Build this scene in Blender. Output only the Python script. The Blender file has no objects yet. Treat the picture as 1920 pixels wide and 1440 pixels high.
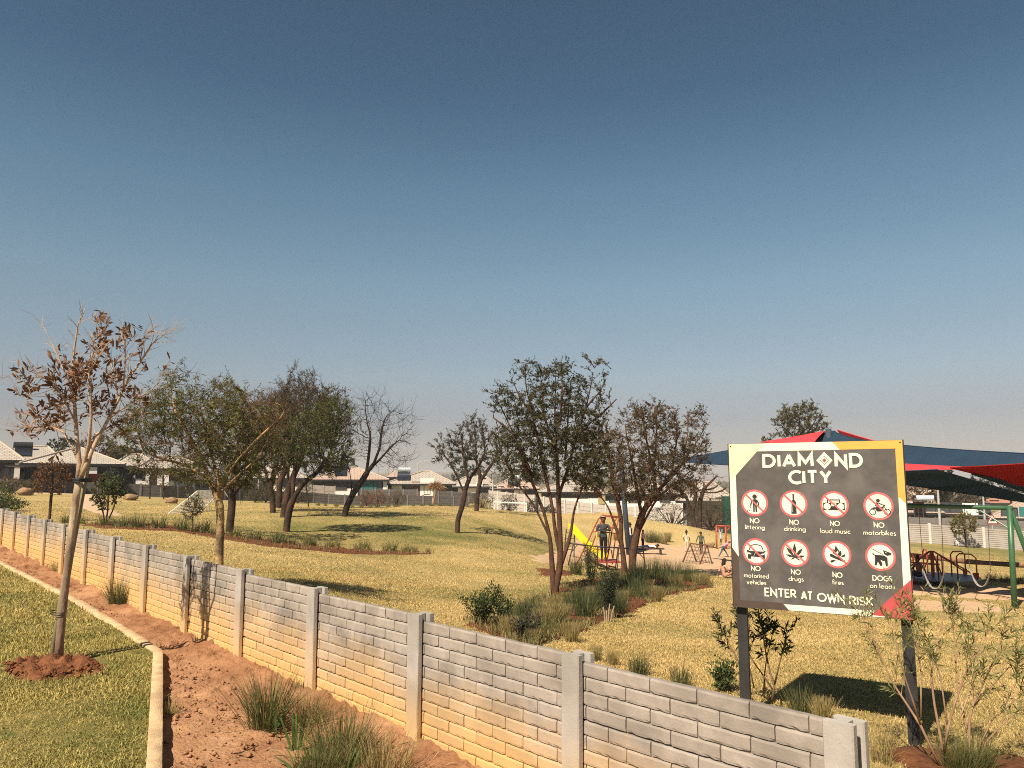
import bpy, bmesh, math, random
import numpy as np
from mathutils import Vector, Matrix

random.seed(7); rng = np.random.default_rng(7)
S = bpy.context.scene
COL = S.collection

# ---------------------------------------------------------------- camera
FOC = 1480.0                                   # focal length for a 1920 px wide frame
PITCH = math.atan(188 / FOC)
EYE = np.array([0, 0, 1.81])
cam = bpy.data.cameras.new('camera'); cam_o = bpy.data.objects.new('camera', cam); COL.objects.link(cam_o)
cam.sensor_width = 36; cam.lens = 36 * FOC / 1920; cam.clip_end = 9000; cam.clip_start = .05
cam_o.location = EYE; cam_o.rotation_euler = (math.pi / 2 + PITCH, 0, 0)
S.camera = cam_o

# ---------------------------------------------------------------- light
SHX, SHY = .51, .74                            # shadow shift on level ground per metre of height
SUN_EL = math.atan(1 / math.hypot(SHX, SHY))
sun = bpy.data.lights.new('sun', 'SUN'); sun.energy = 5.0; sun.angle = math.radians(.53); sun.color = (1, .88, .70)
sun_o = bpy.data.objects.new('sun', sun); COL.objects.link(sun_o)
sun_o.rotation_euler = Vector((SHX, SHY, -1)).to_track_quat('-Z', 'Y').to_euler()
sun_o.location = (0, 0, 60)

W = bpy.data.worlds.new('World'); S.world = W; W.use_nodes = True
nt = W.node_tree; nt.nodes.clear()
def wn(t, **k):
    n = nt.nodes.new(t)
    for a, b in k.items(): setattr(n, a, b)
    return n
sky = wn('ShaderNodeTexSky', sky_type='NISHITA', sun_disc=False)
sky.sun_elevation = SUN_EL
sky.sun_rotation = math.atan2(-SHX, -SHY)      # azimuth of the sun, clockwise from +Y
sky.altitude = 1500; sky.air_density = 1.0; sky.dust_density = 2.2; sky.ozone_density = 1.0
# smoke haze of a dry winter: the low sky loses its brightness and colour, evenly all round
tc = wn('ShaderNodeTexCoord'); sx = wn('ShaderNodeSeparateXYZ'); nt.links.new(tc.outputs['Generated'], sx.inputs[0])
rp = wn('ShaderNodeValToRGB'); nt.links.new(sx.outputs['Z'], rp.inputs[0])
SKY_RAMP = [(0.0, (.46, .368, .353)), (.08, (.505, .405, .372)), (.132, (.634, .560, .480)), (.245, (.660, .695, .583)), (.357, (.505, .640, .565)), (.459, (.322, .460, .452)), (.547, (.295, .422, .416)), (.72, (.23, .30, .305)), (1, (.175, .225, .23))]  # highest stops, above the frame, are dimmed to weaken ambient light
e = rp.color_ramp.elements
while len(e) < len(SKY_RAMP): e.new(.5)
for i, (p, c) in enumerate(SKY_RAMP): e[i].position = p; e[i].color = (*c, 1)
mx = wn('ShaderNodeMix', data_type='RGBA', blend_type='MULTIPLY'); mx.inputs[0].default_value = 1
nt.links.new(sky.outputs[0], mx.inputs[6]); nt.links.new(rp.outputs[0], mx.inputs[7])
bg = wn('ShaderNodeBackground'); bg.inputs[1].default_value = .1
nt.links.new(mx.outputs[2], bg.inputs[0])
ow = wn('ShaderNodeOutputWorld'); nt.links.new(bg.outputs[0], ow.inputs[0])
S.view_settings.view_transform = 'Standard'; S.view_settings.look = 'None'
S.view_settings.exposure = .70; S.view_settings.gamma = 1; S.view_settings.use_curve_mapping = False
S.cycles.max_bounces = 6; S.cycles.transparent_max_bounces = 8
S.cycles.use_denoising = False
S.cycles.pixel_filter_type = 'BLACKMAN_HARRIS'; S.cycles.filter_width = 1.0

# ---------------------------------------------------------------- helpers
def ray(px, py):
    u = (px - 960) / FOC; v = (720 - py) / FOC
    return np.array([u, math.cos(PITCH) - math.sin(PITCH) * v, math.sin(PITCH) + math.cos(PITCH) * v])
def at(px, py, d):
    "world point seen at photo pixel (px, py) at distance d along the ground"
    r = ray(px, py); return EYE + r * (d / r[1])
def tag(o, label=None, cat=None, group=None, kind=None):
    if label: o['label'] = label
    if cat: o['category'] = cat
    if group: o['group'] = group
    if kind: o['kind'] = kind
    return o
def link(name, me, parent=None, loc=None):
    o = bpy.data.objects.new(name, me); COL.objects.link(o)
    if parent is not None:
        o.parent = parent
    if loc is not None: o.location = loc
    return o
def thing(name, label, cat, loc, rz=0, group=None):
    o = bpy.data.objects.new(name, None); COL.objects.link(o)
    o.empty_display_size = .2
    o.location = loc; o.rotation_euler = (0, 0, rz)
    return tag(o, label, cat, group)
def copy_tree(o, parent=None):
    c = o.copy(); COL.objects.link(c)
    if parent is not None: c.parent = parent
    for ch in list(o.children): copy_tree(ch, c)
    return c
def fast_mesh(name, V, tris=None, quads=None, m=None, smooth=False):
    "mesh from numpy arrays"
    me = bpy.data.meshes.new(name)
    V = np.asarray(V, np.float32).reshape(-1, 3)
    tris = np.zeros((0, 3), np.int32) if tris is None else np.asarray(tris, np.int32).reshape(-1, 3)
    quads = np.zeros((0, 4), np.int32) if quads is None else np.asarray(quads, np.int32).reshape(-1, 4)
    me.vertices.add(len(V)); me.vertices.foreach_set('co', V.ravel())
    nl = tris.size + quads.size; npl = len(tris) + len(quads)
    me.loops.add(nl); me.loops.foreach_set('vertex_index', np.concatenate([tris.ravel(), quads.ravel()]))
    me.polygons.add(npl)
    st = np.concatenate([np.arange(len(tris)) * 3, tris.size + np.arange(len(quads)) * 4]).astype(np.int32)
    tot = np.concatenate([np.full(len(tris), 3), np.full(len(quads), 4)]).astype(np.int32)
    me.polygons.foreach_set('loop_start', st); me.polygons.foreach_set('loop_total', tot)
    if smooth: me.polygons.foreach_set('use_smooth', np.ones(npl, bool))
    me.update(calc_edges=True)
    if m: me.materials.append(m)
    return me
class MB:
    "collects boxes, bars and polygons, then becomes ONE mesh"
    def __init__(s): s.v = []; s.f = []; s.mi = []; s.k = 0
    def add(s, vs, fs):
        b = len(s.v); s.v += [tuple(map(float, p)) for p in vs]; s.f += [tuple(b + i for i in f) for f in fs]; s.mi += [s.k] * len(fs); return s
    def box(s, c, d, rz=0, M=None):
        x, y, z = [a / 2 for a in d]
        vs = [Vector(p) for p in ((-x, -y, -z), (x, -y, -z), (x, y, -z), (-x, y, -z), (-x, -y, z), (x, -y, z), (x, y, z), (-x, y, z))]
        R = M or Matrix.Rotation(rz, 3, 'Z')
        return s.add([R @ p + Vector(c) for p in vs], [(0, 3, 2, 1), (4, 5, 6, 7), (0, 1, 5, 4), (1, 2, 6, 5), (2, 3, 7, 6), (3, 0, 4, 7)])
    def tube(s, pts, r, n=8, caps=True):
        pts = [Vector(p) for p in pts]; r = r if isinstance(r, (list, tuple)) else [r] * len(pts)
        rings = []; ref = None
        for i, p in enumerate(pts):
            t = (pts[min(i + 1, len(pts) - 1)] - pts[max(i - 1, 0)]).normalized()
            if ref is None: ref = t.orthogonal().normalized()
            ref = (ref - t * ref.dot(t)).normalized(); b = t.cross(ref)
            rings.append([p + (ref * math.cos(a) + b * math.sin(a)) * r[i] for a in [2 * math.pi * k / n for k in range(n)]])
        vs = [q for g in rings for q in g]; fs = []
        for i in range(len(pts) - 1):
            for k in range(n): fs.append((i * n + k, i * n + (k + 1) % n, (i + 1) * n + (k + 1) % n, (i + 1) * n + k))
        if caps: fs += [tuple(range(n - 1, -1, -1)), tuple((len(pts) - 1) * n + k for k in range(n))]
        return s.add(vs, fs)
    def mesh(s, name, *ms, smooth=False):
        me = bpy.data.meshes.new(name); me.from_pydata(s.v, [], s.f)
        for m in ms: me.materials.append(m)
        if s.k: me.polygons.foreach_set('material_index', s.mi)
        if smooth: me.polygons.foreach_set('use_smooth', [True] * len(s.f))
        me.update(); return me
    def build(s, name, m, parent=None, smooth=False, loc=None):
        return link(name, s.mesh(name, m, smooth=smooth), parent, loc)

# ---------------------------------------------------------------- value noise in numpy
_T = np.random.default_rng(3).random((256, 256))
def vnoise(x, y):
    xi = np.floor(x).astype(int); yi = np.floor(y).astype(int); fx = x - xi; fy = y - yi
    fx = fx * fx * (3 - 2 * fx); fy = fy * fy * (3 - 2 * fy)
    a = _T[xi % 256, yi % 256]; b = _T[(xi + 1) % 256, yi % 256]; c = _T[xi % 256, (yi + 1) % 256]; d = _T[(xi + 1) % 256, (yi + 1) % 256]
    return (a * (1 - fx) + b * fx) * (1 - fy) + (c * (1 - fx) + d * fx) * fy - .5
def fnoise(x, y, o=4):
    s = 0
    for k in range(o): s = s + vnoise(x * 2 ** k + 17 * k, y * 2 ** k + 31 * k) / 2 ** k
    return s

# ---------------------------------------------------------------- materials
def mat(name, c1, c2=None, scale=6., rough=.85, bump=.0, bscale=40., spec=.25, detail=6., metal=0., c3=None, s3=1.2, stretch=None, coord='Object', pos=(.35, .65), trans=0., bdist=.02):
    m = bpy.data.materials.new(name); m.use_nodes = True; t = m.node_tree; N = t.nodes; L = t.links
    b = N['Principled BSDF']; b.inputs['Roughness'].default_value = rough; b.inputs['Metallic'].default_value = metal
    b.inputs['Specular IOR Level'].default_value = spec
    if coord == 'World':
        g = N.new('ShaderNodeNewGeometry'); vec = g.outputs['Position']
    else:
        g = N.new('ShaderNodeTexCoord'); vec = g.outputs[coord]
    if stretch:
        mp = N.new('ShaderNodeMapping'); mp.inputs['Scale'].default_value = stretch; L.new(vec, mp.inputs[0]); vec = mp.outputs[0]
    if c2 is None: c2 = tuple(x * .72 for x in c1)
    n = N.new('ShaderNodeTexNoise'); n.inputs['Scale'].default_value = scale; n.inputs['Detail'].default_value = detail; n.inputs['Roughness'].default_value = .65
    L.new(vec, n.inputs['Vector'])
    r = N.new('ShaderNodeValToRGB'); r.color_ramp.elements[0].position = pos[0]; r.color_ramp.elements[1].position = pos[1]
    r.color_ramp.elements[0].color = (*c1, 1); r.color_ramp.elements[1].color = (*c2, 1)
    L.new(n.outputs['Fac'], r.inputs[0]); out = r.outputs[0]
    if c3:
        n3 = N.new('ShaderNodeTexNoise'); n3.inputs['Scale'].default_value = s3; n3.inputs['Detail'].default_value = 4; L.new(vec, n3.inputs['Vector'])
        r3 = N.new('ShaderNodeValToRGB'); r3.color_ramp.elements[0].position = .46; r3.color_ramp.elements[1].position = .62; L.new(n3.outputs['Fac'], r3.inputs[0])
        x = N.new('ShaderNodeMix'); x.data_type = 'RGBA'; L.new(r3.outputs[0], x.inputs[0]); L.new(out, x.inputs[6]); x.inputs[7].default_value = (*c3, 1); out = x.outputs[2]
    L.new(out, b.inputs['Base Color'])
    if bump:
        nb = N.new('ShaderNodeTexNoise'); nb.inputs['Scale'].default_value = bscale; nb.inputs['Detail'].default_value = 5; L.new(vec, nb.inputs['Vector'])
        bp = N.new('ShaderNodeBump'); bp.inputs['Strength'].default_value = bump; bp.inputs['Distance'].default_value = bdist; L.new(nb.outputs['Fac'], bp.inputs['Height']); L.new(bp.outputs[0], b.inputs['Normal'])
    if trans:
        tr = N.new('ShaderNodeBsdfTranslucent'); L.new(out, tr.inputs[0]); ms = N.new('ShaderNodeMixShader'); ms.inputs[0].default_value = trans
        L.new(b.outputs[0], ms.inputs[1]); L.new(tr.outputs[0], ms.inputs[2]); L.new(ms.outputs[0], N['Material Output'].inputs[0])
    return m
# ================================================================ THE GROUND
# fence line: start, direction (running away to the left), rise per metre
F0 = np.array([1.296, 3.378]); FA = math.radians(40.99)
FD = np.array([-math.sin(FA), math.cos(FA)]); FN = np.array([FD[1], -FD[0]])      # FN points into the park
FSL, FZ0, FH = .0204, .071, .797
def fence_z(x, y): return FZ0 + FSL * ((x - F0[0]) * FD[0] + (y - F0[1]) * FD[1])

CP = []                                         # control points of the terrain: world coordinates
def cp(px, py, d): CP.append(tuple(at(px, py, d)))
def cz(px, d, z): p = at(px, 900, d); CP.append((p[0], p[1], z))
for t in (-3, 0, 3, 7, 11, 15, 19, 24):         # both sides of the fence
    for n in (-3., -1.2, .0, 1.0):
        p = F0 + FD * t + FN * n; CP.append((p[0], p[1], fence_z(*p)))
for x, y, z in ((0, .6, .05), (-2.5, .8, .1), (2.5, .9, 0), (0, -3, .05), (-6, -3, .1), (6, -3, 0), (0, -30, 0), (-30, -20, .4), (30, -20, -.5)): CP.append((x, y, z))
for x, y, z in ((2.82, 5.69, 0.0), (1.73, 6.3, 0.02), (3.6, 7.4, -.01), (2.9, 8.4, -.02), (3.6, 4.6, .0), (5, 5.5, -.06)): CP.append((x, y, z))
for a in ((1902, 1140, 18.7), (1500, 1185, 12.5), (1300, 1200, 10.8), (1800, 1200, 11.5), (1700, 1108, 21.5), (1900, 1092, 25.5), (1800, 1075, 29.5), (1730, 1019, 47.5), (1880, 1030, 47.5),
          (1045, 1115, 16.5), (1180, 1075, 25), (1080, 1065, 28), (1330, 1080, 26.5), (1290, 1040, 37), (1370, 1048, 36), (1200, 1020, 40), (1500, 1040, 38), (1600, 1060, 31),
          (1150, 957, 47), (1060, 965, 46), (1290, 985, 47), (1370, 1003, 49), (1150, 1008, 41), (1280, 1013, 42.5), (1430, 1020, 46),
          (600, 1101, 13), (600, 1060, 17.5), (600, 1030, 21.5), (200, 985, 23), (330, 992, 23), (480, 1012, 23), (620, 1030, 23), (800, 1042, 23.5), (412, 1074, 14.8), (900, 1150, 12.5), (740, 1140, 12.2),
          (870, 1080, 19.5), (850, 1110, 16), (560, 1000, 28), (560, 956, 36), (700, 957, 38), (700, 1000, 29), (850, 966, 37), (860, 1000, 31), (950, 978, 38), (1030, 1000, 38), (960, 1020, 30), (1000, 1050, 25),
          (315, 962, 34), (400, 951, 38), (170, 952, 38), (200, 930, 50), (20, 950, 34), (50, 923, 58), (150, 927, 60), (300, 932, 64), (450, 939, 69), (600, 944, 75), (700, 948, 79), (830, 954, 72), (1000, 970, 66),
          (-300, 925, 60), (-300, 960, 34), (2200, 1150, 20), (2200, 1040, 48), (430, 955, 38)): cp(*a)
cz(830, 60, .2); cz(700, 52, .25); cz(1150, 56, -1.3); cz(1060, 62, -1.2); cz(1300, 58, -1.6)
for px, zs in ((-700, (1.6, 2.2, 5, 20, 40)), (100, (1.2, 1.9, 4, 16, 30)), (500, (.6, .9, 3, 16, 34)), (800, (-.1, .4, 2.5, 17, 44)), (1150, (-1.3, -.8, .8, 14, 40)), (1500, (-1.8, -1.7, -1.5, -4, -20)), (1850, (-2.0, -2.4, -4, -14, -32)), (2700, (-2.2, -3, -5, -14, -30))):
    for d, z in zip((82, 130, 400, 1400, 3000), zs): cz(px, d, z)
CP = np.array(CP)
def _uv(x, y): return np.stack([np.arctan2(x, y) * 2.2, np.log(np.hypot(x, y) + .8)], -1)
_Q = _uv(CP[:, 0], CP[:, 1])
def _phi(r2): return .5 * r2 * np.log(r2 + 1e-12)
_n = len(CP); _A = np.zeros((_n + 3, _n + 3)); _d2 = ((_Q[:, None] - _Q[None]) ** 2).sum(-1)
_A[:_n, :_n] = _phi(_d2) + np.eye(_n) * .004; _A[:_n, _n] = 1; _A[:_n, _n + 1:] = _Q; _A[_n, :_n] = 1; _A[_n + 1:, :_n] = _Q.T
_w = np.linalg.solve(_A, np.concatenate([CP[:, 2], np.zeros(3)]))
def terrain(x, y):
    x = np.asarray(x, float); y = np.asarray(y, float); sh = x.shape
    q = _uv(x.ravel(), y.ravel()); out = np.zeros(len(q))
    for i in range(0, len(q), 20000):
        b = q[i:i + 20000]; d2 = ((b[:, None] - _Q[None]) ** 2).sum(-1)
        out[i:i + 20000] = _phi(d2) @ _w[:_n] + _w[_n] + b @ _w[_n + 1:]
    return out.reshape(sh)
def tz(x, y): return float(terrain(np.array([x]), np.array([y]))[0])
def hit(px, py, dmin=2.5, dmax=120):
    "first point of the ground seen at a photo pixel"
    d = np.geomspace(dmin, dmax, 700); r = ray(px, py); P = EYE + r * (d / r[1])[:, None]
    g = P[:, 2] - terrain(P[:, 0], P[:, 1]); k = np.argmax(g < 0)
    if g[k] >= 0: k = len(d) - 1
    k = max(k, 1); f = g[k - 1] / (g[k - 1] - g[k] + 1e-9)
    p = P[k - 1] + (P[k] - P[k - 1]) * f; p[2] = tz(p[0], p[1]); return p
def on(px, d):
    "ground point in the column of photo pixel px at distance d"
    p = at(px, 900, d); return np.array([p[0], p[1], tz(p[0], p[1])])

# ---- lawn colour: dry winter kikuyu, straw with green patches
def lawn_mat(name, straw, green, gpos, fine=90., patch=.45, spots=()):
    m = bpy.data.materials.new(name); m.use_nodes = True; t = m.node_tree; N = t.nodes; L = t.links; b = N['Principled BSDF']
    b.inputs['Roughness'].default_value = .9; b.inputs['Specular IOR Level'].default_value = .15
    g = N.new('ShaderNodeNewGeometry')
    def noise(s, d, r=.6):
        n = N.new('ShaderNodeTexNoise'); n.inputs['Scale'].default_value = s; n.inputs['Detail'].default_value = d; n.inputs['Roughness'].default_value = r; L.new(g.outputs['Position'], n.inputs['Vector']); return n.outputs['Fac']
    a1 = noise(patch, 5); a2 = noise(fine * .12, 3); a3 = noise(fine, 2)
    m1 = N.new('ShaderNodeMath'); m1.operation = 'MULTIPLY_ADD'; L.new(a1, m1.inputs[0]); m1.inputs[1].default_value = 1.5; m1.inputs[2].default_value = -.75
    m2 = N.new('ShaderNodeMath'); m2.operation = 'MULTIPLY_ADD'; L.new(a2, m2.inputs[0]); m2.inputs[1].default_value = 1.1; L.new(m1.outputs[0], m2.inputs[2])
    m3 = N.new('ShaderNodeMath'); m3.operation = 'MULTIPLY_ADD'; L.new(a3, m3.inputs[0]); m3.inputs[1].default_value = 1.3; L.new(m2.outputs[0], m3.inputs[2])
    r = N.new('ShaderNodeValToRGB'); el = r.color_ramp.elements; el.new(.5); acc = m3.outputs[0]
    for ctr, rad, amt in spots:                          # greener grass; on the mound, tree shade is put into the tone too
        dd = N.new('ShaderNodeVectorMath'); dd.operation = 'DISTANCE'; L.new(g.outputs['Position'], dd.inputs[0]); dd.inputs[1].default_value = tuple(ctr)
        mr = N.new('ShaderNodeMapRange'); mr.interpolation_type = 'SMOOTHSTEP'; mr.inputs['From Min'].default_value = rad; mr.inputs['From Max'].default_value = rad * .3; mr.inputs['To Max'].default_value = amt; L.new(dd.outputs['Value'], mr.inputs['Value'])
        ad = N.new('ShaderNodeMath'); ad.operation = 'ADD'; L.new(acc, ad.inputs[0]); L.new(mr.outputs[0], ad.inputs[1]); acc = ad.outputs[0]
    m3 = type('o', (), {'outputs': [acc]})
    el[0].position = gpos - .32; el[0].color = (*straw, 1); el[1].position = gpos; el[1].color = tuple((a * .60 + c * .40) * w for a, c, w in zip(straw, green, (1.0, .96, .92))) + (1,); el[2].position = gpos + .32; el[2].color = (*green, 1)
    mm = N.new('ShaderNodeMath'); mm.operation = 'DIVIDE'; mm.inputs[1].default_value = 1.8; L.new(m3.outputs[0], mm.inputs[0]); L.new(mm.outputs[0], r.inputs[0])
    L.new(r.outputs[0], b.inputs['Base Color'])
    bp = N.new('ShaderNodeBump'); bp.inputs['Strength'].default_value = .7; bp.inputs['Distance'].default_value = .03; L.new(a3, bp.inputs['Height']); L.new(bp.outputs[0], b.inputs['Normal'])
    return m
STRAW, GREEN = (.52, .385, .17), (.14, .145, .042)
SPOTS = [(hit(600, 985, 15), 7.5, .16), (hit(740, 992, 15), 8., .18), (hit(900, 1000, 15), 7., .15), (on(1800, 45), 9., .20), (on(1950, 43), 9., .2), (hit(640, 1085, 8), 3.2, .12), (hit(1080, 1110, 8), 3.5, .12), (hit(560, 1110, 8), 2., .10), (hit(1170, 985, 20), 7., -.30), (hit(1290, 1000, 20), 6., -.30)]
M_lawn = lawn_mat('dry_lawn', STRAW, GREEN, .70, spots=SPOTS)
M_lawn_near = lawn_mat('greener_lawn', (.36, .27, .10), (.085, .095, .025), .58, fine=70., patch=.6)
M_blade = lawn_mat('grass_blades_dry', (.70, .495, .225), (.15, .16, .045), .70, fine=55., spots=SPOTS)
M_blade_near = lawn_mat('grass_blades_green', (.66, .51, .19), (.14, .165, .04), .60, fine=50., patch=.6)
M_soil = mat('red_soil', (.35, .18, .095), (.215, .102, .052), scale=3.5, rough=.95, bump=1.0, bscale=45, c3=(.40, .22, .12), s3=1.1, coord='World', spec=.1)
M_soild = mat('dug_dark_soil', (.24, .098, .045), (.13, .052, .026), scale=14, rough=.95, bump=1.0, bscale=60, coord='World', spec=.1)
M_bed = mat('dark_red_bark_soil', (.19, .078, .036), (.09, .038, .02), scale=14, rough=.95, bump=.9, bscale=50, coord='World', spec=.1)
M_sand = mat('play_sand', (.56, .385, .235), (.47, .31, .19), scale=2.2, rough=.95, bump=.5, bscale=30, coord='World', spec=.1)
M_kerb = mat('sandy_kerb_mortar', (.64, .46, .27), (.54, .375, .215), scale=16, rough=.9, bump=.5, bscale=120, coord='World', c3=(.45, .31, .18), s3=5)

# ---- the one ground sheet, out to the horizon
def add_far(m):
    t = m.node_tree; N = t.nodes; L = t.links; b = N['Principled BSDF']; src = b.inputs['Base Color'].links[0].from_socket; g = N.new('ShaderNodeNewGeometry')
    ln = N.new('ShaderNodeVectorMath'); ln.operation = 'LENGTH'; L.new(g.outputs['Position'], ln.inputs[0])
    r = N.new('ShaderNodeMapRange'); r.inputs['From Min'].default_value = 90; r.inputs['From Max'].default_value = 260; L.new(ln.outputs['Value'], r.inputs['Value'])
    n = N.new('ShaderNodeTexNoise'); n.inputs['Scale'].default_value = .012; n.inputs['Detail'].default_value = 8; L.new(g.outputs['Position'], n.inputs['Vector'])
    c = N.new('ShaderNodeValToRGB'); c.color_ramp.elements[0].position = .38; c.color_ramp.elements[1].position = .62; c.color_ramp.elements[0].color = (.10, .082, .05, 1); c.color_ramp.elements[1].color = (.26, .19, .105, 1); L.new(n.outputs['Fac'], c.inputs[0])
    x = N.new('ShaderNodeMix'); x.data_type = 'RGBA'; L.new(r.outputs[0], x.inputs[0]); L.new(src, x.inputs[6]); L.new(c.outputs[0], x.inputs[7]); L.new(x.outputs[2], b.inputs['Base Color'])
add_far(M_lawn)
def build_ground():
    az = np.concatenate([np.linspace(-math.pi, -.80, 60)[:-1], np.linspace(-.80, .80, 420), np.linspace(.80, math.pi, 60)[1:]])
    rr = np.concatenate([[.0], np.geomspace(.6, 8, 70), np.geomspace(8.15, 130, 250), np.geomspace(140, 3300, 60)])
    A, R = np.meshgrid(az, rr); X = R * np.sin(A); Y = R * np.cos(A); Z = terrain(X, Y)
    t = (X - F0[0]) * FD[0] + (Y - F0[1]) * FD[1]; n = (X - F0[0]) * FN[0] + (Y - F0[1]) * FN[1]
    own = np.clip((-n + .02) / .12, 0, 1) * np.clip((t + .35) / .2, 0, 1) * np.clip((60 - t) / 20, 0, 1)
    Z = Z - own * .16                            # our side of the fence gets its own lawn and soil sheets
    Z = Z + .012 * fnoise(X * 1.3, Y * 1.3, 3) * np.clip(60 / (R + 20), 0, 1)
    nr, na = X.shape; idx = np.arange(nr * na).reshape(nr, na)
    q = np.stack([idx[:-1, :-1], idx[:-1, 1:], idx[1:, 1:], idx[1:, :-1]], -1).reshape(-1, 4)[:, ::-1]
    me = fast_mesh('park_lawn', np.stack([X, Y, Z], -1), quads=q, m=M_lawn, smooth=True)
    return tag(link('ground', me), kind='structure')
build_ground()

def in_poly(x, y, poly):
    ins = np.zeros(x.shape, bool); n = len(poly)
    for i in range(n):
        x0, y0 = poly[i]; x1, y1 = poly[(i + 1) % n]
        c = ((y0 > y) != (y1 > y)) & (x < (x1 - x0) * (y - y0) / (y1 - y0 + 1e-12) + x0); ins ^= c
    return ins
def poly_dist(x, y, poly):
    d = np.full(x.shape, 1e9); n = len(poly)
    for i in range(n):
        a = np.array(poly[i]); b = np.array(poly[(i + 1) % n]); ab = b - a
        t = np.clip(((x - a[0]) * ab[0] + (y - a[1]) * ab[1]) / (ab @ ab + 1e-12), 0, 1)
        d = np.minimum(d, np.hypot(x - a[0] - t * ab[0], y - a[1] - t * ab[1]))
    return d
def drape(name, poly, res, m, lift=.03, bump=0., bfreq=3., kind='structure', ragged=.0, zf=None, edge_drop=.05, extra=None):
    poly = [tuple(p[:2]) for p in poly]; a = np.array(poly)
    xs = np.arange(a[:, 0].min() - .2, a[:, 0].max() + .2, res); ys = np.arange(a[:, 1].min() - .2, a[:, 1].max() + .2, res)
    X, Y = np.meshgrid(xs, ys)
    wx = X + ragged * 2 * fnoise(X * 1.7, Y * 1.7, 4); wy = Y + ragged * 2 * fnoise(X * 1.7 + 50, Y * 1.7 + 9, 4)
    ins = in_poly(wx, wy, poly); dist = np.where(ins, poly_dist(wx, wy, poly), -poly_dist(wx, wy, poly))
    Z = (zf or terrain)(X, Y) + lift + bump * fnoise(X * bfreq, Y * bfreq, 5)
    if extra is not None: Z = Z + extra(X, Y)
    Z = Z - edge_drop * np.clip(1 - dist / (res * 2.2), 0, 2)
    keep = (dist > -res * 1.1); ny, nx = X.shape; idx = np.arange(nx * ny).reshape(ny, nx)
    q = np.stack([idx[:-1, :-1], idx[:-1, 1:], idx[1:, 1:], idx[1:, :-1]], -1).reshape(-1, 4)
    q = q[keep.ravel()[q].all(1)]
    used = np.unique(q); remap = np.full(nx * ny, -1); remap[used] = np.arange(len(used))
    V = np.stack([X, Y, Z], -1).reshape(-1, 3)[used]
    return tag(link(name, fast_mesh(name, V, quads=remap[q], m=m, smooth=True)), kind=kind)

# ---- our side of the fence: kerb, soil strip, lawn
near_z = lambda x, y: fence_z(x, y)
def hit_near(px, py):
    r = ray(px, py); k = FSL; # plane z = FZ0 + FSL*((x-F0x)FDx+(y-F0y)FDy)
    a = r[2] - k * (r[0] * FD[0] + r[1] * FD[1]); b = FZ0 - EYE[2] + k * (-F0[0] * FD[0] - F0[1] * FD[1])
    return EYE + r * (b / a)
K_far = hit_near(12, 1064)[:2]; K_mid = hit_near(150, 1133)[:2]; K_b1 = hit_near(262, 1204)[:2]; K_c = hit_near(296, 1228)[:2]; K_c2 = hit_near(294, 1300)[:2]; K_near = hit_near(289, 1440)[:2]
kd = (K_far - K_c) / np.linalg.norm(K_far - K_c); K_ff = K_far + kd * 16; K_n2 = K_near + (K_near - K_c2) / np.linalg.norm(K_near - K_c2) * 4
KERB = [K_ff, K_far, K_mid, K_b1, K_c, K_c2, K_near, K_n2]
def fine_line(pts, step=.12):
    out = []
    for a, b in zip(pts[:-1], pts[1:]):
        n = max(2, int(np.linalg.norm(np.array(b) - np.array(a)) / step))
        for i in range(n): out.append(np.array(a) + (np.array(b) - np.array(a)) * i / n)
    return out + [np.array(pts[-1])]
def build_kerb():
    L = np.array(fine_line(KERB)); T = np.gradient(L, axis=0); T /= np.linalg.norm(T, axis=1)[:, None]
    pass
    T /= np.linalg.norm(T, axis=1)[:, None]
    R = np.stack([T[:, 1], -T[:, 0]], 1); n = len(L); z = near_z(L[:, 0], L[:, 1])
    prof = [(-.044, -.12), (-.044, .034), (-.041, .037), (.041, .037), (.044, .034), (.044, -.12)]
    V = []
    jn = np.array([min(abs((i * .12) % .9), .9 - (i * .12) % .9) for i in range(n)]) < .04
    for j, (o, h) in enumerate(prof):
        jit = .0025 * fnoise(np.arange(n) * .9 + j * 7, np.full(n, 3. + j), 3)
        hh = h + (.003 * fnoise(np.arange(n) * .6, np.full(n, j * .7), 3) if h > 0 else 0)
        V.append(np.stack([L[:, 0] + R[:, 0] * (o + jit), L[:, 1] + R[:, 1] * (o + jit), z + hh], -1))
    V = np.stack(V, 1); m_ = len(prof); idx = np.arange(n * m_).reshape(n, m_)
    q = np.stack([idx[:-1, :-1], idx[:-1, 1:], idx[1:, 1:], idx[1:, :-1]], -1).reshape(-1, 4)
    tag(link('kerb', fast_mesh('kerb', V, quads=q, m=M_kerb)), kind='structure')
build_kerb()
fa = F0 + FD * -.6 - FN * .02; fb = F0 + FD * 42 - FN * .02
near_bottom = F0 + FD * -.6 - FN * 2.6
SOIL = [tuple(p) for p in KERB] + [tuple(KERB[-1] + np.array([1.2, -.5])), (1.6, 1.2), tuple(fa), tuple(fb)]
def soil_extra(X, Y):
    n = -((X - F0[0]) * FN[0] + (Y - F0[1]) * FN[1])                       # distance from the fence on our side
    clod = np.maximum(0, vnoise(X * 11, Y * 11) - .05) * .085 + np.maximum(0, vnoise(X * 21 + 9, Y * 21) - .05) * .055
    rough = .26 + .72 * np.clip(1.3 - n, 0, 1) + .5 * np.clip(vnoise(X * 1.1, Y * 1.1) + .2, 0, 1)
    return clod * rough + .035 * np.clip(1 - n / .45, 0, 1)
drape('soil_strip', SOIL, .022, M_soil, lift=-.055, bump=.030, bfreq=2.6, zf=near_z, edge_drop=0, extra=soil_extra)
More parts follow.
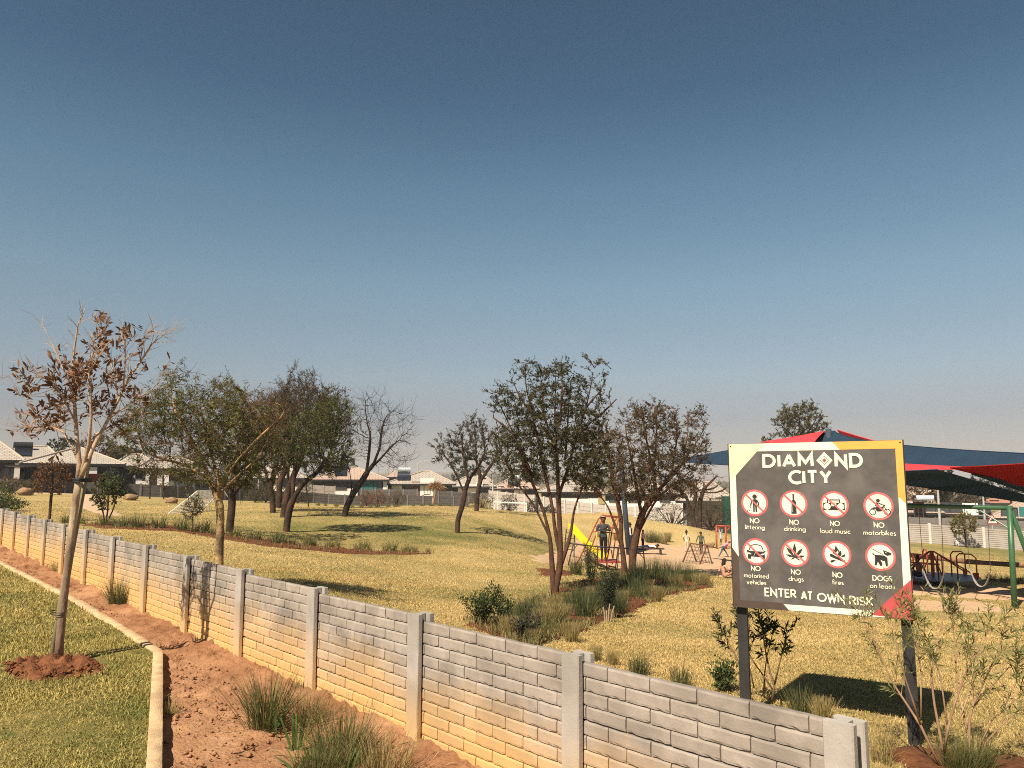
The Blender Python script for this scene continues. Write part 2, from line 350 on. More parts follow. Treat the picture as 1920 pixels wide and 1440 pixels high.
def kerb_offset(k):
    out = []
    for i, p in enumerate(KERB):
        a = KERB[max(i - 1, 0)]; b = KERB[min(i + 1, len(KERB) - 1)]; t = (b - a) / np.linalg.norm(b - a); out.append(tuple(p - np.array([-t[1], t[0]]) * k))
    return out
LAWN = kerb_offset(.05) + [(-1.5, -1.5), (-9, -1.5), (-20, 5), tuple(K_ff + np.array([-4, 1]))]
drape('near_lawn', LAWN, .06, M_lawn_near, lift=.012, bump=.03, bfreq=.9, zf=near_z, edge_drop=0)
tree_ring = hit_near(108, 1252)
def ring_extra(X, Y):
    d = np.hypot(X - tree_ring[0], Y - tree_ring[1]); return .05 * np.clip(1 - d / .52, 0, 1) + np.maximum(0, vnoise(X * 16, Y * 16)) * .12
RING = [tuple(hit_near(px, py)[:2]) for px, py in ((8, 1254), (40, 1243), (108, 1238), (170, 1243), (196, 1255), (188, 1268), (140, 1274), (80, 1284), (30, 1280), (10, 1268))]
drape('tree_planting_ring', RING, .018, M_soild, lift=.02, bump=.02, bfreq=6, zf=near_z, ragged=.02, edge_drop=.03, extra=ring_extra)

def clods(name, P, s, m):
    "loose lumps: squashed octahedra"
    n = len(P); base = np.array([(1, 0, 0), (0, 1, 0), (-1, 0, 0), (0, -1, 0), (0, 0, .8), (0, 0, -.8)], float)
    V = base[None] * s[:, None, None] * (1 + .5 * (rng.random((n, 6, 1)) - .5)); a = rng.random(n) * 6.28; c, s_ = np.cos(a)[:, None], np.sin(a)[:, None]
    V = np.stack([V[..., 0] * c - V[..., 1] * s_, V[..., 0] * s_ + V[..., 1] * c, V[..., 2]], -1) + P[:, None]
    f = np.array([(0, 1, 4), (1, 2, 4), (2, 3, 4), (3, 0, 4), (1, 0, 5), (2, 1, 5), (3, 2, 5), (0, 3, 5)])
    return fast_mesh(name, V.reshape(-1, 3), tris=(f[None] + (np.arange(n) * 6)[:, None, None]).reshape(-1, 3), m=m)
def scatter_poly(poly, dens, zf, dmax=None):
    a = np.array([p[:2] for p in poly]); lo, hi = a.min(0), a.max(0); n = int((hi - lo).prod() * dens)
    P = lo + rng.random((n, 2)) * (hi - lo); P = P[in_poly(P[:, 0], P[:, 1], [tuple(p) for p in a])]
    if dmax: P = P[(np.hypot(P[:, 0], P[:, 1]) < dmax)]
    return np.column_stack([P, zf(P[:, 0], P[:, 1])])
P = scatter_poly(SOIL, 420, lambda x, y: near_z(x, y) - .045, 19)
nd = -((P[:, 0] - F0[0]) * FN[0] + (P[:, 1] - F0[1]) * FN[1])
P = P[(rng.random(len(P)) < np.clip(1.5 - nd * .7, .25, 1)) & (nd > .04)]
tag(link('soil_clods', clods('soil_clods', P, .005 + .022 * rng.random(len(P)) ** 4, M_soil)), kind='stuff')
P = scatter_poly(RING, 420, lambda x, y: near_z(x, y) + .05)
tag(link('soil_clods', clods('soil_clods', P, (.008 + .026 * rng.random(len(P)) ** 2), M_soild)), kind='stuff')

# ---- beds, sand and path inside the park (outlines read off the photograph, laid on the ground)
def hp(pts, d0=4): return [tuple(hit(px, py, d0)[:2]) for px, py in pts]
bed_a = hp([(150, 985), (215, 978), (280, 982), (350, 990), (430, 1000), (520, 1013), (620, 1026), (720, 1034), (812, 1036), (815, 1040), (720, 1041), (620, 1037), (500, 1026), (400, 1008), (330, 997), (260, 994), (180, 992)], 16)
drape('shrub_bed', bed_a, .10, M_bed, lift=.03, bump=.04, bfreq=4, ragged=.12)
bed_b = hp([(868, 1165), (935, 1158), (1000, 1128), (1040, 1108), (1080, 1092), (1120, 1080), (1170, 1072), (1230, 1074), (1335, 1094), (1335, 1102), (1250, 1116), (1200, 1142), (1140, 1164), (1085, 1187), (1040, 1205), (980, 1225)], 8)
drape('shrub_bed', bed_b, .07, M_bed, lift=.035, bump=.05, bfreq=5, ragged=.12)
drape('shrub_bed', hp([(1640, 1400), (1700, 1392), (1770, 1404), (1905, 1418), (1990, 1438), (1960, 1500), (1660, 1500)], 3), .05, M_bed, lift=.03, bump=.03, bfreq=6, ragged=.10)
drape('shrub_bed', hp([(1000, 1066), (1075, 1072), (1078, 1081), (1010, 1080)], 12), .10, M_bed, lift=.03, bump=.03, bfreq=5, ragged=.1)
sand = hp([(985, 1040), (1080, 1012), (1180, 1006), (1250, 1020), (1330, 1024), (1420, 1030), (1560, 1058), (1700, 1074), (1800, 1092), (1930, 1108), (1930, 1128), (1800, 1122), (1700, 1116), (1560, 1100), (1420, 1086), (1345, 1082), (1290, 1070), (1180, 1066), (1085, 1056), (1010, 1062)], 12)
drape('play_sand', sand, .22, M_sand, lift=.03, bump=.04, bfreq=1.5, ragged=.12)
swing_wear = hp([(1700, 1125), (1760, 1122), (1870, 1132), (1930, 1150), (1800, 1150), (1700, 1144)], 10)
drape('worn_sand_patch', swing_wear, .12, M_sand, lift=.02, bump=.01, bfreq=2, ragged=.25)

M_paver = bpy.data.materials.new('path_pavers'); M_paver.use_nodes = True
def _pav():
    t = M_paver.node_tree; N = t.nodes; L = t.links; g = N.new('ShaderNodeNewGeometry'); b = N.new('ShaderNodeTexBrick'); b.inputs['Scale'].default_value = 4.5
    b.inputs['Color1'].default_value = (.56, .39, .24, 1); b.inputs['Color2'].default_value = (.49, .33, .2, 1); b.inputs['Mortar'].default_value = (.36, .23, .13, 1); b.inputs['Mortar Size'].default_value = .012
    L.new(g.outputs['Position'], b.inputs['Vector']); L.new(b.outputs[0], N['Principled BSDF'].inputs['Base Color']); N['Principled BSDF'].inputs['Roughness'].default_value = .9
_pav()
path = hp([(152, 927), (176, 926), (200, 939), (190, 946), (212, 956), (236, 967), (196, 968), (150, 953), (152, 940)], 18)
drape('path', path, .12, M_paver, lift=.035, bump=.0, edge_drop=.04)
path2 = hp([(-60, 919), (60, 921), (160, 925), (160, 928), (40, 925), (-60, 924)], 18)
drape('path', path2, .25, M_paver, lift=.03, edge_drop=.04)
# ================================================================ THE PRECAST FENCE
def concrete_mat(name, base, base2, stain=None, hi=.62, lo=.12, sc=9.):
    m = mat(name, base, base2, scale=sc, rough=.92, bump=.25, bscale=90, spec=.15, coord='World', c3=tuple(x * .82 for x in base2), s3=2.3, bdist=.008)
    if stain:
        t = m.node_tree; N = t.nodes; L = t.links; b = N['Principled BSDF']; src = b.inputs['Base Color'].links[0].from_socket
        g = N.new('ShaderNodeNewGeometry'); d = N.new('ShaderNodeVectorMath'); d.operation = 'DOT_PRODUCT'; L.new(g.outputs['Position'], d.inputs[0])
        d.inputs[1].default_value = (-FSL * FD[0], -FSL * FD[1], 1)
        a = N.new('ShaderNodeVectorMath'); a.operation = 'DOT_PRODUCT'; L.new(g.outputs['Position'], a.inputs[0]); a.inputs[1].default_value = (FD[0], FD[1], 0)
        ns = N.new('ShaderNodeTexNoise'); ns.inputs['Scale'].default_value = 2.4; ns.inputs['Detail'].default_value = 8; ns.inputs['Roughness'].default_value = .7; L.new(g.outputs['Position'], ns.inputs['Vector'])
        # height above the soil + noise - a little more dust further along the fence
        h0 = FZ0 - FSL * (F0 @ FD); a0 = float(F0 @ FD)
        x1 = N.new('ShaderNodeMath'); x1.operation = 'SUBTRACT'; L.new(d.outputs['Value'], x1.inputs[0]); x1.inputs[1].default_value = h0
        x2 = N.new('ShaderNodeMath'); x2.operation = 'MULTIPLY_ADD'; L.new(ns.outputs['Fac'], x2.inputs[0]); x2.inputs[1].default_value = -.55; L.new(x1.outputs[0], x2.inputs[2])
        x3 = N.new('ShaderNodeMath'); x3.operation = 'SUBTRACT'; L.new(a.outputs['Value'], x3.inputs[0]); x3.inputs[1].default_value = a0
        x3c = N.new('ShaderNodeMath'); x3c.operation = 'MINIMUM'; L.new(x3.outputs[0], x3c.inputs[0]); x3c.inputs[1].default_value = 12
        x4 = N.new('ShaderNodeMath'); x4.operation = 'MULTIPLY_ADD'; L.new(x3c.outputs[0], x4.inputs[0]); x4.inputs[1].default_value = -.021; L.new(x2.outputs[0], x4.inputs[2])
        r = N.new('ShaderNodeMapRange'); r.inputs['From Min'].default_value = lo - .32; r.inputs['From Max'].default_value = hi - .32; r.inputs['To Min'].default_value = 1; r.inputs['To Max'].default_value = 0; L.new(x4.outputs[0], r.inputs['Value'])
        x = N.new('ShaderNodeMix'); x.data_type = 'RGBA'; L.new(r.outputs[0], x.inputs[0]); L.new(src, x.inputs[6]); x.inputs[7].default_value = (*stain, 1); L.new(x.outputs[2], b.inputs['Base Color'])
    return m
DUST = (.60, .375, .155)
M_slab = concrete_mat('precast_slab', (.30, .268, .243), (.235, .21, .19), DUST, hi=.48, lo=-.02)
def vary(m, k=.09):
    t = m.node_tree; N = t.nodes; L = t.links; b = N['Principled BSDF']; src = b.inputs['Base Color'].links[0].from_socket; oi = N.new('ShaderNodeObjectInfo'); r = N.new('ShaderNodeMapRange'); r.inputs['To Min'].default_value = 1 - k; r.inputs['To Max'].default_value = 1 + k * .6; L.new(oi.outputs['Random'], r.inputs['Value']); h = N.new('ShaderNodeHueSaturation'); L.new(r.outputs[0], h.inputs['Value']); L.new(src, h.inputs['Color']); L.new(h.outputs[0], b.inputs['Base Color']); return m
M_brickf = concrete_mat('moulded_brick_face', (.385, .335, .292), (.285, .248, .217), DUST, hi=.48, lo=-.02, sc=7)
M_post = concrete_mat('precast_post', (.43, .393, .36), (.36, .33, .30), (.56, .37, .18), hi=.48, lo=-.10, sc=6)

vary(M_brickf)
FT = 1.5                                                     # post spacing
PF = F0 - FD * .13
fence = thing('precast_fence', 'low grey precast concrete fence with moulded brick panels and orange dust along its foot', 'fence', (PF[0], PF[1], FZ0), FA + math.pi / 2)
FM = Matrix.Translation(fence.location) @ Matrix.Rotation(FA + math.pi / 2, 4, 'Z')
# local frame: +x runs away along the fence (to the left), +y towards us, z up
def post_mesh(seed):
    r = random.Random(seed); mb = MB(); H = FH; dep = .25
    def flange(x0, x1, y0, y1, chip):
        n = 6; zs = [-dep] + [H * i / (n - 1) for i in range(n)]
        vs = []
        for i, z in enumerate(zs):
            j = lambda: (r.random() - .5) * .003
            zt = z + (r.random() - .5) * .004 * (i == len(zs) - 1)
            c = .006
            vs += [(x0 + c + j(), y0 + j(), zt), (x1 - c + j(), y0 + j(), zt), (x1 + j(), y0 + c, zt), (x1 + j(), y1 - c, zt), (x1 - c + j(), y1 + j(), zt), (x0 + c + j(), y1 + j(), zt), (x0 + j(), y1 - c, zt), (x0 + j(), y0 + c, zt)]
        fs = []
        for i in range(len(zs) - 1):
            for k in range(8): fs.append((i * 8 + k, i * 8 + (k + 1) % 8, (i + 1) * 8 + (k + 1) % 8, (i + 1) * 8 + k))
        fs.append(tuple((len(zs) - 1) * 8 + k for k in range(8))); mb.add(vs, fs)
    flange(-.065, .065, .026, .066, 1); flange(-.065, .065, -.066, -.026, 1); flange(-.024, .024, -.0262, .0262, 0)
    return mb.mesh('post', M_post)
post_ms = [post_mesh(i) for i in range(4)]
NP = 22
for i in range(NP):
    o = link('post', post_ms[i % 4], fence, (.065 + FT * i, 0, FSL * FT * i)); o.rotation_euler = (random.uniform(-.006, .006), random.uniform(-.008, .008), 0)

def slab_mesh(L, seed):
    r = random.Random(seed); n = 22; mb = MB(); H = .2945; vs = []; fs = []
    for i in range(n + 1):
        x = L * i / n; t = H - abs(r.gauss(0, .0016)); b = r.choice((0, .002, .004, .009)) * r.random()
        vs += [(x, .0, b), (x, .0, t), (x, -.022, t - .001), (x, -.022, b)]
    for i in range(n):
        for k in range(4): fs.append((i * 4 + k, i * 4 + (k + 1) % 4, i * 4 + 4 + (k + 1) % 4, i * 4 + 4 + k))
    fs += [(0, 1, 2, 3), (n * 4 + 3, n * 4 + 2, n * 4 + 1, n * 4)]
    return mb.add(vs, fs).mesh('panel', M_slab)
def brick_data(L, seed, H=.068):
    "a moulded brick face standing proud of its panel, edges chipped"
    r = random.Random(seed); nx, nz = max(2, int(L / .03)), 3; vs = []; fs = []
    off = r.uniform(-.0015, .0015)
    for k in range(nz + 1):
        for i in range(nx + 1):
            x = L * i / nx; z = (0, .012, .058, H)[k]; y = .0125 + off + r.gauss(0, .0002)
            if k == 0: z += max(0, r.gauss(-.001, .0034)); y -= .0015 + max(0, r.gauss(-.001, .0035))
            if k == nz: z -= max(0, r.gauss(-.002, .002)); y -= .0045
            if i in (0, nx): y -= .002 + max(0, r.gauss(-.001, .002))
            if i == 0: x += max(0, r.gauss(-.001, .0015))
            if i == nx: x -= max(0, r.gauss(-.001, .0015))
            vs.append((x, max(y, .003), z))
    w = nx + 1
    for k in range(nz):
        for i in range(nx): a = k * w + i; fs.append((a, a + w, a + w + 1, a + 1))
    ring = [i for i in range(w)] + [k * w + nx for k in range(1, nz + 1)] + [nz * w + i for i in range(nx - 1, -1, -1)] + [k * w for k in range(nz - 1, 0, -1)]
    b = len(vs)
    for q in ring: vs.append((vs[q][0], -.002, vs[q][2]))
    m = len(ring)
    for j in range(m): fs.append((ring[j], ring[(j + 1) % m], b + (j + 1) % m, b + j))
    return vs, fs
BL, MJ, GAPL = .272, .008, FT - .052
def brick_row(odd):
    "start, length of every brick of one course"
    out = []; x = 0
    first = BL * .42 if odd else BL
    while x < GAPL - .03:
        l = min(first if not out else BL, GAPL - x); out.append((x, l)); x += l + MJ
    return out
slabs = [slab_mesh(GAPL, s) for s in range(5)]
kinds = {}
def brick_mesh(l, v):
    k = (round(l, 3), v)
    if k not in kinds: vs, fs = brick_data(l, hash(k) & 0xffff); kinds[k] = MB().add(vs, fs).mesh('brick', M_brickf)
    return kinds[k]
for bay in range(NP - 1):
    top = FSL * FT * bay + FH - .008
    for c in range(3):
        z = top - .2965 * (c + 1) + .0; x0 = .065 + FT * bay + .026
        p = link('panel', slabs[(bay * 3 + c) % 5], fence, (x0, .006, z)); p.rotation_euler = (0, random.uniform(-.0035, .0035), 0)
        single = bay < 5
        mb = MB()
        for row in range(4):
            zr = .0025 + .0737 * row
            for k, (x, l) in enumerate(brick_row((row + c * 4 + bay) % 2)):
                if single: link('brick', brick_mesh(l, (bay * 7 + c * 5 + row * 3 + k) % 7), p, (x, 0, zr))
                else:
                    vs, fs = brick_data(l, bay * 991 + c * 77 + row * 13 + k); mb.add([(a + x, b, cc + zr) for a, b, cc in vs], fs)
        if not single: tag(mb.build('brick', M_brickf, p), kind='stuff')

# ================================================================ GRASS BLADES
def blades(P, h, w, lean, m, name='grass_blades', curl=.6):
    n = len(P); a = rng.random(n) * 6.283; la = rng.random(n) * 6.283
    dx, dy = np.cos(a) * w, np.sin(a) * w; lx, ly = np.cos(la) * lean * h, np.sin(la) * lean * h; z = np.zeros(n)
    hz = h * np.sqrt(np.clip(1 - (lean * .8) ** 2, .1, 1))
    V = np.stack([P + np.stack([-dx, -dy, z - .004], -1), P + np.stack([dx, dy, z - .004], -1),
                  P + np.stack([lx * .35 + dx * .75, ly * .35 + dy * .75, hz * .6], -1), P + np.stack([lx * .35 - dx * .75, ly * .35 - dy * .75, hz * .6], -1),
                  P + np.stack([lx, ly, hz * (1 - curl * .25)], -1)], 1)
    i = (np.arange(n) * 5)[:, None]
    return fast_mesh(name, V.reshape(-1, 3), tris=i + np.array([[3, 2, 4]]), quads=i + np.array([[0, 1, 2, 3]]), m=m)
def lawn_blades(P, h0, w0, m):
    n = len(P); h = h0 * (.5 + rng.random(n)) ; return blades(P, h, w0 * (.6 + .8 * rng.random(n)), .35 + .8 * rng.random(n), m)
lz = lambda x, y: near_z(x, y) + .012
P = scatter_poly(LAWN, 5600, lz, 10); d = np.hypot(P[:, 0], P[:, 1]); vis = (np.abs(np.arctan2(P[:, 0], P[:, 1])) < .72) & (P[:, 1] > 3.0)
P = P[vis]; d = d[vis]; P = P[rng.random(len(P)) < np.clip((6.5 / d) ** 1.2, .2, 1)]
ringmask = np.hypot((P[:, 0] - tree_ring[0]), (P[:, 1] - tree_ring[1])) > .40
tag(link('grass', lawn_blades(P[ringmask], .034, .0026, M_blade_near)), kind='stuff')
P = scatter_poly(LAWN, 900, lz, 26); d = np.hypot(P[:, 0], P[:, 1]); P = P[(d > 9.5) & (np.abs(np.arctan2(P[:, 0], P[:, 1])) < .72)]
tag(link('grass', lawn_blades(P, .04, .0045, M_blade_near)), kind='stuff')
# park side: dense near the sign, thinning with distance
def park_points(n, r0, r1):
    a = rng.uniform(-.64, .64, n); r = np.sqrt(rng.uniform(r0 * r0, r1 * r1, n)); x, y = r * np.sin(a), r * np.cos(a)
    nn = (x - F0[0]) * FN[0] + (y - F0[1]) * FN[1]; t = (x - F0[0]) * FD[0] + (y - F0[1]) * FD[1]
    k = ((nn > .08) | (t < -.1)); return x[k], y[k]
park_avoid = [bed_b, bed_a, sand]
for r0, r1, n, h, w in ((3.2, 7, 90000, .027, .0021), (7, 11, 150000, .027, .0030), (11, 17, 150000, .028, .0042), (17, 30, 120000, .032, .0066), (30, 48, 60000, .035, .011)):
    x, y = park_points(n, r0, r1)
    k = np.ones(len(x), bool)
    for pl in park_avoid: k &= ~in_poly(x, y, pl)
    x, y = x[k], y[k]
    tag(link('grass', lawn_blades(np.column_stack([x, y, terrain(x, y)]), h, w, M_blade)), kind='stuff')
# ================================================================ THE SIGN
M_board = mat('sign_charcoal_print', (.108, .096, .091), (.084, .075, .071), scale=18, rough=.55, c3=(.135, .122, .118), s3=4, spec=.3)
M_cream = mat('sign_cream_print', (.88, .82, .64), (.80, .73, .55), scale=5, rough=.55, spec=.3)
M_tan = mat('sign_sand_print', (.80, .69, .45), (.70, .60, .38), scale=7, rough=.6, spec=.3)
M_amber = mat('sign_amber_print', (.80, .40, .085), (.72, .36, .08), scale=8, rough=.55, spec=.3)
M_red = mat('sign_red_print', (.50, .085, .085), (.42, .065, .07), scale=12, rough=.55, spec=.3)
M_brown = mat('sign_brown_print', (.085, .060, .048), (.07, .05, .04), scale=12, rough=.55, spec=.3)
M_pink = mat('sign_faded_red_print', (.56, .15, .15), (.48, .11, .115), scale=14, rough=.55, spec=.3)
M_ink = mat('sign_black_print', (.028, .024, .026), (.04, .035, .037), scale=12, rough=.55, spec=.3)
M_edge = mat('sign_frame_steel', (.05, .035, .03), (.03, .022, .02), scale=10, rough=.6)
M_charpost = mat('dark_steel_post', (.035, .034, .036), (.022, .021, .022), scale=9, rough=.55, spec=.4)

SL = np.array([1.727, 6.30]); SR = np.array([2.812, 5.69]); SW = float(np.linalg.norm(SR - SL)); SB, ST = .868, 2.127; SH = ST - SB
SAng = math.atan2(*(SR - SL)[::-1])
sign = thing('park_sign', 'charcoal park rules sign with cream lettering, red ringed icons and two dark steel posts', 'sign', (SL[0], SL[1], 0), SAng)
# homography photo pixel -> board (0..SW, 0..SH), used to place the print
def homography(src, dst):
    A = []
    for (x, y), (u, v) in zip(src, dst): A += [[x, y, 1, 0, 0, 0, -u * x, -u * y], [0, 0, 0, x, y, 1, -v * x, -v * y]]
    h = np.linalg.solve(np.array(A, float), np.array(dst, float).ravel()); return np.append(h, 1).reshape(3, 3)
HB = homography([(1366, 832), (1694, 826), (1710, 1163), (1377, 1137)], [(0, SH), (SW, SH), (SW, 0), (0, 0)])
def sg(px, py): q = HB @ (px, py, 1); return (q[0] / q[2], q[1] / q[2])
LAYER = [0]
def flat(polys, name, m, parent, y0=-.0155, step=.00012):
    "thin printed shapes lying on the board, each a hair in front of the last"
    mb = MB()
    for p in polys:
        LAYER[0] += 1; y = y0 - step * (LAYER[0] % 4)
        tris = __import__('mathutils').geometry.tessellate_polygon([[Vector((a, b, 0)) for a, b in p]])
        vs = [(a, y, SB + b) for a, b in p]; fs = []
        for t in tris:
            t = list(t); a, b, c = [p[i] for i in t]
            if (b[0] - a[0]) * (c[1] - a[1]) - (b[1] - a[1]) * (c[0] - a[0]) < 0: t.reverse()
            fs.append(tuple(t))
        mb.add(vs, fs)
    return mb.build(name, m, parent)
def px(*pts): return [sg(*p) for p in pts]
bd = MB(); bd.box((SW / 2, 0, SB + SH / 2), (SW, .024, SH)); board = bd.build('board', M_board, sign)
fr = MB()
for zz, hh in ((SB + .025, .05), (ST - .025, .05)): fr.box((SW / 2, .028, zz), (SW - .01, .03, hh))
for xx in (.03, SW - .03): fr.box((xx, .028, SB + SH / 2), (.04, .03, SH - .102))
fr.build('back_frame', M_edge, sign)
sd = MB()
for xx in (-.003, SW + .003): sd.box((xx, .002, SB + SH / 2), (.006, .034, SH + .004))
sd.build('edge_trim', M_edge, sign)
for xx in (.046, SW - .046):
    h0 = tz(*(SL + (SR - SL) / SW * xx)) - .3
    pm = MB(); pm.box((xx, .066, (h0 + ST - .12) / 2), (.075, .045, ST - .12 - h0)); pm.box((xx, .067, ST - .118), (.08, .05, .006)); pm.build('post', M_charpost, sign)
# border print
# y0: margin outer at .0125, print layers from there out
L0, L1 = -.0126, -.0132
for _p in [[(.002, .002), (.05, .002), (.05, SH * .30), (.002, SH * .36)], [(.0021, .0022), (SW * .33, .0022), (SW * .29, .055), (.0021, .055)]]: flat([_p], 'border_print', M_brown, board, L0)
for _p in [[(.002, SH * .36), (.05, SH * .305), (.05, SH - .002), (.002, SH - .002)], [(.05, SH - .062), (SW * .66, SH - .062), (SW * .62, SH - .002), (.05, SH - .002)], [(SW - .052, .2), (SW - .002, .25), (SW - .002, SH * .655), (SW - .048, SH * .68)],
      [(SW * .33, .004), (SW * .88, .004), (SW * .84, .046), (SW * .30, .046)]]: flat([_p], 'border_print', M_cream, board, L0)
for _p in [[(.0022, SH - .30), (.052, SH - .245), (.218, SH - .066), (.27, SH - .0022), (.0022, SH - .0022)]]: flat([_p], 'corner_print', M_tan, board, L1)
for _p in [[(SW * .66, SH - .0615), (SW * .62, SH - .0022), (SW - .002, SH - .0022), (SW - .002, SH - .0615)], [(SW - .05, SH - .06), (SW - .05, SH * .68), (SW - .0022, SH * .64), (SW - .0022, SH - .06)]]: flat([_p], 'border_print', M_amber, board, L1)
flat([px((1710, 1163), (1632, 1153), (1709, 1086))], 'corner_print', M_red, board, L1)
for a, b in ((.016, SH - .02), (SW - .016, SH - .018), (.016, .02), (SW - .03, .02)):
    rv = MB(); rv.tube([(a, -.0125, SB + b), (a, -.0155, SB + b)], .0055, 8); rv.build('rivet', M_edge, board)

# ---- a small geometric stroke alphabet (flat lettering)
def arc(cx, cy, rx, ry, a0, a1, n=14): return [(cx + rx * math.cos(math.radians(a0 + (a1 - a0) * i / n)), cy + ry * math.sin(math.radians(a0 + (a1 - a0) * i / n))) for i in range(n + 1)]
GLY = {
 'A': (.74, [[(0, 0), (.37, 1.0)], [(.37, 1.0), (.74, 0)], [(.14, .30), (.60, .30)]]),
 'C': (.72, [arc(.5, .5, .5, .5, 52, 308, 20)]),
 'D': (.74, [[(0, 0), (0, 1), (.26, 1)] + arc(.26, .5, .46, .5, 90, -90, 16) + [(0, 0)]]),
 'E': (.46, [[(.46, 1), (0, 1), (0, 0), (.46, 0)], [(0, .5), (.4, .5)]]),
 'G': (.86, [arc(.5, .5, .5, .5, 48, 360, 22) + [(.55, .5)]]),
 'I': (.0, [[(0, 0), (0, 1)]]),
 'K': (.54, [[(0, 0), (0, 1)], [(.52, 1), (.02, .46)], [(.14, .56), (.56, 0)]]),
 'M': (.86, [[(0, 0), (.03, 1), (.43, .30), (.83, 1), (.86, 0)]]),
 'N': (.66, [[(0, 0), (0, 1), (.66, 0), (.66, 1)]]),
 'O': (1.0, [arc(.5, .5, .5, .5, 0, 360, 26)]),
 'R': (.52, [[(0, 0), (0, 1), (.24, 1)] + arc(.24, .73, .25, .27, 90, -90, 10) + [(0, .46)], [(.2, .46), (.54, 0)]]),
 'S': (.48, [arc(.25, .75, .22, .25, 40, 200, 8) + arc(.25, .52, .22, .06, 200, 270, 3)[1:] + arc(.25, .25, .24, .25, 80, -150, 10)]),
 'T': (.62, [[(0, 1), (.62, 1)], [(.31, 1), (.31, 0)]]),
 'W': (1.1, [[(0, 1), (.29, 0), (.55, .86), (.81, 0), (1.1, 1)]]),
 'Y': (.66, [[(0, 1), (.33, .46), (.66, 1)], [(.33, .46), (.33, 0)]]),
 'a': (.56, [arc(.28, .29, .28, .29, 0, 360, 18), [(.56, .6), (.56, 0)]]),
 'b': (.56, [[(0, 1.05), (0, 0)], arc(.28, .29, .28, .29, 0, 360, 18)]),
 'c': (.46, [arc(.3, .29, .29, .29, 50, 310, 14)]),
 'd': (.56, [arc(.28, .29, .28, .29, 0, 360, 18), [(.56, 1.05), (.56, 0)]]),
 'e': (.54, [[(.02, .31), (.54, .31)] + arc(.28, .29, .27, .29, 5, 315, 16)]),
 'f': (.32, [[(.34, 1.02)] + arc(.26, .86, .14, .17, 80, 180, 5) + [(.12, 0)], [(0, .58), (.32, .58)]]),
 'g': (.56, [arc(.28, .29, .28, .29, 0, 360, 18), [(.56, .6), (.56, -.06)] + arc(.28, -.06, .28, .24, 0, -145, 8)]),
 'h': (.48, [[(0, 1.05), (0, 0)], [(0, .30)] + arc(.24, .34, .24, .25, 170, 0, 8) + [(.48, 0)]]),
 'i': (.0, [[(0, 0), (0, .58)], [(0, .76), (0, .86)]]),
 'k': (.44, [[(0, 0), (0, 1.05)], [(.40, .6), (.03, .25)], [(.13, .34), (.45, 0)]]),
 'l': (.0, [[(0, 0), (0, 1.05)]]),
 'm': (.84, [[(0, 0), (0, .6)], [(0, .3)] + arc(.21, .36, .21, .23, 170, 0, 8) + [(.42, 0)], [(.42, .3)] + arc(.63, .36, .21, .23, 170, 0, 8) + [(.84, 0)]]),
 'n': (.48, [[(0, 0), (0, .6)], [(0, .30)] + arc(.24, .34, .24, .25, 170, 0, 8) + [(.48, 0)]]),
 'o': (.58, [arc(.29, .29, .29, .29, 0, 360, 18)]),
 'r': (.28, [[(0, 0), (0, .6)], [(0, .32)] + arc(.22, .34, .22, .24, 170, 75, 6)]),
 's': (.36, [arc(.19, .44, .15, .14, 40, 210, 7) + arc(.18, .15, .17, .15, 80, -150, 8)]),
 't': (.32, [[(.15, .9), (.15, 0)], [(0, .58), (.32, .58)]]),
 'u': (.48, [[(0, .6), (0, .24)] + arc(.24, .24, .24, .25, 180, 360, 8) + [(.48, .6)], [(.48, .3), (.48, 0)]]),
 'v': (.5, [[(0, .58), (.25, 0), (.5, .58)]]),
}
def stroke(pts, w):
    "ribbon of width w along a polyline, mitred"
    P = [np.array(p, float) for p in pts]; P = [P[0]] + [q for p, q in zip(P[:-1], P[1:]) if np.linalg.norm(q - p) > 1e-7]; closed = np.allclose(P[0], P[-1]) and len(P) > 3
    out = []; n = len(P)
    for i in range(n):
        a = P[i - 1] if i > 0 else (P[n - 2] if closed else None); b = P[i + 1] if i < n - 1 else (P[1] if closed else None)
        d1 = (P[i] - a) if a is not None else (b - P[i]); d2 = (b - P[i]) if b is not None else (P[i] - a)
        d1 = d1 / (np.linalg.norm(d1) + 1e-9); d2 = d2 / (np.linalg.norm(d2) + 1e-9)
        n1 = np.array([-d1[1], d1[0]]); n2 = np.array([-d2[1], d2[0]]); mt = n1 + n2; l = np.linalg.norm(mt)
        mt = mt / l if l > 1e-6 else n1; k = min(1 / max(mt @ n1, .28), 3.2)
        out.append((P[i] + mt * w / 2 * k, P[i] - mt * w / 2 * k))
    return [[tuple(out[i][1]), tuple(out[i + 1][1]), tuple(out[i + 1][0]), tuple(out[i][0])] for i in range(n - 1)]
def write(text, x, y, cap, w, sp=.22, centre=True, sx=1.):
    "polygons of a line of text; (x, y) is the centre of its base line"
    total = 0; items = []
    for c in text:
        if c == ' ': total += .42 * sx; continue
        g = GLY[c]; items.append((c, total)); total += (g[0] + sp) * sx
    total -= sp * sx; x0 = x - total * cap / 2 if centre else x
    polys = []
    for c, o in items:
        for s in GLY[c][1]: polys += stroke([(x0 + (o + p[0] * sx) * cap, y + p[1] * cap) for p in s], w)
    return polys
def word(text, p0, p1, capfrac=None, wt=.16, name='lettering', upright=None, sx=1., sp=.22):
    "text whose base line runs from photo pixel p0 to p1 (the ends of the word)"
    a, b = sg(*p0), sg(*p1)
    nat = 0
    for c in text: nat += .42 if c == ' ' else GLY[c][0] + sp
    nat -= sp; L = b[0] - a[0]; cap = capfrac if capfrac else L / (nat + wt)
    s = L / ((nat + wt) * cap)
    flat(write(text, (a[0] + b[0]) / 2, (a[1] + b[1]) / 2, cap, cap * wt, sx=s, sp=sp), name, M_cream, board)
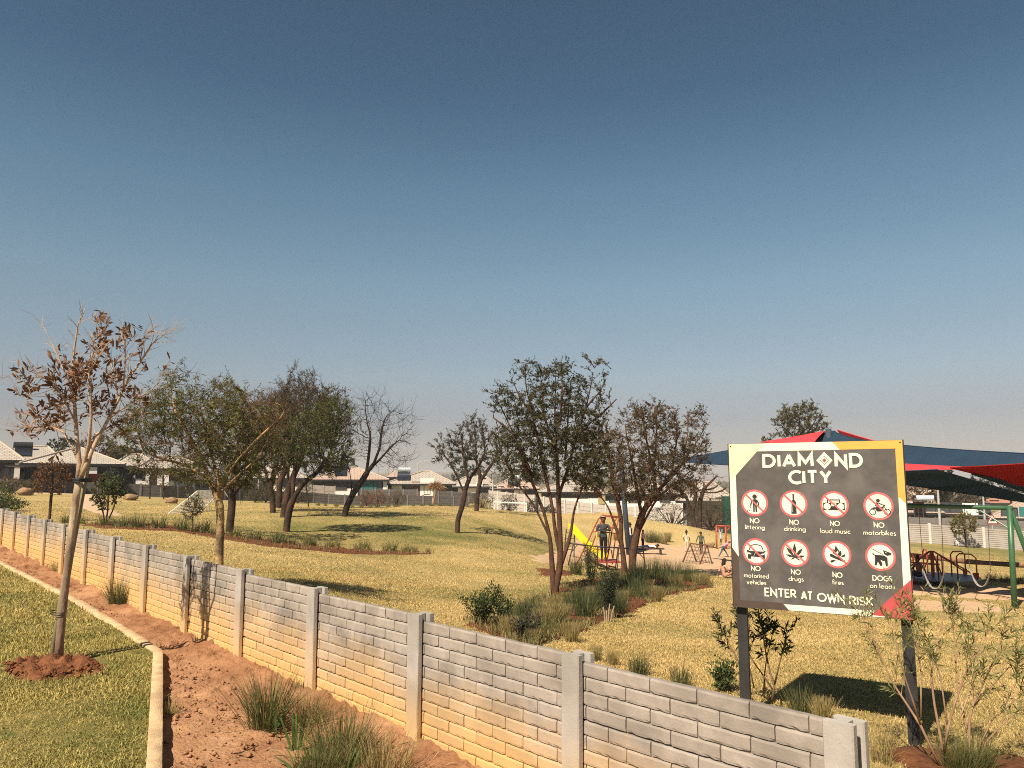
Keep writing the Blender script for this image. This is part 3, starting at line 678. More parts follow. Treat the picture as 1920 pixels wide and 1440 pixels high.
capL = sg(1440, 850)[1] - sg(1440, 873)[1]
word('DIAM', (1430, 875.0), (1528, 875), capL * .93, wt=.25, sp=.30)
word('ND', (1566, 875.5), (1621, 875.5), capL * .93, wt=.25, sp=.34)
word('CITY', (1479, 906.5), (1562, 907), capL * .93, wt=.25, sp=.30)
c0 = sg(1547, 864); r0 = (sg(1562, 863)[0] - sg(1531.5, 863)[0]) / 2; r1 = r0 * 1.1
dia = lambda k: [(c0[0] - r0 * k, c0[1]), (c0[0], c0[1] - r1 * k), (c0[0] + r0 * k, c0[1]), (c0[0], c0[1] + r1 * k)]
flat([dia(1)], 'diamond_emblem', M_cream, board, -.0128); flat([dia(.55)], 'diamond_emblem', M_board, board, -.0140); flat([dia(.46)], 'diamond_emblem', M_cream, board, -.0148); flat([dia(.27)], 'diamond_emblem', mat('emblem_dusky_red', (.30, .12, .11)), board, -.0156)
cN = sg(1410, 975)[1] - sg(1410, 983)[1]; cl = cN * .98
for text, a, b in (('NO', (1407, 981), (1425, 981)), ('NO', (1481, 984.5), (1499, 984.5)), ('NO', (1557, 987), (1575.5, 987.5)), ('NO', (1638.5, 990.5), (1658.5, 991)),
                   ('NO', (1409, 1070), (1427, 1070.5)), ('NO', (1483.5, 1077), (1502, 1077.5)), ('NO', (1561, 1083), (1579.5, 1083.5)), ('DOGS', (1635, 1089), (1671.5, 1091))):
    word(text, a, b, cN * 1.0, wt=.19, sp=.24)
for text, a, b in (('littering', (1398, 992.5), (1434.5, 993.5)), ('drinking', (1471, 995.5), (1511.5, 998)), ('loud music', (1539, 1000), (1595, 1002.5)), ('motorbikes', (1619, 1004), (1680, 1006)),
                   ('motorised', (1396, 1082), (1442, 1085)), ('vehicles', (1401, 1094.5), (1437.5, 1097)), ('drugs', (1479, 1088.5), (1507.5, 1091)), ('fires', (1560, 1096), (1581.5, 1097.5)), ('on leads', (1630, 1102), (1677, 1106))):
    word(text, a, b, cl * 1.0, wt=.135, sp=.22)
cE = sg(1440, 1101)[1] - sg(1440, 1114.5)[1]
word('ENTER', (1434, 1115.5), (1494, 1121.5), cE, wt=.2); word('AT', (1502, 1122.5), (1524, 1125), cE, wt=.2); word('OWN', (1532, 1126), (1583, 1131), cE, wt=.2); word('RISK', (1591.5, 1132), (1637, 1137), cE, wt=.2)

# ---- the eight icons
def icon(cx_, cy_, rx_, ring=True, bar=True):
    c = sg(cx_, cy_); r = (sg(cx_ + rx_, cy_)[0] - sg(cx_ - rx_, cy_)[0]) / 2
    disc = lambda k: [(c[0] + r * k * math.cos(2 * math.pi * i / 40), c[1] + r * k * math.sin(2 * math.pi * i / 40)) for i in range(40)]
    flat([disc(1.0)], 'icon_ring', M_pink, board, -.0128, 0); flat([disc(.845)], 'icon_disc', M_cream, board, -.0134, 0)
    T = lambda pts: [(c[0] + r * x, c[1] + r * y) for x, y in pts]
    def ink(polys, m=M_ink, nm='pictogram', y=-.0140): flat([T(p) for p in polys], nm, m, board, y)
    def circ(x, y, a, n=18, b=None): return [(x + a * math.cos(2 * math.pi * i / n), y + (b or a) * math.sin(2 * math.pi * i / n)) for i in range(n)]
    def fin():
        if bar: flat([T([(-.66, .57), (-.57, .66), (.66, -.57), (.57, -.66)][::-1])], 'prohibition_bar', M_pink, board, -.0154, 0)
    return ink, circ, fin
ring_w = stroke
ink, circ, fin = icon(1415.5, 943.5, 25.3)                                        # littering figure
ink([circ(.02, .47, .17), [(-.14, .22), (-.06, .28), (.12, .28), (.2, .22), (.17, -.15), (.17, -.7), (.05, -.7), (.03, -.18), (.01, -.18), (-.01, -.7), (-.12, -.7), (-.12, -.15)], *stroke([(.16, .22), (.28, .0), (.3, -.22)], .1), *stroke([(-.12, .22), (-.24, .02), (-.3, -.22)], .1), circ(-.31, -.32, .05, 8), circ(-.38, -.55, .05, 8), circ(-.52, -.6, .05, 8)]); fin()
ink, circ, fin = icon(1488.5, 945.5, 26.2)                                        # bottle
ink([[(-.05, .72), (-.05, .3), (-.18, .12), (-.18, -.74), (.2, -.74), (.2, .12), (.07, .3), (.07, .72)]]); ink([[(-.14, .02), (-.14, -.62), (-.1, -.62), (-.1, .02)]], M_cream, y=-.0147); fin()
ink, circ, fin = icon(1565, 948, 27)                                              # radio
ink([[(-.78, -.4), (.72, -.4), (.72, .16), (-.78, .16)], *stroke([(-.46, .16), (-.46, .36), (.38, .36), (.38, .16)], .08)]); ink([circ(-.5, -.12, .24), circ(.44, -.12, .24), [(-.2, -.1), (.14, -.1), (.14, .1), (-.2, .1)]], M_cream, y=-.0147); fin()
ink, circ, fin = icon(1647.5, 951, 28.5)                                          # motorbike
ink([*stroke(circ(-.4, -.42, .2) + [circ(-.4, -.42, .2)[0]], .06), *stroke(circ(.56, -.4, .2) + [circ(.56, -.4, .2)[0]], .06), [(-.55, -.15), (-.3, -.08), (.2, -.05), (.36, .02), (.3, -.3), (.1, -.38), (-.12, -.38), (-.2, -.22)], *stroke([(.56, -.4), (.3, .12)], .05), *stroke([(-.18, .0), (-.16, .22), (.02, .22), (.3, .08)], .07), [(-.2, .22), (-.12, .3), (.1, .02), (-.12, -.1)], circ(-.01, .4, .13), circ(.4, .06, .06, 8)]); fin()
ink, circ, fin = icon(1418, 1035, 25.3)                                           # car
ink([*stroke([(-.5, .12), (-.36, .46), (-.1, .52), (.16, .52), (.42, .44), (.55, .1)], .07), [(-.68, .12), (-.56, .12), (-.5, .05), (.54, .03), (.62, .08), (.72, .06), (.68, -.02), (.62, -.04), (.66, -.3), (.64, -.52), (.42, -.52), (.42, -.4), (-.36, -.36), (-.38, -.54), (-.6, -.54), (-.62, -.06), (-.68, .02)]]); ink([[(-.56, -.06), (-.36, -.12), (-.34, -.2), (-.56, -.2)], [(.62, -.1), (.36, -.16), (.34, -.24), (.6, -.22)], *stroke([(-.16, -.3), (-.02, -.02)], .02)], M_cream, y=-.0147); fin()
ink, circ, fin = icon(1491.5, 1038, 26.5)                                         # leaf
def leafp(a, l, w): a = math.radians(a); d = (math.cos(a), math.sin(a)); n = (-d[1], d[0]); return [(-.02 + d[0] * l * t + n[0] * w * s, -.32 + d[1] * l * t + n[1] * w * s) for t, s in ((0, .12), (.35, .8), (.6, 1), (.82, .5), (1, 0), (.82, -.5), (.6, -1), (.35, -.8), (0, -.12))]
ink([leafp(a, l, w) for a, l, w in ((91, 1.06, .12), (129, .98, .11), (52, .9, .11), (163, .7, .085), (12, .74, .085), (205, .36, .05), (-28, .42, .05))]); fin()
ink, circ, fin = icon(1569, 1041, 27)                                             # camp fire
ink([[(-.02, .76), (.02, .52), (.14, .36), (.2, .22), (.3, .32), (.34, .06), (.26, -.1), (.04, -.08), (-.16, -.0), (-.28, .1), (-.3, .26), (-.22, .4), (-.16, .3), (-.1, .5)], [(-.5, -.06), (-.44, -.18), (.52, -.56), (.58, -.42), (.3, -.3), (-.32, .02), (-.46, .06)], [(.28, -.1), (.54, .06), (.58, -.1), (.34, -.2)], [(-.48, -.5), (-.34, -.38), (-.08, -.42), (-.3, -.58), (-.44, -.6)]]); ink([[(.06, .3), (.12, .14), (.06, .0), (-.04, .04), (-.02, .16)]], M_cream, y=-.0147); fin()
ink, circ, fin = icon(1650, 1045.5, 28.5, bar=False)                              # dog on a lead
ink([[(-.52, .2), (-.46, .26), (-.38, .14), (.26, .1), (.46, -.06), (.46, -.58), (.42, -.66), (.32, -.66), (.28, -.3), (.14, -.28), (-.02, -.2), (.04, -.3), (.12, -.5), (.06, -.66), (-.04, -.64), (-.16, -.38), (-.22, -.42), (-.24, -.62), (-.4, -.6), (-.36, -.2), (-.36, .06), (-.46, .12)], [(.2, .5), (.26, .46), (.74, .28), (.7, .14), (.44, .08), (.24, .2)], *stroke([(-.56, .56), (.16, .16)], .045)]); ink([circ(.38, .3, .035, 8)], M_cream, y=-.0147)
# weathering: pale run marks and bird spots
ws = []
for a, b, w in (((1519, 1035), (1521, 1085), .002), ((1519.5, 1085), (1523, 1130), .0022), ((1583, 1004), (1583.5, 1060), .0015), ((1590, 1110), (1592, 1140), .0018), ((1505, 880), (1503, 940), .0012)):
    p, q = sg(*a), sg(*b); ws += stroke([p, ((p[0] + q[0]) / 2 + .001, (p[1] + q[1]) / 2), q], w)
for a, b in ((1465, 904), (1628, 890), (1632, 905), (1465, 878), (1690, 1090), (1683, 1100), (1605, 1030), (1612, 1060)):
    p = sg(a, b); ws.append([(p[0] - .004, p[1]), (p[0], p[1] - .003), (p[0] + .003, p[1] + .001), (p[0], p[1] + .004)])
flat(ws, 'weather_marks', mat('sign_faded_streak', (.21, .19, .18)), board, -.0138)
# ================================================================ HOUSES AND WALLS BEYOND THE PARK
def tile_mat(name, c1, c2, mort):
    m = bpy.data.materials.new(name); m.use_nodes = True; t = m.node_tree; N = t.nodes; L = t.links; g = N.new('ShaderNodeTexCoord'); b = N.new('ShaderNodeTexBrick')
    b.inputs['Scale'].default_value = 1; b.inputs['Brick Width'].default_value = .33; b.inputs['Row Height'].default_value = .34; b.inputs['Mortar Size'].default_value = .022; b.inputs['Mortar Smooth'].default_value = .4
    b.inputs['Color1'].default_value = (*c1, 1); b.inputs['Color2'].default_value = (*c2, 1); b.inputs['Mortar'].default_value = (*mort, 1)
    L.new(g.outputs['UV'], b.inputs['Vector']); L.new(b.outputs[0], N['Principled BSDF'].inputs['Base Color']); N['Principled BSDF'].inputs['Roughness'].default_value = .85
    bp = N.new('ShaderNodeBump'); bp.inputs['Strength'].default_value = 1; bp.inputs['Distance'].default_value = .03; bp.invert = True; L.new(b.outputs['Fac'], bp.inputs['Height']); L.new(bp.outputs[0], N['Principled BSDF'].inputs['Normal'])
    return m
M_tile = tile_mat('beige_roof_tiles', (.46, .405, .35), (.38, .335, .285), (.24, .205, .175))
M_tileP = tile_mat('pinkish_roof_tiles', (.53, .385, .31), (.45, .32, .255), (.22, .15, .12))
M_tileG = tile_mat('grey_roof_tiles', (.24, .215, .20), (.19, .17, .16), (.08, .07, .07))
M_tileR = tile_mat('terracotta_roof_tiles', (.50, .235, .15), (.44, .20, .13), (.22, .1, .07))
M_white = mat('white_plaster', (.74, .71, .67), (.66, .63, .59), scale=1.5, rough=.9)
M_creamw = mat('cream_plaster', (.70, .62, .48), (.62, .54, .41), scale=1.5, rough=.9)
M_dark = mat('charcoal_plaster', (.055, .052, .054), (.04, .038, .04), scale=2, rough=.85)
M_grey = mat('mid_grey_plaster', (.22, .215, .215), (.17, .165, .165), scale=2, rough=.9)
M_teal = mat('teal_plaster', (.035, .17, .17), (.03, .14, .145), scale=2, rough=.85)
M_redw = mat('red_plaster', (.30, .05, .04), (.24, .04, .035), scale=2, rough=.85)
M_fascia = mat('black_fascia_board', (.02, .019, .02), (.028, .026, .027), scale=5, rough=.6)
M_frame = mat('dark_window_frame', (.03, .03, .032), (.04, .04, .042), rough=.5)
M_glass = mat('window_glass', (.05, .06, .07), (.07, .08, .09), scale=1, rough=.1, spec=.7)
M_door = mat('brown_timber_door', (.16, .06, .035), (.11, .045, .028), scale=6, rough=.6)
M_solar = mat('solar_glass', (.012, .014, .022), (.02, .022, .03), scale=3, rough=.15, spec=.7)
M_tank = mat('geyser_tank_white', (.55, .60, .64), (.48, .52, .56), scale=4, rough=.35, metal=.2)
M_tankd = mat('geyser_tank_black', (.025, .025, .027), (.035, .035, .037), scale=4, rough=.4)

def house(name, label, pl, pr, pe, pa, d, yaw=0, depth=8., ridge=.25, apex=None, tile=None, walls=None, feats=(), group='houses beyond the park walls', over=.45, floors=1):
    tile = tile or M_tile; pc = (pl + pr) / 2
    a, b = at(pl, pe, d), at(pr, pe, d); wid = float(np.linalg.norm((b - a)[:2])); c = (a + b) / 2; ze = float(c[2])
    rx = (at(apex or pc, pe, d)[0] - c[0])
    za = float(at(apex or pc, pa, d + depth * .5)[2]); zg = tz(c[0], c[1] + 3) - .4
    yaw = yaw - math.atan2(c[0], c[1]); root = thing(name, label, 'house', (c[0], c[1], zg), yaw, group); H = ze - zg; RH = max(za - ze, .6)
    # roof: hip with a short ridge, tiled (uv follows the slope)
    w2 = wid / 2; rl = wid * ridge / 2; me = bpy.data.meshes.new('roof'); bm = bmesh.new(); uv = bm.loops.layers.uv.new('uv')
    E = [Vector((-w2, 0, H)), Vector((w2, 0, H)), Vector((w2, depth, H)), Vector((-w2, depth, H))]; R0, R1 = Vector((rx - rl, depth / 2, H + RH)), Vector((rx + rl, depth / 2, H + RH))
    for poly in ((E[0], E[1], R1, R0), (E[1], E[2], R1), (E[2], E[3], R0, R1), (E[3], E[0], R0)):
        f = bm.faces.new([bm.verts.new(p) for p in poly]); ex = (poly[1] - poly[0]).normalized(); n = (poly[1] - poly[0]).cross(poly[2] - poly[0]).normalized(); ey = n.cross(ex)
        for l in f.loops: l[uv].uv = ((l.vert.co - poly[0]).dot(ex), (l.vert.co - poly[0]).dot(ey))
    f = bm.faces.new([bm.verts.new(p - Vector((0, 0, .03))) for p in reversed(E)])
    bm.to_mesh(me); bm.free(); me.materials.append(tile); roof = link('roof', me, root)
    rd = MB()
    for p, q in ((E[0], R0), (E[1], R1), (E[2], R1), (E[3], R0), (R0, R1)):
        rd.tube([p + Vector((0, 0, .02)), q + Vector((0, 0, .04))], .09, 6)
    rd.build('ridge_tiles', mat_ridge, roof)
    fm = MB(); fm.box((0, -.02, H - .11), (wid + .02, .04, .2)); fm.box((w2, depth / 2, H - .11), (.04, depth, .2)); fm.box((-w2, depth / 2, H - .11), (.04, depth, .2)); fm.build('fascia', M_fascia, root)
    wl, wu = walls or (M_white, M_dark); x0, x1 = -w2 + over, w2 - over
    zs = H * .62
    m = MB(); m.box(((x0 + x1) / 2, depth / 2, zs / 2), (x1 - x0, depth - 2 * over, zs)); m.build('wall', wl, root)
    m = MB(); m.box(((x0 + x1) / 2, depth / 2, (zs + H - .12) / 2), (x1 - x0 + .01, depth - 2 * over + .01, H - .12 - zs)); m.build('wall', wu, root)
    yf = over
    for ft in feats:
        k, fx = ft[0], ft[1]; X = -w2 + wid * fx
        if k == 'window':
            w, h, z = ft[2], ft[3], ft[4]; q = MB(); t = .07
            for dx, dz, sx_, sz in ((0, h / 2, w, t), (0, -h / 2, w, t), (-w / 2, 0, t, h - t), (w / 2, 0, t, h - t), (0, 0, t * .7, h - t)): q.box((X + dx, yf - .05, z + dz), (sx_, .1, sz))
            o = q.build('window', M_frame, root); g = MB(); g.box((X, yf - .02, z), (w - .05, .04, h - .05)); g.build('pane', M_glass, o)
        elif k == 'door':
            q = MB(); q.box((X, yf - .03, 1.05 + .4), (.95, .08, 2.1)); o = q.build('door', M_door, root); h = MB(); h.box((X + .35, yf - .09, 1.45), (.05, .05, .16)); h.build('handle', M_frame, o)
        elif k == 'panel':
            w, h, z, mm = ft[2:6]; q = MB(); q.box((X, yf - .04, z), (w, .09, h)); q.build('wall_panel', mm, root)
        elif k == 'pillar':
            q = MB(); q.box((X, -.0 + .3, (H - .14) / 2), (.38, .38, H - .16)); q.build('pillar', M_white, root)
        elif k == 'aircon':
            q = MB(); q.box((X, yf - .2, ft[2]), (.85, .3, .5)); q.build('air_conditioner', M_white, root)
        elif k == 'solar':
            w, l, s = ft[2], ft[3], ft[4]; sl = math.atan2(RH, depth / 2); M3 = Matrix.Rotation(sl, 3, 'X'); q = MB(); yy = s * depth / 2; cc = Vector((X, yy, H + RH * s + .16)); q.box(cc, (w, l, .07), M=M3); o = q.build('solar_panel', M_solar, roof)
            if len(ft) > 5:
                top = cc + M3 @ Vector((0, l / 2 + .25, .22)); g = MB(); g.tube([top + Vector((-.75, 0, 0)), top + Vector((.75, 0, 0))], .29, 12); g.box(top + Vector((-.5, 0, -.25)), (.06, .4, .3)); g.box(top + Vector((.5, 0, -.25)), (.06, .4, .3)); g.build('geyser_tank', ft[5], roof)
        elif k == 'carport':
            x2 = -w2 + wid * ft[2]; yy = -ft[3]; zz = ft[4]; q = MB(); q.box(((X + x2) / 2, yy / 2, zz), (x2 - X, ft[3] + .6, .09))
            for xx in (X + .1, (X + x2) / 2, x2 - .1): q.box((xx, yy + .1, (zz - .05) / 2), (.09, .09, zz - .05))
            q.build('veranda_frame', M_frame, root)
    return root
mat_ridge = mat('ridge_tile_cement', (.46, .385, .31), (.38, .31, .25), scale=8, rough=.9)
win = lambda x, w=1.2, h=1.0, z=1.75: ('window', x, w, h, z)
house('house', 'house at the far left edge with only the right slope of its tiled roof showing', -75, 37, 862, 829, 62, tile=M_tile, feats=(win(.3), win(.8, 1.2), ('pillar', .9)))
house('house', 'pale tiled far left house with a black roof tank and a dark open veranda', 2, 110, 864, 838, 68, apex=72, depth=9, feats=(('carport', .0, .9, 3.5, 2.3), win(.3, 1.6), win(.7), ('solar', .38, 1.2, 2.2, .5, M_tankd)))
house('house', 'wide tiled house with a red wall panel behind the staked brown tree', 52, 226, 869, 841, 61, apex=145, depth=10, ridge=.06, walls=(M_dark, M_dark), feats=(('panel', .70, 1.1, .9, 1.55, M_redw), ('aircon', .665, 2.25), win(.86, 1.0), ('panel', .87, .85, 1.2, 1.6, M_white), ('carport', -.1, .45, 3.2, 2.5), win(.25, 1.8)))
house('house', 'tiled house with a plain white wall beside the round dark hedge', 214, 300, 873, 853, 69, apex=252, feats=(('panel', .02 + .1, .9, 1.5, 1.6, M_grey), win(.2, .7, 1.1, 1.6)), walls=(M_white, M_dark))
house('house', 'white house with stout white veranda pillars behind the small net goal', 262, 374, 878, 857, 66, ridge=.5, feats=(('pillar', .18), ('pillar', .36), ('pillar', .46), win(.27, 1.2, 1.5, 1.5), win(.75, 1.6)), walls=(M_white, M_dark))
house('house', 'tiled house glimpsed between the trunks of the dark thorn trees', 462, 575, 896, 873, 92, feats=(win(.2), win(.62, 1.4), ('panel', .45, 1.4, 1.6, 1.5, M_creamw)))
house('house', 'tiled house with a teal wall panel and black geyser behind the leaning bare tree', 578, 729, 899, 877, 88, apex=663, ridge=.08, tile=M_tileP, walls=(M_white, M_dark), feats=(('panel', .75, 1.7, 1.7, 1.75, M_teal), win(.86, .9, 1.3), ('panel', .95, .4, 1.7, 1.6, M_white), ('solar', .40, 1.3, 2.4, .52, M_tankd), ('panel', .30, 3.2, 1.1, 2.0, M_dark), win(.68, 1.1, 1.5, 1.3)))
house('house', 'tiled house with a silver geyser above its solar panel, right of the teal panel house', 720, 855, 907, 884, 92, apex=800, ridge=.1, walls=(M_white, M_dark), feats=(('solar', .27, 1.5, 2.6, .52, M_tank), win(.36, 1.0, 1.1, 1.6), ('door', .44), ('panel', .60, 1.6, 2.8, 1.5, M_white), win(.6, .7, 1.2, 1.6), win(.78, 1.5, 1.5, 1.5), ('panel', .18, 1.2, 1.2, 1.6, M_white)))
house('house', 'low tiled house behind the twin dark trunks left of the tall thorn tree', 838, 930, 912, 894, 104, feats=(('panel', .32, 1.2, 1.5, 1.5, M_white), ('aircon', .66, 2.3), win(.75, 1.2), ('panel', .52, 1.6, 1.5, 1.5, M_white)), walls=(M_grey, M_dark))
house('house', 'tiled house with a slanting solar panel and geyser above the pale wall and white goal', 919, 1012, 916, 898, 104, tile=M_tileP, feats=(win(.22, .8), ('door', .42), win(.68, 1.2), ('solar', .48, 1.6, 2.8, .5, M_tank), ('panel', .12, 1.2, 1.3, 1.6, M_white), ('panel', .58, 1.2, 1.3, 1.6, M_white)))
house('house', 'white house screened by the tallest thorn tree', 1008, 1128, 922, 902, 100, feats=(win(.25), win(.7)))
house('house', 'white house behind the reddish multi stemmed thorn tree', 1128, 1285, 926, 905, 96, feats=(win(.15), win(.4, 1.6), ('door', .55), win(.75)))
house('house', 'beige roofed house with a dark lean-to just left of the sign', 1268, 1378, 939, 905, 64, ridge=.3, walls=(M_grey, M_dark), feats=(win(.5, 1.2), ('panel', .9, 2.2, 1.6, 2.2, M_dark)))
house('house', 'cream house with a brown door seen under the green swing bar at the sign edge', 1660, 1764, 961, 941, 74, tile=M_tileP, walls=(M_creamw, M_dark), feats=(('solar', .60, 2.2, 2.2, .45), ('door', .60), win(.86, 1.5, 1.4, 1.6), ('solar', .72, .3, .3, .9, M_tank), ('carport', .5, .68, 1.4, 2.6)))
house('house', 'pinkish tiled house behind the small yellowing tree inside the swing frame', 1757, 1806, 963, 949, 84, tile=M_tileP, walls=(M_creamw, M_dark), feats=(win(.3), win(.7)))
house('house', 'grey tiled house with a solar panel left of the warning sign', 1796, 1862, 967, 952, 84, tile=M_tileG, feats=(('solar', .46, 2.2, 1.8, .5), win(.7, 1.3), ('panel', .28, 2.2, 1.2, 1.6, M_white)))
house('house', 'tall double storey house with a salmon roof on the rise at the right', 1836, 1899, 943, 933, 140, tile=M_tileR, walls=(M_grey, M_grey), feats=(win(.45, 1.4, 1.2, 3.2),))
house('house', 'cream and teal house cut off by the right edge of the picture', 1864, 1975, 972, 942, 68, apex=1925, tile=M_tileP, walls=(M_creamw, M_dark), feats=(('panel', .55, 1.1, 1.3, 1.7, M_teal), win(.3, 1.2)))
house('house', 'distant salmon roofed house touching the right edge above the swing post', 1895, 1950, 948, 938, 160, tile=M_tileR, walls=(M_creamw, M_creamw), feats=(win(.4, 1.4, 1.2, 2),))
house('house', 'farther tiled house peeping over the gap between the teal panel house and the geyser house', 722, 762, 894, 883, 150, tile=M_tileP, feats=(win(.4),))
house('house', 'tiled house behind the two dark trunks with only its pale gable showing', 872, 925, 903, 889, 150, tile=M_tile, feats=(win(.4),))
# far hillside settlement: too small to show parts
r_ = random.Random(4)
for i in range(26):
    p = r_.uniform(1700, 1915); d = r_.uniform(330, 620); py = 938 - (d - 330) / 290 * 9 + r_.uniform(-1, 1); q = on(p, d); w = r_.uniform(8, 12); h = r_.uniform(2.4, 3)
    b = MB(); b.box((0, 0, h / 2 - 2), (w, 7, h + 4)); b.k = 1; b.add([(-w / 2 - .4, -3.9, h), (w / 2 + .4, -3.9, h), (w / 2 + .4, 3.9, h), (-w / 2 - .4, 3.9, h), (-w * .15, 0, h + 2), (w * .15, 0, h + 2)], [(0, 1, 5, 4), (1, 2, 5), (2, 3, 4, 5), (3, 0, 4)])
    o = link('far_house', b.mesh('far_house', r_.choice((M_creamw, M_white)), r_.choice((M_tileR, M_tileP, M_tile))), None, tuple(q)); o.rotation_euler = (0, 0, r_.uniform(-.6, .6))
    tag(o, 'tiny tiled house on the far hazy hillside right of the sign', 'house', 'tiny houses on the far hillside')

# ---- precast walls with plank joints
M_wdark = mat('weathered_dark_precast', (.125, .112, .105), (.085, .076, .072), scale=3, rough=.95, bump=.4, bscale=20)
M_wdpost = mat('weathered_grey_post', (.20, .185, .175), (.15, .138, .13), scale=3, rough=.95)
M_wpale = mat('pale_precast', (.46, .415, .375), (.38, .335, .30), scale=2.5, rough=.95, bump=.4, bscale=20)
M_wppost = mat('pale_precast_post', (.62, .57, .53), (.55, .50, .46), scale=2.5, rough=.95)
def precast(label, pts, h, sp, n, mp, mpost, name='precast_wall', drop=.25, pw=.14):
    W_ = [on(p, d) for p, d in pts]; a = W_[0]; root = thing(name, label, 'wall', tuple(a))
    line = fine_line([w[:2] for w in W_], .05); cum = [0]
    for p, q in zip(line[:-1], line[1:]): cum.append(cum[-1] + float(np.linalg.norm(q - p)))
    cnt = int(cum[-1] / sp); ps = []
    for i in range(cnt + 1):
        k = int(np.searchsorted(cum, i * sp)); k = min(k, len(line) - 1); q = line[k]; ps.append(np.array([q[0], q[1], tz(q[0], q[1])]))
    pm = MB(); pm.box((0, 0, (h + .06 - drop) / 2), (pw, .13, h + .06 + drop)); pmesh = pm.mesh('post', mpost)
    hm = h / n; q = MB(); L_ = sp - pw * .5
    for j in range(n):
        z = -drop + (h + drop) / n * j; q.box((sp / 2, (.006 if j % 2 else 0), z + (h + drop) / n / 2), (L_, .05, (h + drop) / n - .022))
    q.box((sp / 2, .012, h / 2 - drop / 2), (L_, .02, h + drop - .04)); panel = q.mesh('panel', mp)
    for i, p in enumerate(ps):
        o = link('post', pmesh, root, tuple(p - a)); t = ps[min(i + 1, cnt)] - ps[max(i - 1, 0)]; o.rotation_euler = (0, 0, math.atan2(t[1], t[0]))
        if i < cnt:
            s = ps[i + 1] - p; o = link('panel', panel, root, tuple(p - a)); o.rotation_euler = (0, -math.atan2(s[2], math.hypot(s[0], s[1])), math.atan2(s[1], s[0]))
    return root
precast('long dark grey precast wall behind the lawn, nearest of the dark walls', [(-120, 57), (120, 59), (300, 62.5), (450, 69), (600, 75), (720, 77), (890, 79)], .95, 1.5, 5, M_wdark, M_wdpost)
precast('taller dark precast wall in front of the white veranda house at far left', [(150, 66), (250, 66), (262, 66)], 1.6, 1.5, 6, M_wdark, M_wdpost)
precast('dark precast wall behind the goal and the left thorn trees, second row', [(318, 68.5), (420, 73), (520, 80)], 1.55, 1.5, 6, M_wdark, M_wdpost)
precast('light grey square panelled wall below the teal panel house', [(562, 83), (633, 85)], 1.5, 1.25, 3, M_wpale, M_wpale, pw=.06)
precast('dark precast wall in the second row right of the leaning bare tree', [(678, 86), (795, 86)], 1.35, 1.5, 5, M_wdark, M_wdpost)
precast('short dark precast wall in the second row below the low tiled house', [(822, 87), (905, 88)], 1.2, 1.5, 5, M_wdark, M_wdpost)
precast('long pale precast wall with white posts behind the play ground', [(918, 78), (1060, 68), (1180, 63), (1262, 60)], 1.75, 1.5, 6, M_wpale, M_wppost)
precast('stepped lower pale wall by the dark timber screen', [(1240, 58), (1288, 57)], 1.9, 1.5, 6, M_wpale, M_wppost)
precast('pale ribbed precast wall across the green bank seen through the swing frame', [(1540, 49), (1730, 48), (1880, 47.5), (2010, 47)], 1.15, 1.5, 11, M_wpale, M_wppost, drop=.1)
precast('grey plank wall in the second row behind the pale ribbed wall', [(1560, 63), (1800, 62), (2000, 60)], 1.15, 1.9, 3, M_wdpost, M_wdpost, pw=.07)
# dark timber screen and green shade cloth left of the sign
M_slat = mat('dark_timber_slat', (.045, .032, .022), (.07, .05, .03), scale=8, rough=.9, stretch=(1, 1, 6))
M_net = mat('green_shade_cloth', (.012, .055, .04), (.02, .075, .05), scale=20, rough=.9)
a, b = on(1287, 56), on(1352, 55); root = thing('timber_screen', 'dark horizontal slat timber screen left of the sign', 'fence', tuple(a), math.atan2(b[1] - a[1], b[0] - a[0])); L_ = float(np.linalg.norm((b - a)[:2]))
sl = MB().box((L_ / 2, 0, 0), (L_, .03, .15)).mesh('slat', M_slat)
for i in range(14): link('slat', sl, root, (0, 0, .1 + .17 * i - .3))
pm = MB().box((0, .06, .95), (.1, .1, 2.6)).mesh('post', M_slat)
for i in range(4): link('post', pm, root, (L_ * i / 3, 0, 0))
a, b = on(1353, 55), on(1420, 55); root = thing('shade_cloth_screen', 'dark green shade cloth screen on poles at the left edge of the sign', 'screen', tuple(a), math.atan2(b[1] - a[1], b[0] - a[0])); L_ = float(np.linalg.norm((b - a)[:2]))
q = MB(); n_ = 16; q.add([(L_ * i / n_, .04 * math.sin(i * 1.7), z) for i in range(n_ + 1) for z in (-.3, 2.5)] + [(L_ * i / n_, .012 + .04 * math.sin(i * 1.7), z) for i in range(n_ + 1) for z in (-.3, 2.5)], [(2 * i, 2 * i + 2, 2 * i + 3, 2 * i + 1) for i in range(n_)] + [(2 * i + 2 * n_ + 3, 2 * i + 2 * n_ + 2, 2 * i + 2 * n_ + 4, 2 * i + 2 * n_ + 5) for i in range(n_)]); q.build('cloth', M_net, root)
for i in range(4): MB().tube([(L_ * i / 3, .08, -.3), (L_ * i / 3, .08, 2.6)], .04, 8).build('pole', M_fascia, root)

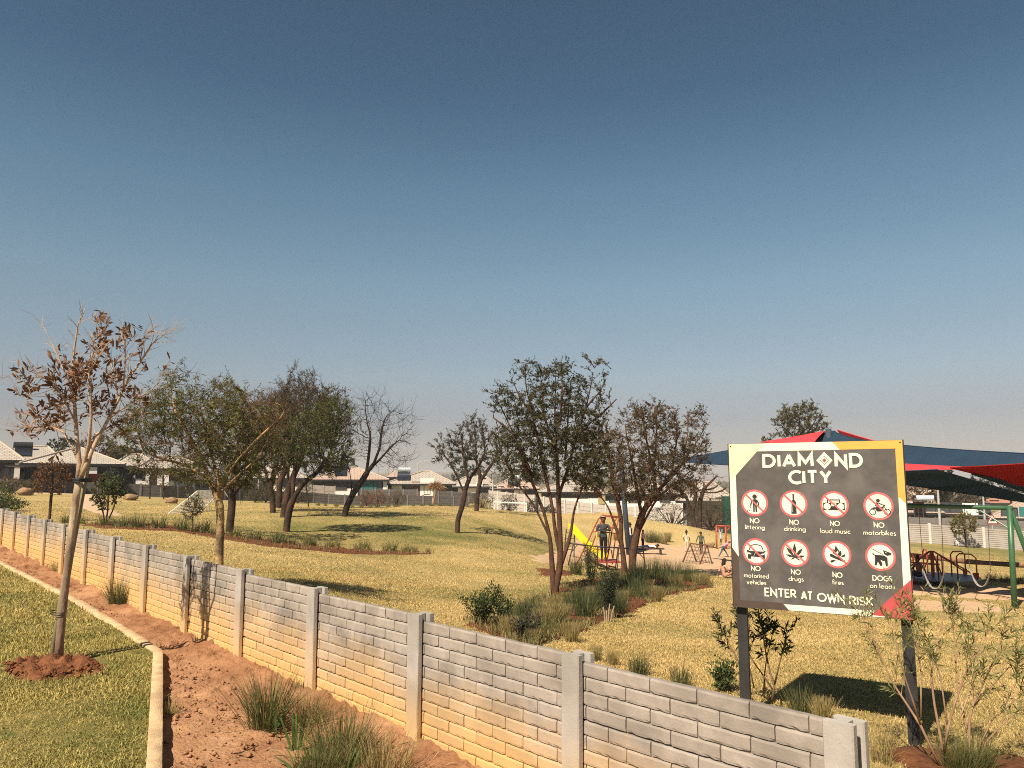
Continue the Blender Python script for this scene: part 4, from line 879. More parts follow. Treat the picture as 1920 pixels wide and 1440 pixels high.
# ---- street lamps, poles, road sign
M_galv = mat('galvanised_steel', (.50, .49, .48), (.42, .41, .40), scale=6, rough=.5, metal=.3)
M_bluepole = mat('slate_blue_pole', (.045, .065, .085), (.035, .05, .066), scale=4, rough=.6)
def lamp(px_, ptop, d, label, arm=1.0):
    q = on(px_, d); h = float(at(px_, ptop, d)[2] - q[2]); root = thing('street_lamp', label, 'street lamp', tuple(q), 0, 'street lamps beyond the walls')
    MB().tube([(0, 0, -.2), (0, 0, h * .6), (0, 0, h)], [.11, .085, .06], 8).build('pole', M_galv, root)
    if arm:
        MB().tube([(0, 0, h - .05), (arm * .4, 0, h + .12), (arm, 0, h + .2)], .04, 6).build('arm', M_galv, root); MB().box((arm + .3, 0, h + .22), (.75, .26, .12)).build('lamp_head', M_galv, root)
lamp(783, 867, 118, 'slender street lamp rising behind the house with the silver geyser')
lamp(722, 880, 124, 'short looking street lamp above the gap right of the teal panel house', .8)
lamp(924, 894, 84, 'pale lamp post at the left end of the long pale wall', 0)
lamp(485, 899, 74, 'white lamp post between the trunks of the dark thorn trees', 0)
lamp(1757, 890, 62, 'tall pale lamp post beside the tall narrow tree at right', 0)
lamp(1841, 924, 72, 'pale lamp post with a small cross arm left of the warning sign', .5)
q = on(1006, 60); h = float(at(1006, 927, 60)[2] - q[2]); tag(MB().tube([(0, 0, -.2), (0, 0, h)], .1, 10).build('pole', M_bluepole, None, loc=tuple(q)), 'thin slate blue pole right of the white goal frame', 'pole')
q = on(1854, 56); h = float(at(1854, 962, 56)[2] - q[2]); root = thing('road_sign', 'white triangular warning sign with a red border on a thin post', 'road sign', tuple(q))
MB().tube([(0, 0, -.2), (0, 0, h - .1)], .03, 8).build('post', M_galv, root)
tri = lambda s: [(-s, 0, 0), (s, 0, 0), (0, 0, s * 1.73)]
def plate(s, y, z): return MB().add([(a, y, c + z) for a, _, c in tri(s)] + [(a, y + .01, c + z) for a, _, c in tri(s)], [(0, 1, 2), (5, 4, 3), (0, 3, 4, 1), (1, 4, 5, 2), (2, 5, 3, 0)])
plate(.45, -.05, h - .78).build('plate', mat('road_sign_red', (.35, .035, .03)), root); plate(.32, -.062, h - .70).build('plate_face', M_white, root)
MB().box((0, -.067, h - .50), (.3, .004, .09)).box((.02, -.067, h - .42), (.16, .004, .07)).box((-.1, -.067, h - .56), (.06, .004, .04)).box((.1, -.067, h - .56), (.06, .004, .04)).build('symbol', M_ink, root)
# white goal frame on the lawn (middle)
M_whitepaint = mat('white_gloss_paint', (.78, .75, .70), (.70, .67, .62), scale=8, rough=.5)
a = at(927, 968, 58); q0 = on(927, 58); q1 = on(987, 54); zt = float(at(927, 941, 58)[2]); root = thing('goal_frame', 'plain white goal posts with cross bar in front of the long pale wall', 'goal', tuple(q0))
v = q1 - q0
MB().tube([(0, 0, -.2), (0, 0, zt - q0[2])], .05, 8).build('post', M_whitepaint, root); MB().tube([(v[0], v[1], v[2] - .2), (v[0], v[1], zt - q0[2])], .05, 8).build('post', M_whitepaint, root); MB().tube([(-.05, 0, zt - q0[2] - .02), (v[0] + .03, v[1], zt - q0[2] - .02)], .05, 8).build('cross_bar', M_whitepaint, root)
# small goal with net (left)
q0, q1 = hit(316, 963, 15), hit(377, 958, 15); hgt = .92; root = thing('small_goal', 'small tilted white football goal with a net on the left lawn', 'goal', tuple(q0)); v = q1 - q0; back = np.array([.75, 1.0, 0])
T0, T1 = np.array([back[0], back[1], hgt]), np.array([v[0] + back[0] * .75, v[1] + back[1], v[2] + hgt])
z0 = np.zeros(3)
for p, q in ((z0, T0), (v, T1)): MB().tube([p, q], .022, 6).build('post', M_whitepaint, root)
MB().tube([T0, T1], .025, 6).build('cross_bar', M_whitepaint, root); MB().tube([z0, v], .018, 6).build('ground_bar', M_whitepaint, root)
B0, B1 = np.array([back[0] + .35, back[1] + .5, 0]), np.array([v[0] + back[0] + .35, v[1] + back[1] + .5, v[2]])
for p, q in ((T0, B0), (T1, B1), ((T0 + T1) / 2 * [1, 1, 0], (T0 + T1) / 2)): MB().tube([p, q], .02, 6).build('stay', M_whitepaint, root)
nm = MB()
for i in range(1, 22):
    t = i / 22; nm.tube([z0 + v * t, T0 + (T1 - T0) * t], .009, 3, False)
for j in range(1, 14):
    t = j / 14; nm.tube([z0 + T0 * t, v + (T1 - v) * t], .009, 3, False)
tag(nm.build('net', M_whitepaint, root), kind='stuff')
# garden boulders
M_rock = mat('tan_boulder', (.33, .21, .105), (.21, .13, .07), scale=4, rough=.9, bump=.6, bscale=8, c3=(.2, .13, .08), s3=2)
def boulder(px_, py_, w, h, label, seed):
    q = hit(px_, py_, 15); bm = bmesh.new(); bmesh.ops.create_icosphere(bm, subdivisions=3, radius=1); r = random.Random(seed); o = [r.uniform(0, 9) for _ in range(3)]
    from mathutils import noise as mn
    for vtx in bm.verts:
        n = mn.noise(vtx.co * 1.1 + Vector(o)); vtx.co *= 1 + .35 * n + .1 * mn.noise(vtx.co * 3 + Vector(o)); vtx.co.x *= w / 2; vtx.co.y *= w / 2.6; vtx.co.z = vtx.co.z * h * .55 + h * .42
    me = bpy.data.meshes.new('boulder'); bm.to_mesh(me); bm.free(); me.materials.append(M_rock); tag(link('boulder', me, None, tuple(q)), label, 'rock', 'boulders on the lawn')
boulder(46, 929, .95, .5, 'squat tan boulder on the far left lawn near the left bed', 1); boulder(246, 938, .85, .38, 'flat smooth tan boulder between the path and the goal', 2); boulder(321, 944, .7, .34, 'reddish boulder tucked behind the left goal post', 3); boulder(1331, 1028, .55, .32, 'brown boulder behind the rope climber', 4)
# ================================================================ TREES
def grow(nodes, par, att, step, infl, kill, iters=220, trop=(0, 0, .05), jit=.12, g=None):
    "space colonisation: nodes reach for the attraction points of the crown"
    g = g or np.random.default_rng(1); N = [np.array(p, float) for p in nodes]; par = list(par); att = np.array(att, float)
    P = np.array(N); d2 = ((att[:, None] - P[None]) ** 2).sum(-1); best = d2.argmin(1); bd = d2.min(1); alive = bd > kill * kill
    for it in range(iters):
        act = alive & (bd < infl * infl)
        if not act.any(): break
        idx = np.where(act)[0]; own = best[idx]; P = np.array(N); D = att[idx] - P[own]; D /= np.linalg.norm(D, axis=1)[:, None] + 1e-9
        u, inv = np.unique(own, return_inverse=True); acc = np.zeros((len(u), 3)); np.add.at(acc, inv, D)
        acc /= np.linalg.norm(acc, axis=1)[:, None] + 1e-9; acc += g.normal(0, jit, acc.shape) + np.array(trop); acc /= np.linalg.norm(acc, axis=1)[:, None]
        new = P[u] + acc * step; b0 = len(N); N += list(new); par += list(u)
        rem = np.where(alive)[0]; d2 = ((att[rem][:, None] - new[None]) ** 2).sum(-1); m = d2.min(1); am = d2.argmin(1); k = m < bd[rem]
        best[rem[k]] = b0 + am[k]; bd[rem[k]] = m[k]; alive[rem] &= bd[rem] > kill * kill
        if len(N) > 9000: break
    return np.array(N), np.array(par)
def radii(N, par, base, tip, expo):
    n = len(N); a = np.zeros(n); leaf = np.ones(n, bool); leaf[par[par >= 0]] = False; a[leaf] = 1
    for i in range(n - 1, -1, -1):
        if par[i] >= 0: a[par[i]] += a[i]
    root = a[par < 0].max(); r = tip + (base - tip) * (np.maximum(a - 1, 0) / max(root - 1, 1)) ** (1 / expo)
    return r, leaf, a
def prisms(A, B, ra, rb, sides):
    "thin tapered prisms, one for each segment"
    D = B - A; L = np.linalg.norm(D, axis=1)[:, None] + 1e-9; D = D / L; ref = np.where(np.abs(D[:, 2:]) > .9, np.array([[1., 0, 0]]), np.array([[0., 0, 1]]))
    U = np.cross(D, ref); U /= np.linalg.norm(U, axis=1)[:, None] + 1e-9; Vv = np.cross(D, U); n = len(A); k = sides
    an = np.arange(k) * 2 * math.pi / k; c = np.cos(an)[None, :, None]; s = np.sin(an)[None, :, None]; ring = U[:, None] * c + Vv[:, None] * s
    V = np.concatenate([A[:, None] + ring * ra[:, None, None], B[:, None] + ring * rb[:, None, None]], 1).reshape(-1, 3)
    i = (np.arange(n) * 2 * k)[:, None, None]; j = np.arange(k); q = np.stack([j, (j + 1) % k, (j + 1) % k + k, j + k], -1)[None] + i
    return V, q.reshape(-1, 4)
def join(parts):
    V = []; Q = []; o = 0
    for v, q in parts: V.append(v); Q.append(q + o); o += len(v)
    return np.concatenate(V), np.concatenate(Q)
def thick_tubes(N, par, r, thr):
    ch = {}
    for i, p in enumerate(par):
        if p >= 0: ch.setdefault(p, []).append(i)
    mb = MB(); starts = [(i, None) for i in range(len(N)) if par[i] < 0]
    while starts:
        i, frm = starts.pop(); pts = []; rr = []
        if frm is not None: pts.append(N[frm]); rr.append(min(r[frm], r[i] * 1.12))
        while True:
            pts.append(N[i]); rr.append(r[i]); kids = [k for k in ch.get(i, []) if r[k] > thr]
            if not kids: break
            kids.sort(key=lambda k: -r[k])
            for k in kids[1:]: starts.append((k, i))
            i = kids[0]
        if len(pts) > 1:
            P = np.array(pts)
            for _ in range(2): P[1:-1] = (P[:-2] + 2 * P[1:-1] + P[2:]) / 4
            mx_ = max(rr); mb.tube([tuple(p) for p in P], [float(x) for x in rr], 9 if mx_ > .05 else 6 if mx_ > .02 else 5, True)
    return mb
def leaf_quads(P, D, ln, wd, g, droop=0., fold=True):
    "small leaves: rhombic blades"
    n = len(P); D = D / (np.linalg.norm(D, axis=1)[:, None] + 1e-9); R = g.normal(size=(n, 3)); S_ = np.cross(D, R); S_ /= np.linalg.norm(S_, axis=1)[:, None] + 1e-9
    T = P + D * ln[:, None]; T[:, 2] -= droop * ln; M_ = (P + T) / 2 + np.cross(D, S_) * (ln * .08)[:, None]
    V = np.stack([P, M_ + S_ * wd[:, None] / 2, T, M_ - S_ * wd[:, None] / 2], 1).reshape(-1, 3); return V, np.arange(n * 4).reshape(-1, 4)
def ellipsoids(specs, d, n, g, squash=1.0, shell=.35):
    "attraction points: specs are (px, py, rx, ry, depth offset) seen at distance d"
    vol = np.array([s[2] * s[2] * s[3] for s in specs], float) ** .85; cnt = np.maximum(6, (n * vol / vol.sum())).astype(int); out = []
    for s, c in zip(specs, cnt):
        v = g.normal(size=(c, 3)); v /= np.linalg.norm(v, axis=1)[:, None]; rad = g.random(c) ** (1 / 3); rad = np.where(g.random(c) < shell, .8 + .2 * rad, rad); v *= rad[:, None]
        ctr = at(s[0], s[1], d); k = d / FOC; off = s[4] if len(s) > 4 else 0
        out.append(ctr + np.array([0, off, 0]) + v * np.array([s[2] * k, s[2] * k * squash, s[3] * k]))
    return np.concatenate(out)
def polyline_nodes(stems, d, base_z=None, step=.12):
    "trunk nodes traced from pixel polylines [(px, py, depth offset), ...]; a stem may start on an earlier one"
    N = []; par = []
    for s in stems:
        pts = [at(p[0], p[1], d + (p[2] if len(p) > 2 else 0)) for p in s]
        if not N: pts[0][2] -= .12; prev = -1
        else:
            dd = [np.linalg.norm(q - pts[0]) for q in N]; k = int(np.argmin(dd))
            if dd[k] < .22: prev = k; pts[0] = N[k]
            else: prev = -1; pts[0][2] -= .12
        first = True
        for a, b in zip(pts[:-1], pts[1:]):
            n = max(1, int(np.linalg.norm(b - a) / step))
            if first and prev < 0: N.append(a); par.append(-1); prev = len(N) - 1
            first = False
            for i in range(1, n + 1): N.append(a + (b - a) * i / n); par.append(prev); prev = len(N) - 1
    return N, par
def make_tree(name, label, base, d, stems, crown, n_att, bark, leafm=None, step=.13, infl=.9, kill=.2, base_r=.09, tip=.004, expo=2.1, seed=1, leaves=0, leaf=(.05, .015), twig=(2, .16, .0035), droop=0., squash=1.0, jit=.12, group=None, crown_name='crown', twigm=None, trop=(0, 0, .05), leaf_up=.3, bare=.0, cat='tree', curl=0., stem_end=.22, n_main=1):
    g = np.random.default_rng(seed); b = np.array([*at(base[0], 900, d)[:2], 0.]); b[2] = tz(b[0], b[1])
    N, par = polyline_nodes(stems, d); n_traced = len(N); att = ellipsoids(crown, d, n_att, g, squash)
    N, par = grow(N, par, att, step, infl, kill, g=g, jit=jit, trop=trop); r, lf, a = radii(N, par, base_r, tip, expo); o_ = 0
    for s_ in stems:                                     # a traced stem keeps a visible thickness up to its end
        L_ = sum(max(1, int(np.linalg.norm(at(q[0], q[1], d) - at(p[0], p[1], d)) / .12)) for p, q in zip(s_[:-1], s_[1:])); k_ = min(L_, n_traced - o_); lo = base_r * (.85 if s_[0][1] > base[1] - 8 else .62 if any(s_ is q_ for q_ in stems[:n_main]) else .36)
        r[o_:o_ + k_] = np.maximum(r[o_:o_ + k_], np.minimum(lo, base_r) * np.linspace(1, stem_end, max(k_, 1))[:k_]); o_ += k_
    root = thing(name, label, cat, tuple(b), 0, group); o = np.array(b); Nl = N - o
    thr = max(tip * 2.2, base_r * .14); tm = thick_tubes(Nl, par, r, thr); tr = tm.build('trunk', bark, root, smooth=True)
    # fine branches and twigs belong to the crown
    k = np.where((par >= 0) & (r <= thr))[0]; parts = [prisms(Nl[par[k]], Nl[k], np.minimum(r[par[k]], thr), r[k], 4)]
    nt_, tl, tw = twig; src = np.where((r < thr * .9) & (par >= 0))[0]; src = src[g.random(len(src)) < .9]
    tp = np.repeat(src, nt_); dirs = Nl[tp] - Nl[par[tp]]; dirs /= np.linalg.norm(dirs, axis=1)[:, None] + 1e-9
    dirs = dirs + g.normal(0, .55, dirs.shape) + np.array([0, 0, .25]); dirs /= np.linalg.norm(dirs, axis=1)[:, None]; ln = tl * (.4 + 1.0 * g.random(len(tp)))
    A = Nl[tp]; mid = A + dirs * (ln * .55)[:, None]; d2 = dirs + g.normal(0, .3, dirs.shape) + np.array([0, 0, curl]); d2 /= np.linalg.norm(d2, axis=1)[:, None]; E_ = mid + d2 * (ln * .5)[:, None]
    w0 = np.full(len(tp), tw)
    if len(tp): parts += [prisms(A, mid, w0, w0 * .8, 3), prisms(mid, E_, w0 * .8, w0 * .45, 3)]
    V, Q = join(parts); cr = link(crown_name if leafm is None else 'crown', fast_mesh('crown', V, quads=Q, m=twigm or bark), root)
    if leafm is not None and leaves:
        m = int(leaves); ti = g.integers(0, len(tp), m); keep = vpatch(A[ti], seed) > bare; ti = ti[keep]; m = len(ti); t = g.random(m)[:, None]
        pos = np.where(t < .5, A[ti] + (mid[ti] - A[ti]) * t * 2, mid[ti] + (E_[ti] - mid[ti]) * (t * 2 - 1)); dr = d2[ti] * .5 + g.normal(0, .6, (m, 3)) + np.array([0, 0, leaf_up])
        V, Q = leaf_quads(pos, dr, leaf[0] * (.5 + g.random(m)), leaf[1] * (.6 + .8 * g.random(m)), g, droop)
        tag(link('leaves', fast_mesh('leaves', V, quads=Q, m=leafm), cr), kind='stuff')
    return root, N, par, r
def vpatch(P, seed):
    return vnoise(P[:, 0] * 1.6 + seed * 3.7, P[:, 2] * 1.6 + P[:, 1] * .7) + .5
def leaf_mat(name, c1, c2, trans=.25, scale=3.): return mat(name, c1, c2, scale=scale, rough=.6, coord='World', trans=trans, spec=.25, pos=(.4, .6))
B_thorn = mat('dark_thorn_bark', (.048, .030, .022), (.026, .017, .013), scale=9, rough=.95, bump=.7, bscale=30, coord='World', c3=(.075, .042, .027), s3=3)
B_red = mat('reddish_thorn_bark', (.115, .055, .033), (.055, .029, .02), scale=6, rough=.95, bump=.7, bscale=30, coord='World')
B_twig = mat('thorn_twig', (.085, .055, .036), (.05, .034, .024), scale=6, rough=.9, coord='World')
B_twigr = mat('reddish_twig', (.17, .085, .048), (.10, .055, .033), scale=5, rough=.9, coord='World')
B_yellow = mat('peeling_yellow_bark', (.46, .31, .15), (.30, .19, .09), scale=9, rough=.9, bump=.8, bscale=24, coord='World', c3=(.12, .08, .05), s3=4)
B_grey = mat('dark_grey_bark', (.045, .034, .029), (.026, .021, .018), scale=8, rough=.95, bump=.6, bscale=30, coord='World')
L_green = leaf_mat('olive_thorn_leaves', (.10, .092, .036), (.048, .05, .022))
L_feather = leaf_mat('feathery_olive_leaves', (.165, .155, .05), (.085, .09, .03))
L_bright = leaf_mat('fresh_green_leaves', (.12, .15, .035), (.06, .085, .022))
L_olive = leaf_mat('brownish_olive_leaves', (.145, .102, .046), (.058, .048, .024))
L_dull = leaf_mat('dull_grey_green_leaves', (.085, .08, .05), (.05, .05, .034))

# big green tree with yellow bark behind the fence, left
make_tree('thorn_tree', 'wide feathery green thorn tree with peeling yellow trunk behind the fence on the left', (411, 1128), 11.6,
    [[(411, 1129), (411, 1076), (412, 1010), (414, 950), (412, 930)], [(412, 930), (398, 912, .1), (385, 885, .2), (372, 850, .1), (352, 812, -.2), (330, 775, -.3)], [(412, 935), (424, 910, -.2), (442, 895, -.3), (462, 880, -.2), (490, 850, 0)], [(410, 922), (410, 880, -.3), (418, 845, -.4)], [(385, 885), (350, 872, .4), (310, 862, .5), (270, 850, .4)], [(440, 895), (452, 850, .4), (478, 790, .5)], [(412, 895), (390, 830, .5), (375, 760, .5)], [(418, 915), (440, 868, -.3), (490, 815, -.4), (540, 772, -.4)]],
    [(330, 800, 90, 75, 0), (420, 800, 85, 85, 0), (470, 800, 62, 75, .2), (275, 815, 58, 55, 0), (345, 735, 40, 48, 0), (400, 870, 85, 42, 0), (290, 870, 50, 25, .1), (455, 880, 45, 30, -.1), (250, 800, 32, 30, 0), (505, 775, 40, 35, -.6), (420, 745, 55, 30, .1)], 1700, B_yellow, L_feather,
    step=.085, infl=.8, kill=.112, base_r=.058, tip=.0024, expo=1.6, seed=11, leaves=30000, leaf=(.062, .0105), twig=(3, .19, .0024), droop=.35, twigm=B_twigr, leaf_up=.0, bare=.28, trop=(0, 0, .12))
# dark trunk behind it
make_tree('thorn_tree', 'dark trunked thorn tree directly behind the yellow barked tree', (432, 993), 24.5,
    [[(430, 994), (434, 960), (436, 930)], [(436, 930), (418, 905), (400, 880)], [(436, 930), (452, 908), (474, 890), (490, 862)], [(436, 925), (440, 880), (446, 830)]],
    [(440, 840, 70, 70, 0), (480, 810, 55, 70, .4), (400, 860, 55, 45, 0), (500, 860, 45, 50, 0)], 700, B_thorn, L_olive, step=.17, infl=1.3, kill=.24, base_r=.115, tip=.005, expo=1.7, seed=12, leaves=16000, leaf=(.07, .022), twig=(2, .24, .005), twigm=B_twig, bare=.3)
# clump of dark thorn trees
clump = [('dark thorn tree with an upright trunk at the left of the middle clump', 512, 962, 34.5, [[(512, 963), (511, 935), (503, 905), (497, 880)], [(506, 915), (516, 880), (522, 840)]], [(505, 815, 48, 70, 0), (485, 850, 36, 50, 0), (520, 780, 40, 48, 0), (530, 850, 35, 45, .3)], 21, .15, 11000, L_olive),
         ('dark thorn tree with a slim trunk standing at the back of the middle clump', 522, 952, 39, [[(522, 953), (524, 925), (524, 900)], [(524, 905), (540, 870), (552, 830)], [(524, 900), (512, 860)]], [(552, 790, 52, 60, 0), (560, 745, 35, 38, 0), (585, 800, 48, 55, 0)], 22, .17, 10000, L_olive),
         ('tallest thorn tree of the middle clump leaning slightly right', 531, 968, 32.5, [[(531, 969), (537, 935), (545, 905), (552, 880)], [(545, 905), (560, 870), (575, 825)], [(541, 920), (540, 880), (545, 835)]], [(560, 770, 58, 62, 0), (590, 790, 60, 60, 0), (550, 725, 25, 38, 0), (548, 700, 12, 20, 0), (575, 725, 30, 28, .2), (620, 770, 40, 48, 0), (540, 830, 50, 45, 0)], 23, .17, 16000, L_olive),
         ('front thorn tree of the middle clump with green leaves low on its right', 537, 1000, 28, [[(536, 1001), (539, 975), (545, 945), (560, 918), (578, 895)], [(548, 940), (550, 900), (556, 860)], [(568, 908), (595, 885), (615, 860)]], [(610, 810, 50, 60, 0), (628, 850, 34, 40, 0), (570, 830, 58, 55, 0), (645, 800, 22, 45, 0), (600, 875, 42, 25, 0)], 24, .14, 15000, L_bright)]
for lab, bx, by, d, st, crn, sd_, br, nl, lm in clump:
    make_tree('thorn_tree', lab, (bx, by), d, st, crn, 1100, B_thorn, lm, step=.17, infl=1.5, kill=.22, base_r=br * .85, tip=.005, expo=1.65, seed=sd_, leaves=nl, leaf=(.075, .026), twig=(6, .36, .0058), twigm=B_twig, bare=.2, trop=(0, 0, .2), group='thorn trees in the middle clump')
# bare leaning tree
make_tree('bare_tree', 'leafless tree with a dark trunk leaning right on the mound', (645, 972), 34,
    [[(645, 973), (648, 955), (662, 925), (680, 900), (690, 882)], [(690, 882), (712, 862), (735, 835)], [(688, 886), (692, 850), (695, 810)], [(700, 873), (712, 840), (716, 800)], [(652, 950), (660, 915), (655, 880), (642, 850)]],
    [(712, 805, 48, 55, 0), (745, 815, 38, 55, 0), (680, 790, 34, 42, 0), (700, 765, 40, 28, 0), (765, 800, 20, 40, 0), (665, 830, 22, 35, 0), (735, 868, 40, 16, 0)], 650, B_grey, None, step=.2, infl=1.8, kill=.29, base_r=.135, tip=.006, expo=1.3, seed=31, twig=(2, .6, .006), stem_end=.12, twigm=B_grey, jit=.16, curl=.5)
# sparse trees in front of the walls
make_tree('thorn_tree', 'sparse thorn tree with a curved trunk alone on the right end of the mound', (858, 1000), 31,
    [[(857, 1001), (858, 975), (868, 945), (872, 920), (878, 900)], [(872, 925), (858, 895), (845, 870), (830, 850)], [(877, 903), (872, 870), (866, 840)], [(878, 900), (895, 878), (910, 850)]],
    [(858, 845, 44, 36, 0), (885, 835, 42, 42, 0), (825, 848, 24, 22, 0), (905, 850, 34, 38, 0), (880, 800, 20, 22, 0)], 520, B_thorn, L_dull, step=.2, infl=1.6, kill=.28, base_r=.10, tip=.005, expo=1.6, seed=41, leaves=6000, leaf=(.08, .03), twig=(3, .34, .0048), twigm=B_twig, bare=.3)
make_tree('thorn_tree', 'thinner thorn tree just behind the curved trunk one', (893, 963), 42,
    [[(893, 964), (894, 935), (899, 905), (900, 885)], [(899, 905), (915, 880), (930, 860)], [(900, 890), (892, 860)]],
    [(905, 835, 40, 42, 0), (935, 850, 30, 36, 0), (890, 800, 22, 22, 0), (948, 880, 22, 18, 0)], 480, B_thorn, L_dull, step=.27, infl=2.1, kill=.37, base_r=.125, tip=.006, expo=1.6, seed=42, leaves=2600, leaf=(.10, .035), twig=(2, .4, .007), twigm=B_twig, bare=.35)
# the tall thorn tree in the middle
make_tree('thorn_tree', 'tallest thorn tree with four slim stems rising from the grass bed in the middle', (1046, 1115), 16.5,
    [[(1040, 1116), (1035, 1060), (1032, 1010), (1020, 960), (1002, 915), (985, 870)], [(1052, 1116), (1051, 1060), (1050, 1000), (1047, 930), (1044, 850), (1040, 780), (1042, 720), (1040, 682)], [(1050, 1062), (1060, 1035), (1071, 1000), (1075, 960), (1086, 928), (1098, 898), (1112, 868)], [(1049, 1040), (1041, 1000), (1036, 950), (1022, 890), (1010, 830)], [(1047, 930), (1065, 880), (1080, 820), (1100, 760), (1115, 690)], [(1032, 1010), (1000, 945), (965, 900), (945, 860)], [(1010, 830), (998, 780), (985, 720), (983, 680)], [(985, 870), (962, 810), (940, 765), (922, 738)], [(1080, 820), (1110, 790), (1145, 765)], [(1100, 760), (1125, 735), (1146, 692)], [(1044, 850), (1020, 780), (1012, 684)], [(983, 720), (985, 670)], [(1060, 850, .3), (1066, 770, .4), (1072, 688, .5)], [(1115, 690), (1103, 672)], [(1110, 790), (1135, 770), (1156, 748)], [(998, 780), (970, 735), (955, 697)], [(962, 810), (940, 795), (925, 783)], [(1050, 780, -.5), (1055, 720, -.5), (1052, 686, -.5)], [(1100, 850), (1125, 815), (1133, 788)]],
    [(1035, 790, 80, 75, 0), (980, 775, 42, 50, 0), (1095, 755, 36, 48, 0), (985, 672, 8, 12, 0), (1012, 686, 8, 12, 0), (1052, 690, 10, 12, -.4), (1072, 692, 9, 14, .4), (1102, 676, 10, 12, 0), (1146, 696, 10, 14, 0), (1154, 750, 10, 10, 0), (1145, 766, 10, 8, 0), (955, 700, 10, 12, 0), (917, 738, 12, 9, 0), (927, 784, 12, 10, 0), (1130, 788, 12, 10, 0), (1000, 840, 78, 55, .1), (950, 755, 34, 34, 0), (985, 705, 26, 34, 0), (1110, 830, 40, 60, .2), (1120, 700, 24, 28, 0), (1060, 860, 60, 50, -.2), (955, 850, 38, 40, .2), (1040, 715, 40, 38, .1), (1105, 880, 50, 40, .2), (980, 900, 40, 22, 0), (985, 688, 14, 18, 0), (1125, 690, 14, 18, 0), (1135, 760, 20, 20, 0)], 2300, B_red, L_green,
    step=.12, infl=1.0, kill=.155, base_r=.085, tip=.0032, expo=1.6, seed=51, leaves=34000, leaf=(.048, .0195), twig=(4, .18, .0034), twigm=B_twig, bare=.10, leaf_up=.4, trop=(0, 0, .28), stem_end=.1, n_main=4)
# multi stemmed tree by the slide
make_tree('thorn_tree', 'spreading reddish thorn tree with thick twisted stems beside the slide', (1180, 1076), 25.5,
    [[(1172, 1077), (1168, 1035), (1162, 1010), (1148, 970), (1138, 945), (1118, 922)], [(1186, 1077), (1186, 1040), (1196, 990), (1206, 958), (1230, 925), (1258, 893), (1280, 868)], [(1165, 1020), (1165, 975), (1158, 940), (1150, 905)], [(1204, 965), (1196, 930), (1188, 880)], [(1192, 1010), (1212, 970), (1228, 940), (1250, 918)], [(1230, 925), (1225, 880), (1215, 840), (1202, 768)], [(1188, 880), (1175, 820), (1169, 766)], [(1225, 880), (1232, 820), (1228, 764)], [(1258, 893), (1270, 820), (1267, 758)], [(1280, 868), (1290, 810), (1287, 756)], [(1280, 868), (1312, 820), (1331, 780)], [(1280, 868), (1315, 845), (1345, 812)], [(1250, 918), (1305, 875), (1345, 836)], [(1150, 905), (1140, 850), (1136, 790)]],
    [(1169, 768, 9, 10, 0), (1202, 770, 9, 12, 0), (1228, 766, 9, 12, 0), (1267, 762, 9, 13, 0), (1287, 758, 9, 12, 0), (1330, 784, 11, 10, 0), (1343, 814, 11, 9, 0), (1340, 838, 10, 8, 0), (1136, 794, 10, 12, 0), (1150, 855, 60, 46, 0), (1210, 835, 66, 55, 0), (1275, 830, 50, 46, 0), (1230, 885, 78, 36, 0), (1120, 885, 40, 40, 0), (1180, 905, 62, 30, -.3), (1305, 800, 26, 36, 0), (1215, 785, 60, 26, 0), (1300, 860, 34, 30, 0), (1120, 830, 30, 35, .2), (1200, 925, 60, 18, 0), (1270, 915, 45, 20, 0), (1095, 905, 30, 25, -.2)], 2500, B_red, L_olive,
    step=.16, infl=1.3, kill=.21, base_r=.125, tip=.0042, expo=1.6, seed=61, leaves=40000, leaf=(.062, .025), twig=(4, .26, .0046), twigm=B_twigr, bare=.12, trop=(0, 0, .15), stem_end=.1, n_main=3)
make_tree('bare_tree', 'leafless twiggy tree with two trunks in front of the timber screen', (1308, 993), 50,
    [[(1304, 998), (1300, 975), (1292, 945), (1285, 928)], [(1312, 998), (1312, 970), (1313, 940), (1320, 915)], [(1298, 965), (1305, 930), (1300, 905)]],
    [(1300, 912, 42, 26, 0), (1335, 910, 30, 28, 0), (1268, 920, 22, 20, 0), (1350, 925, 18, 20, 0)], 520, B_thorn, None, step=.3, infl=2.4, kill=.4, base_r=.16, tip=.009, seed=62, twig=(3, .5, .008), twigm=B_twigr, jit=.16)
make_tree('tree', 'grey green rounded tree rising behind the top edge of the sign', (1500, 960), 62,
    [[(1500, 985), (1500, 930), (1502, 880), (1500, 845)], [(1500, 850), (1485, 815)], [(1500, 850), (1515, 810)], [(1501, 860), (1501, 800)]],
    [(1500, 795, 44, 32, 0), (1478, 790, 26, 26, 0), (1525, 800, 26, 26, 0), (1440, 825, 14, 10, 0), (1500, 772, 34, 14, 0)], 900, B_grey, leaf_mat('pale_olive_leaves', (.15, .14, .075), (.09, .085, .05)), step=.36, infl=2.8, kill=.42, base_r=.17, tip=.010, expo=1.6, seed=63, leaves=5000, leaf=(.20, .08), twig=(3, .42, .010), twigm=B_grey, bare=.2)
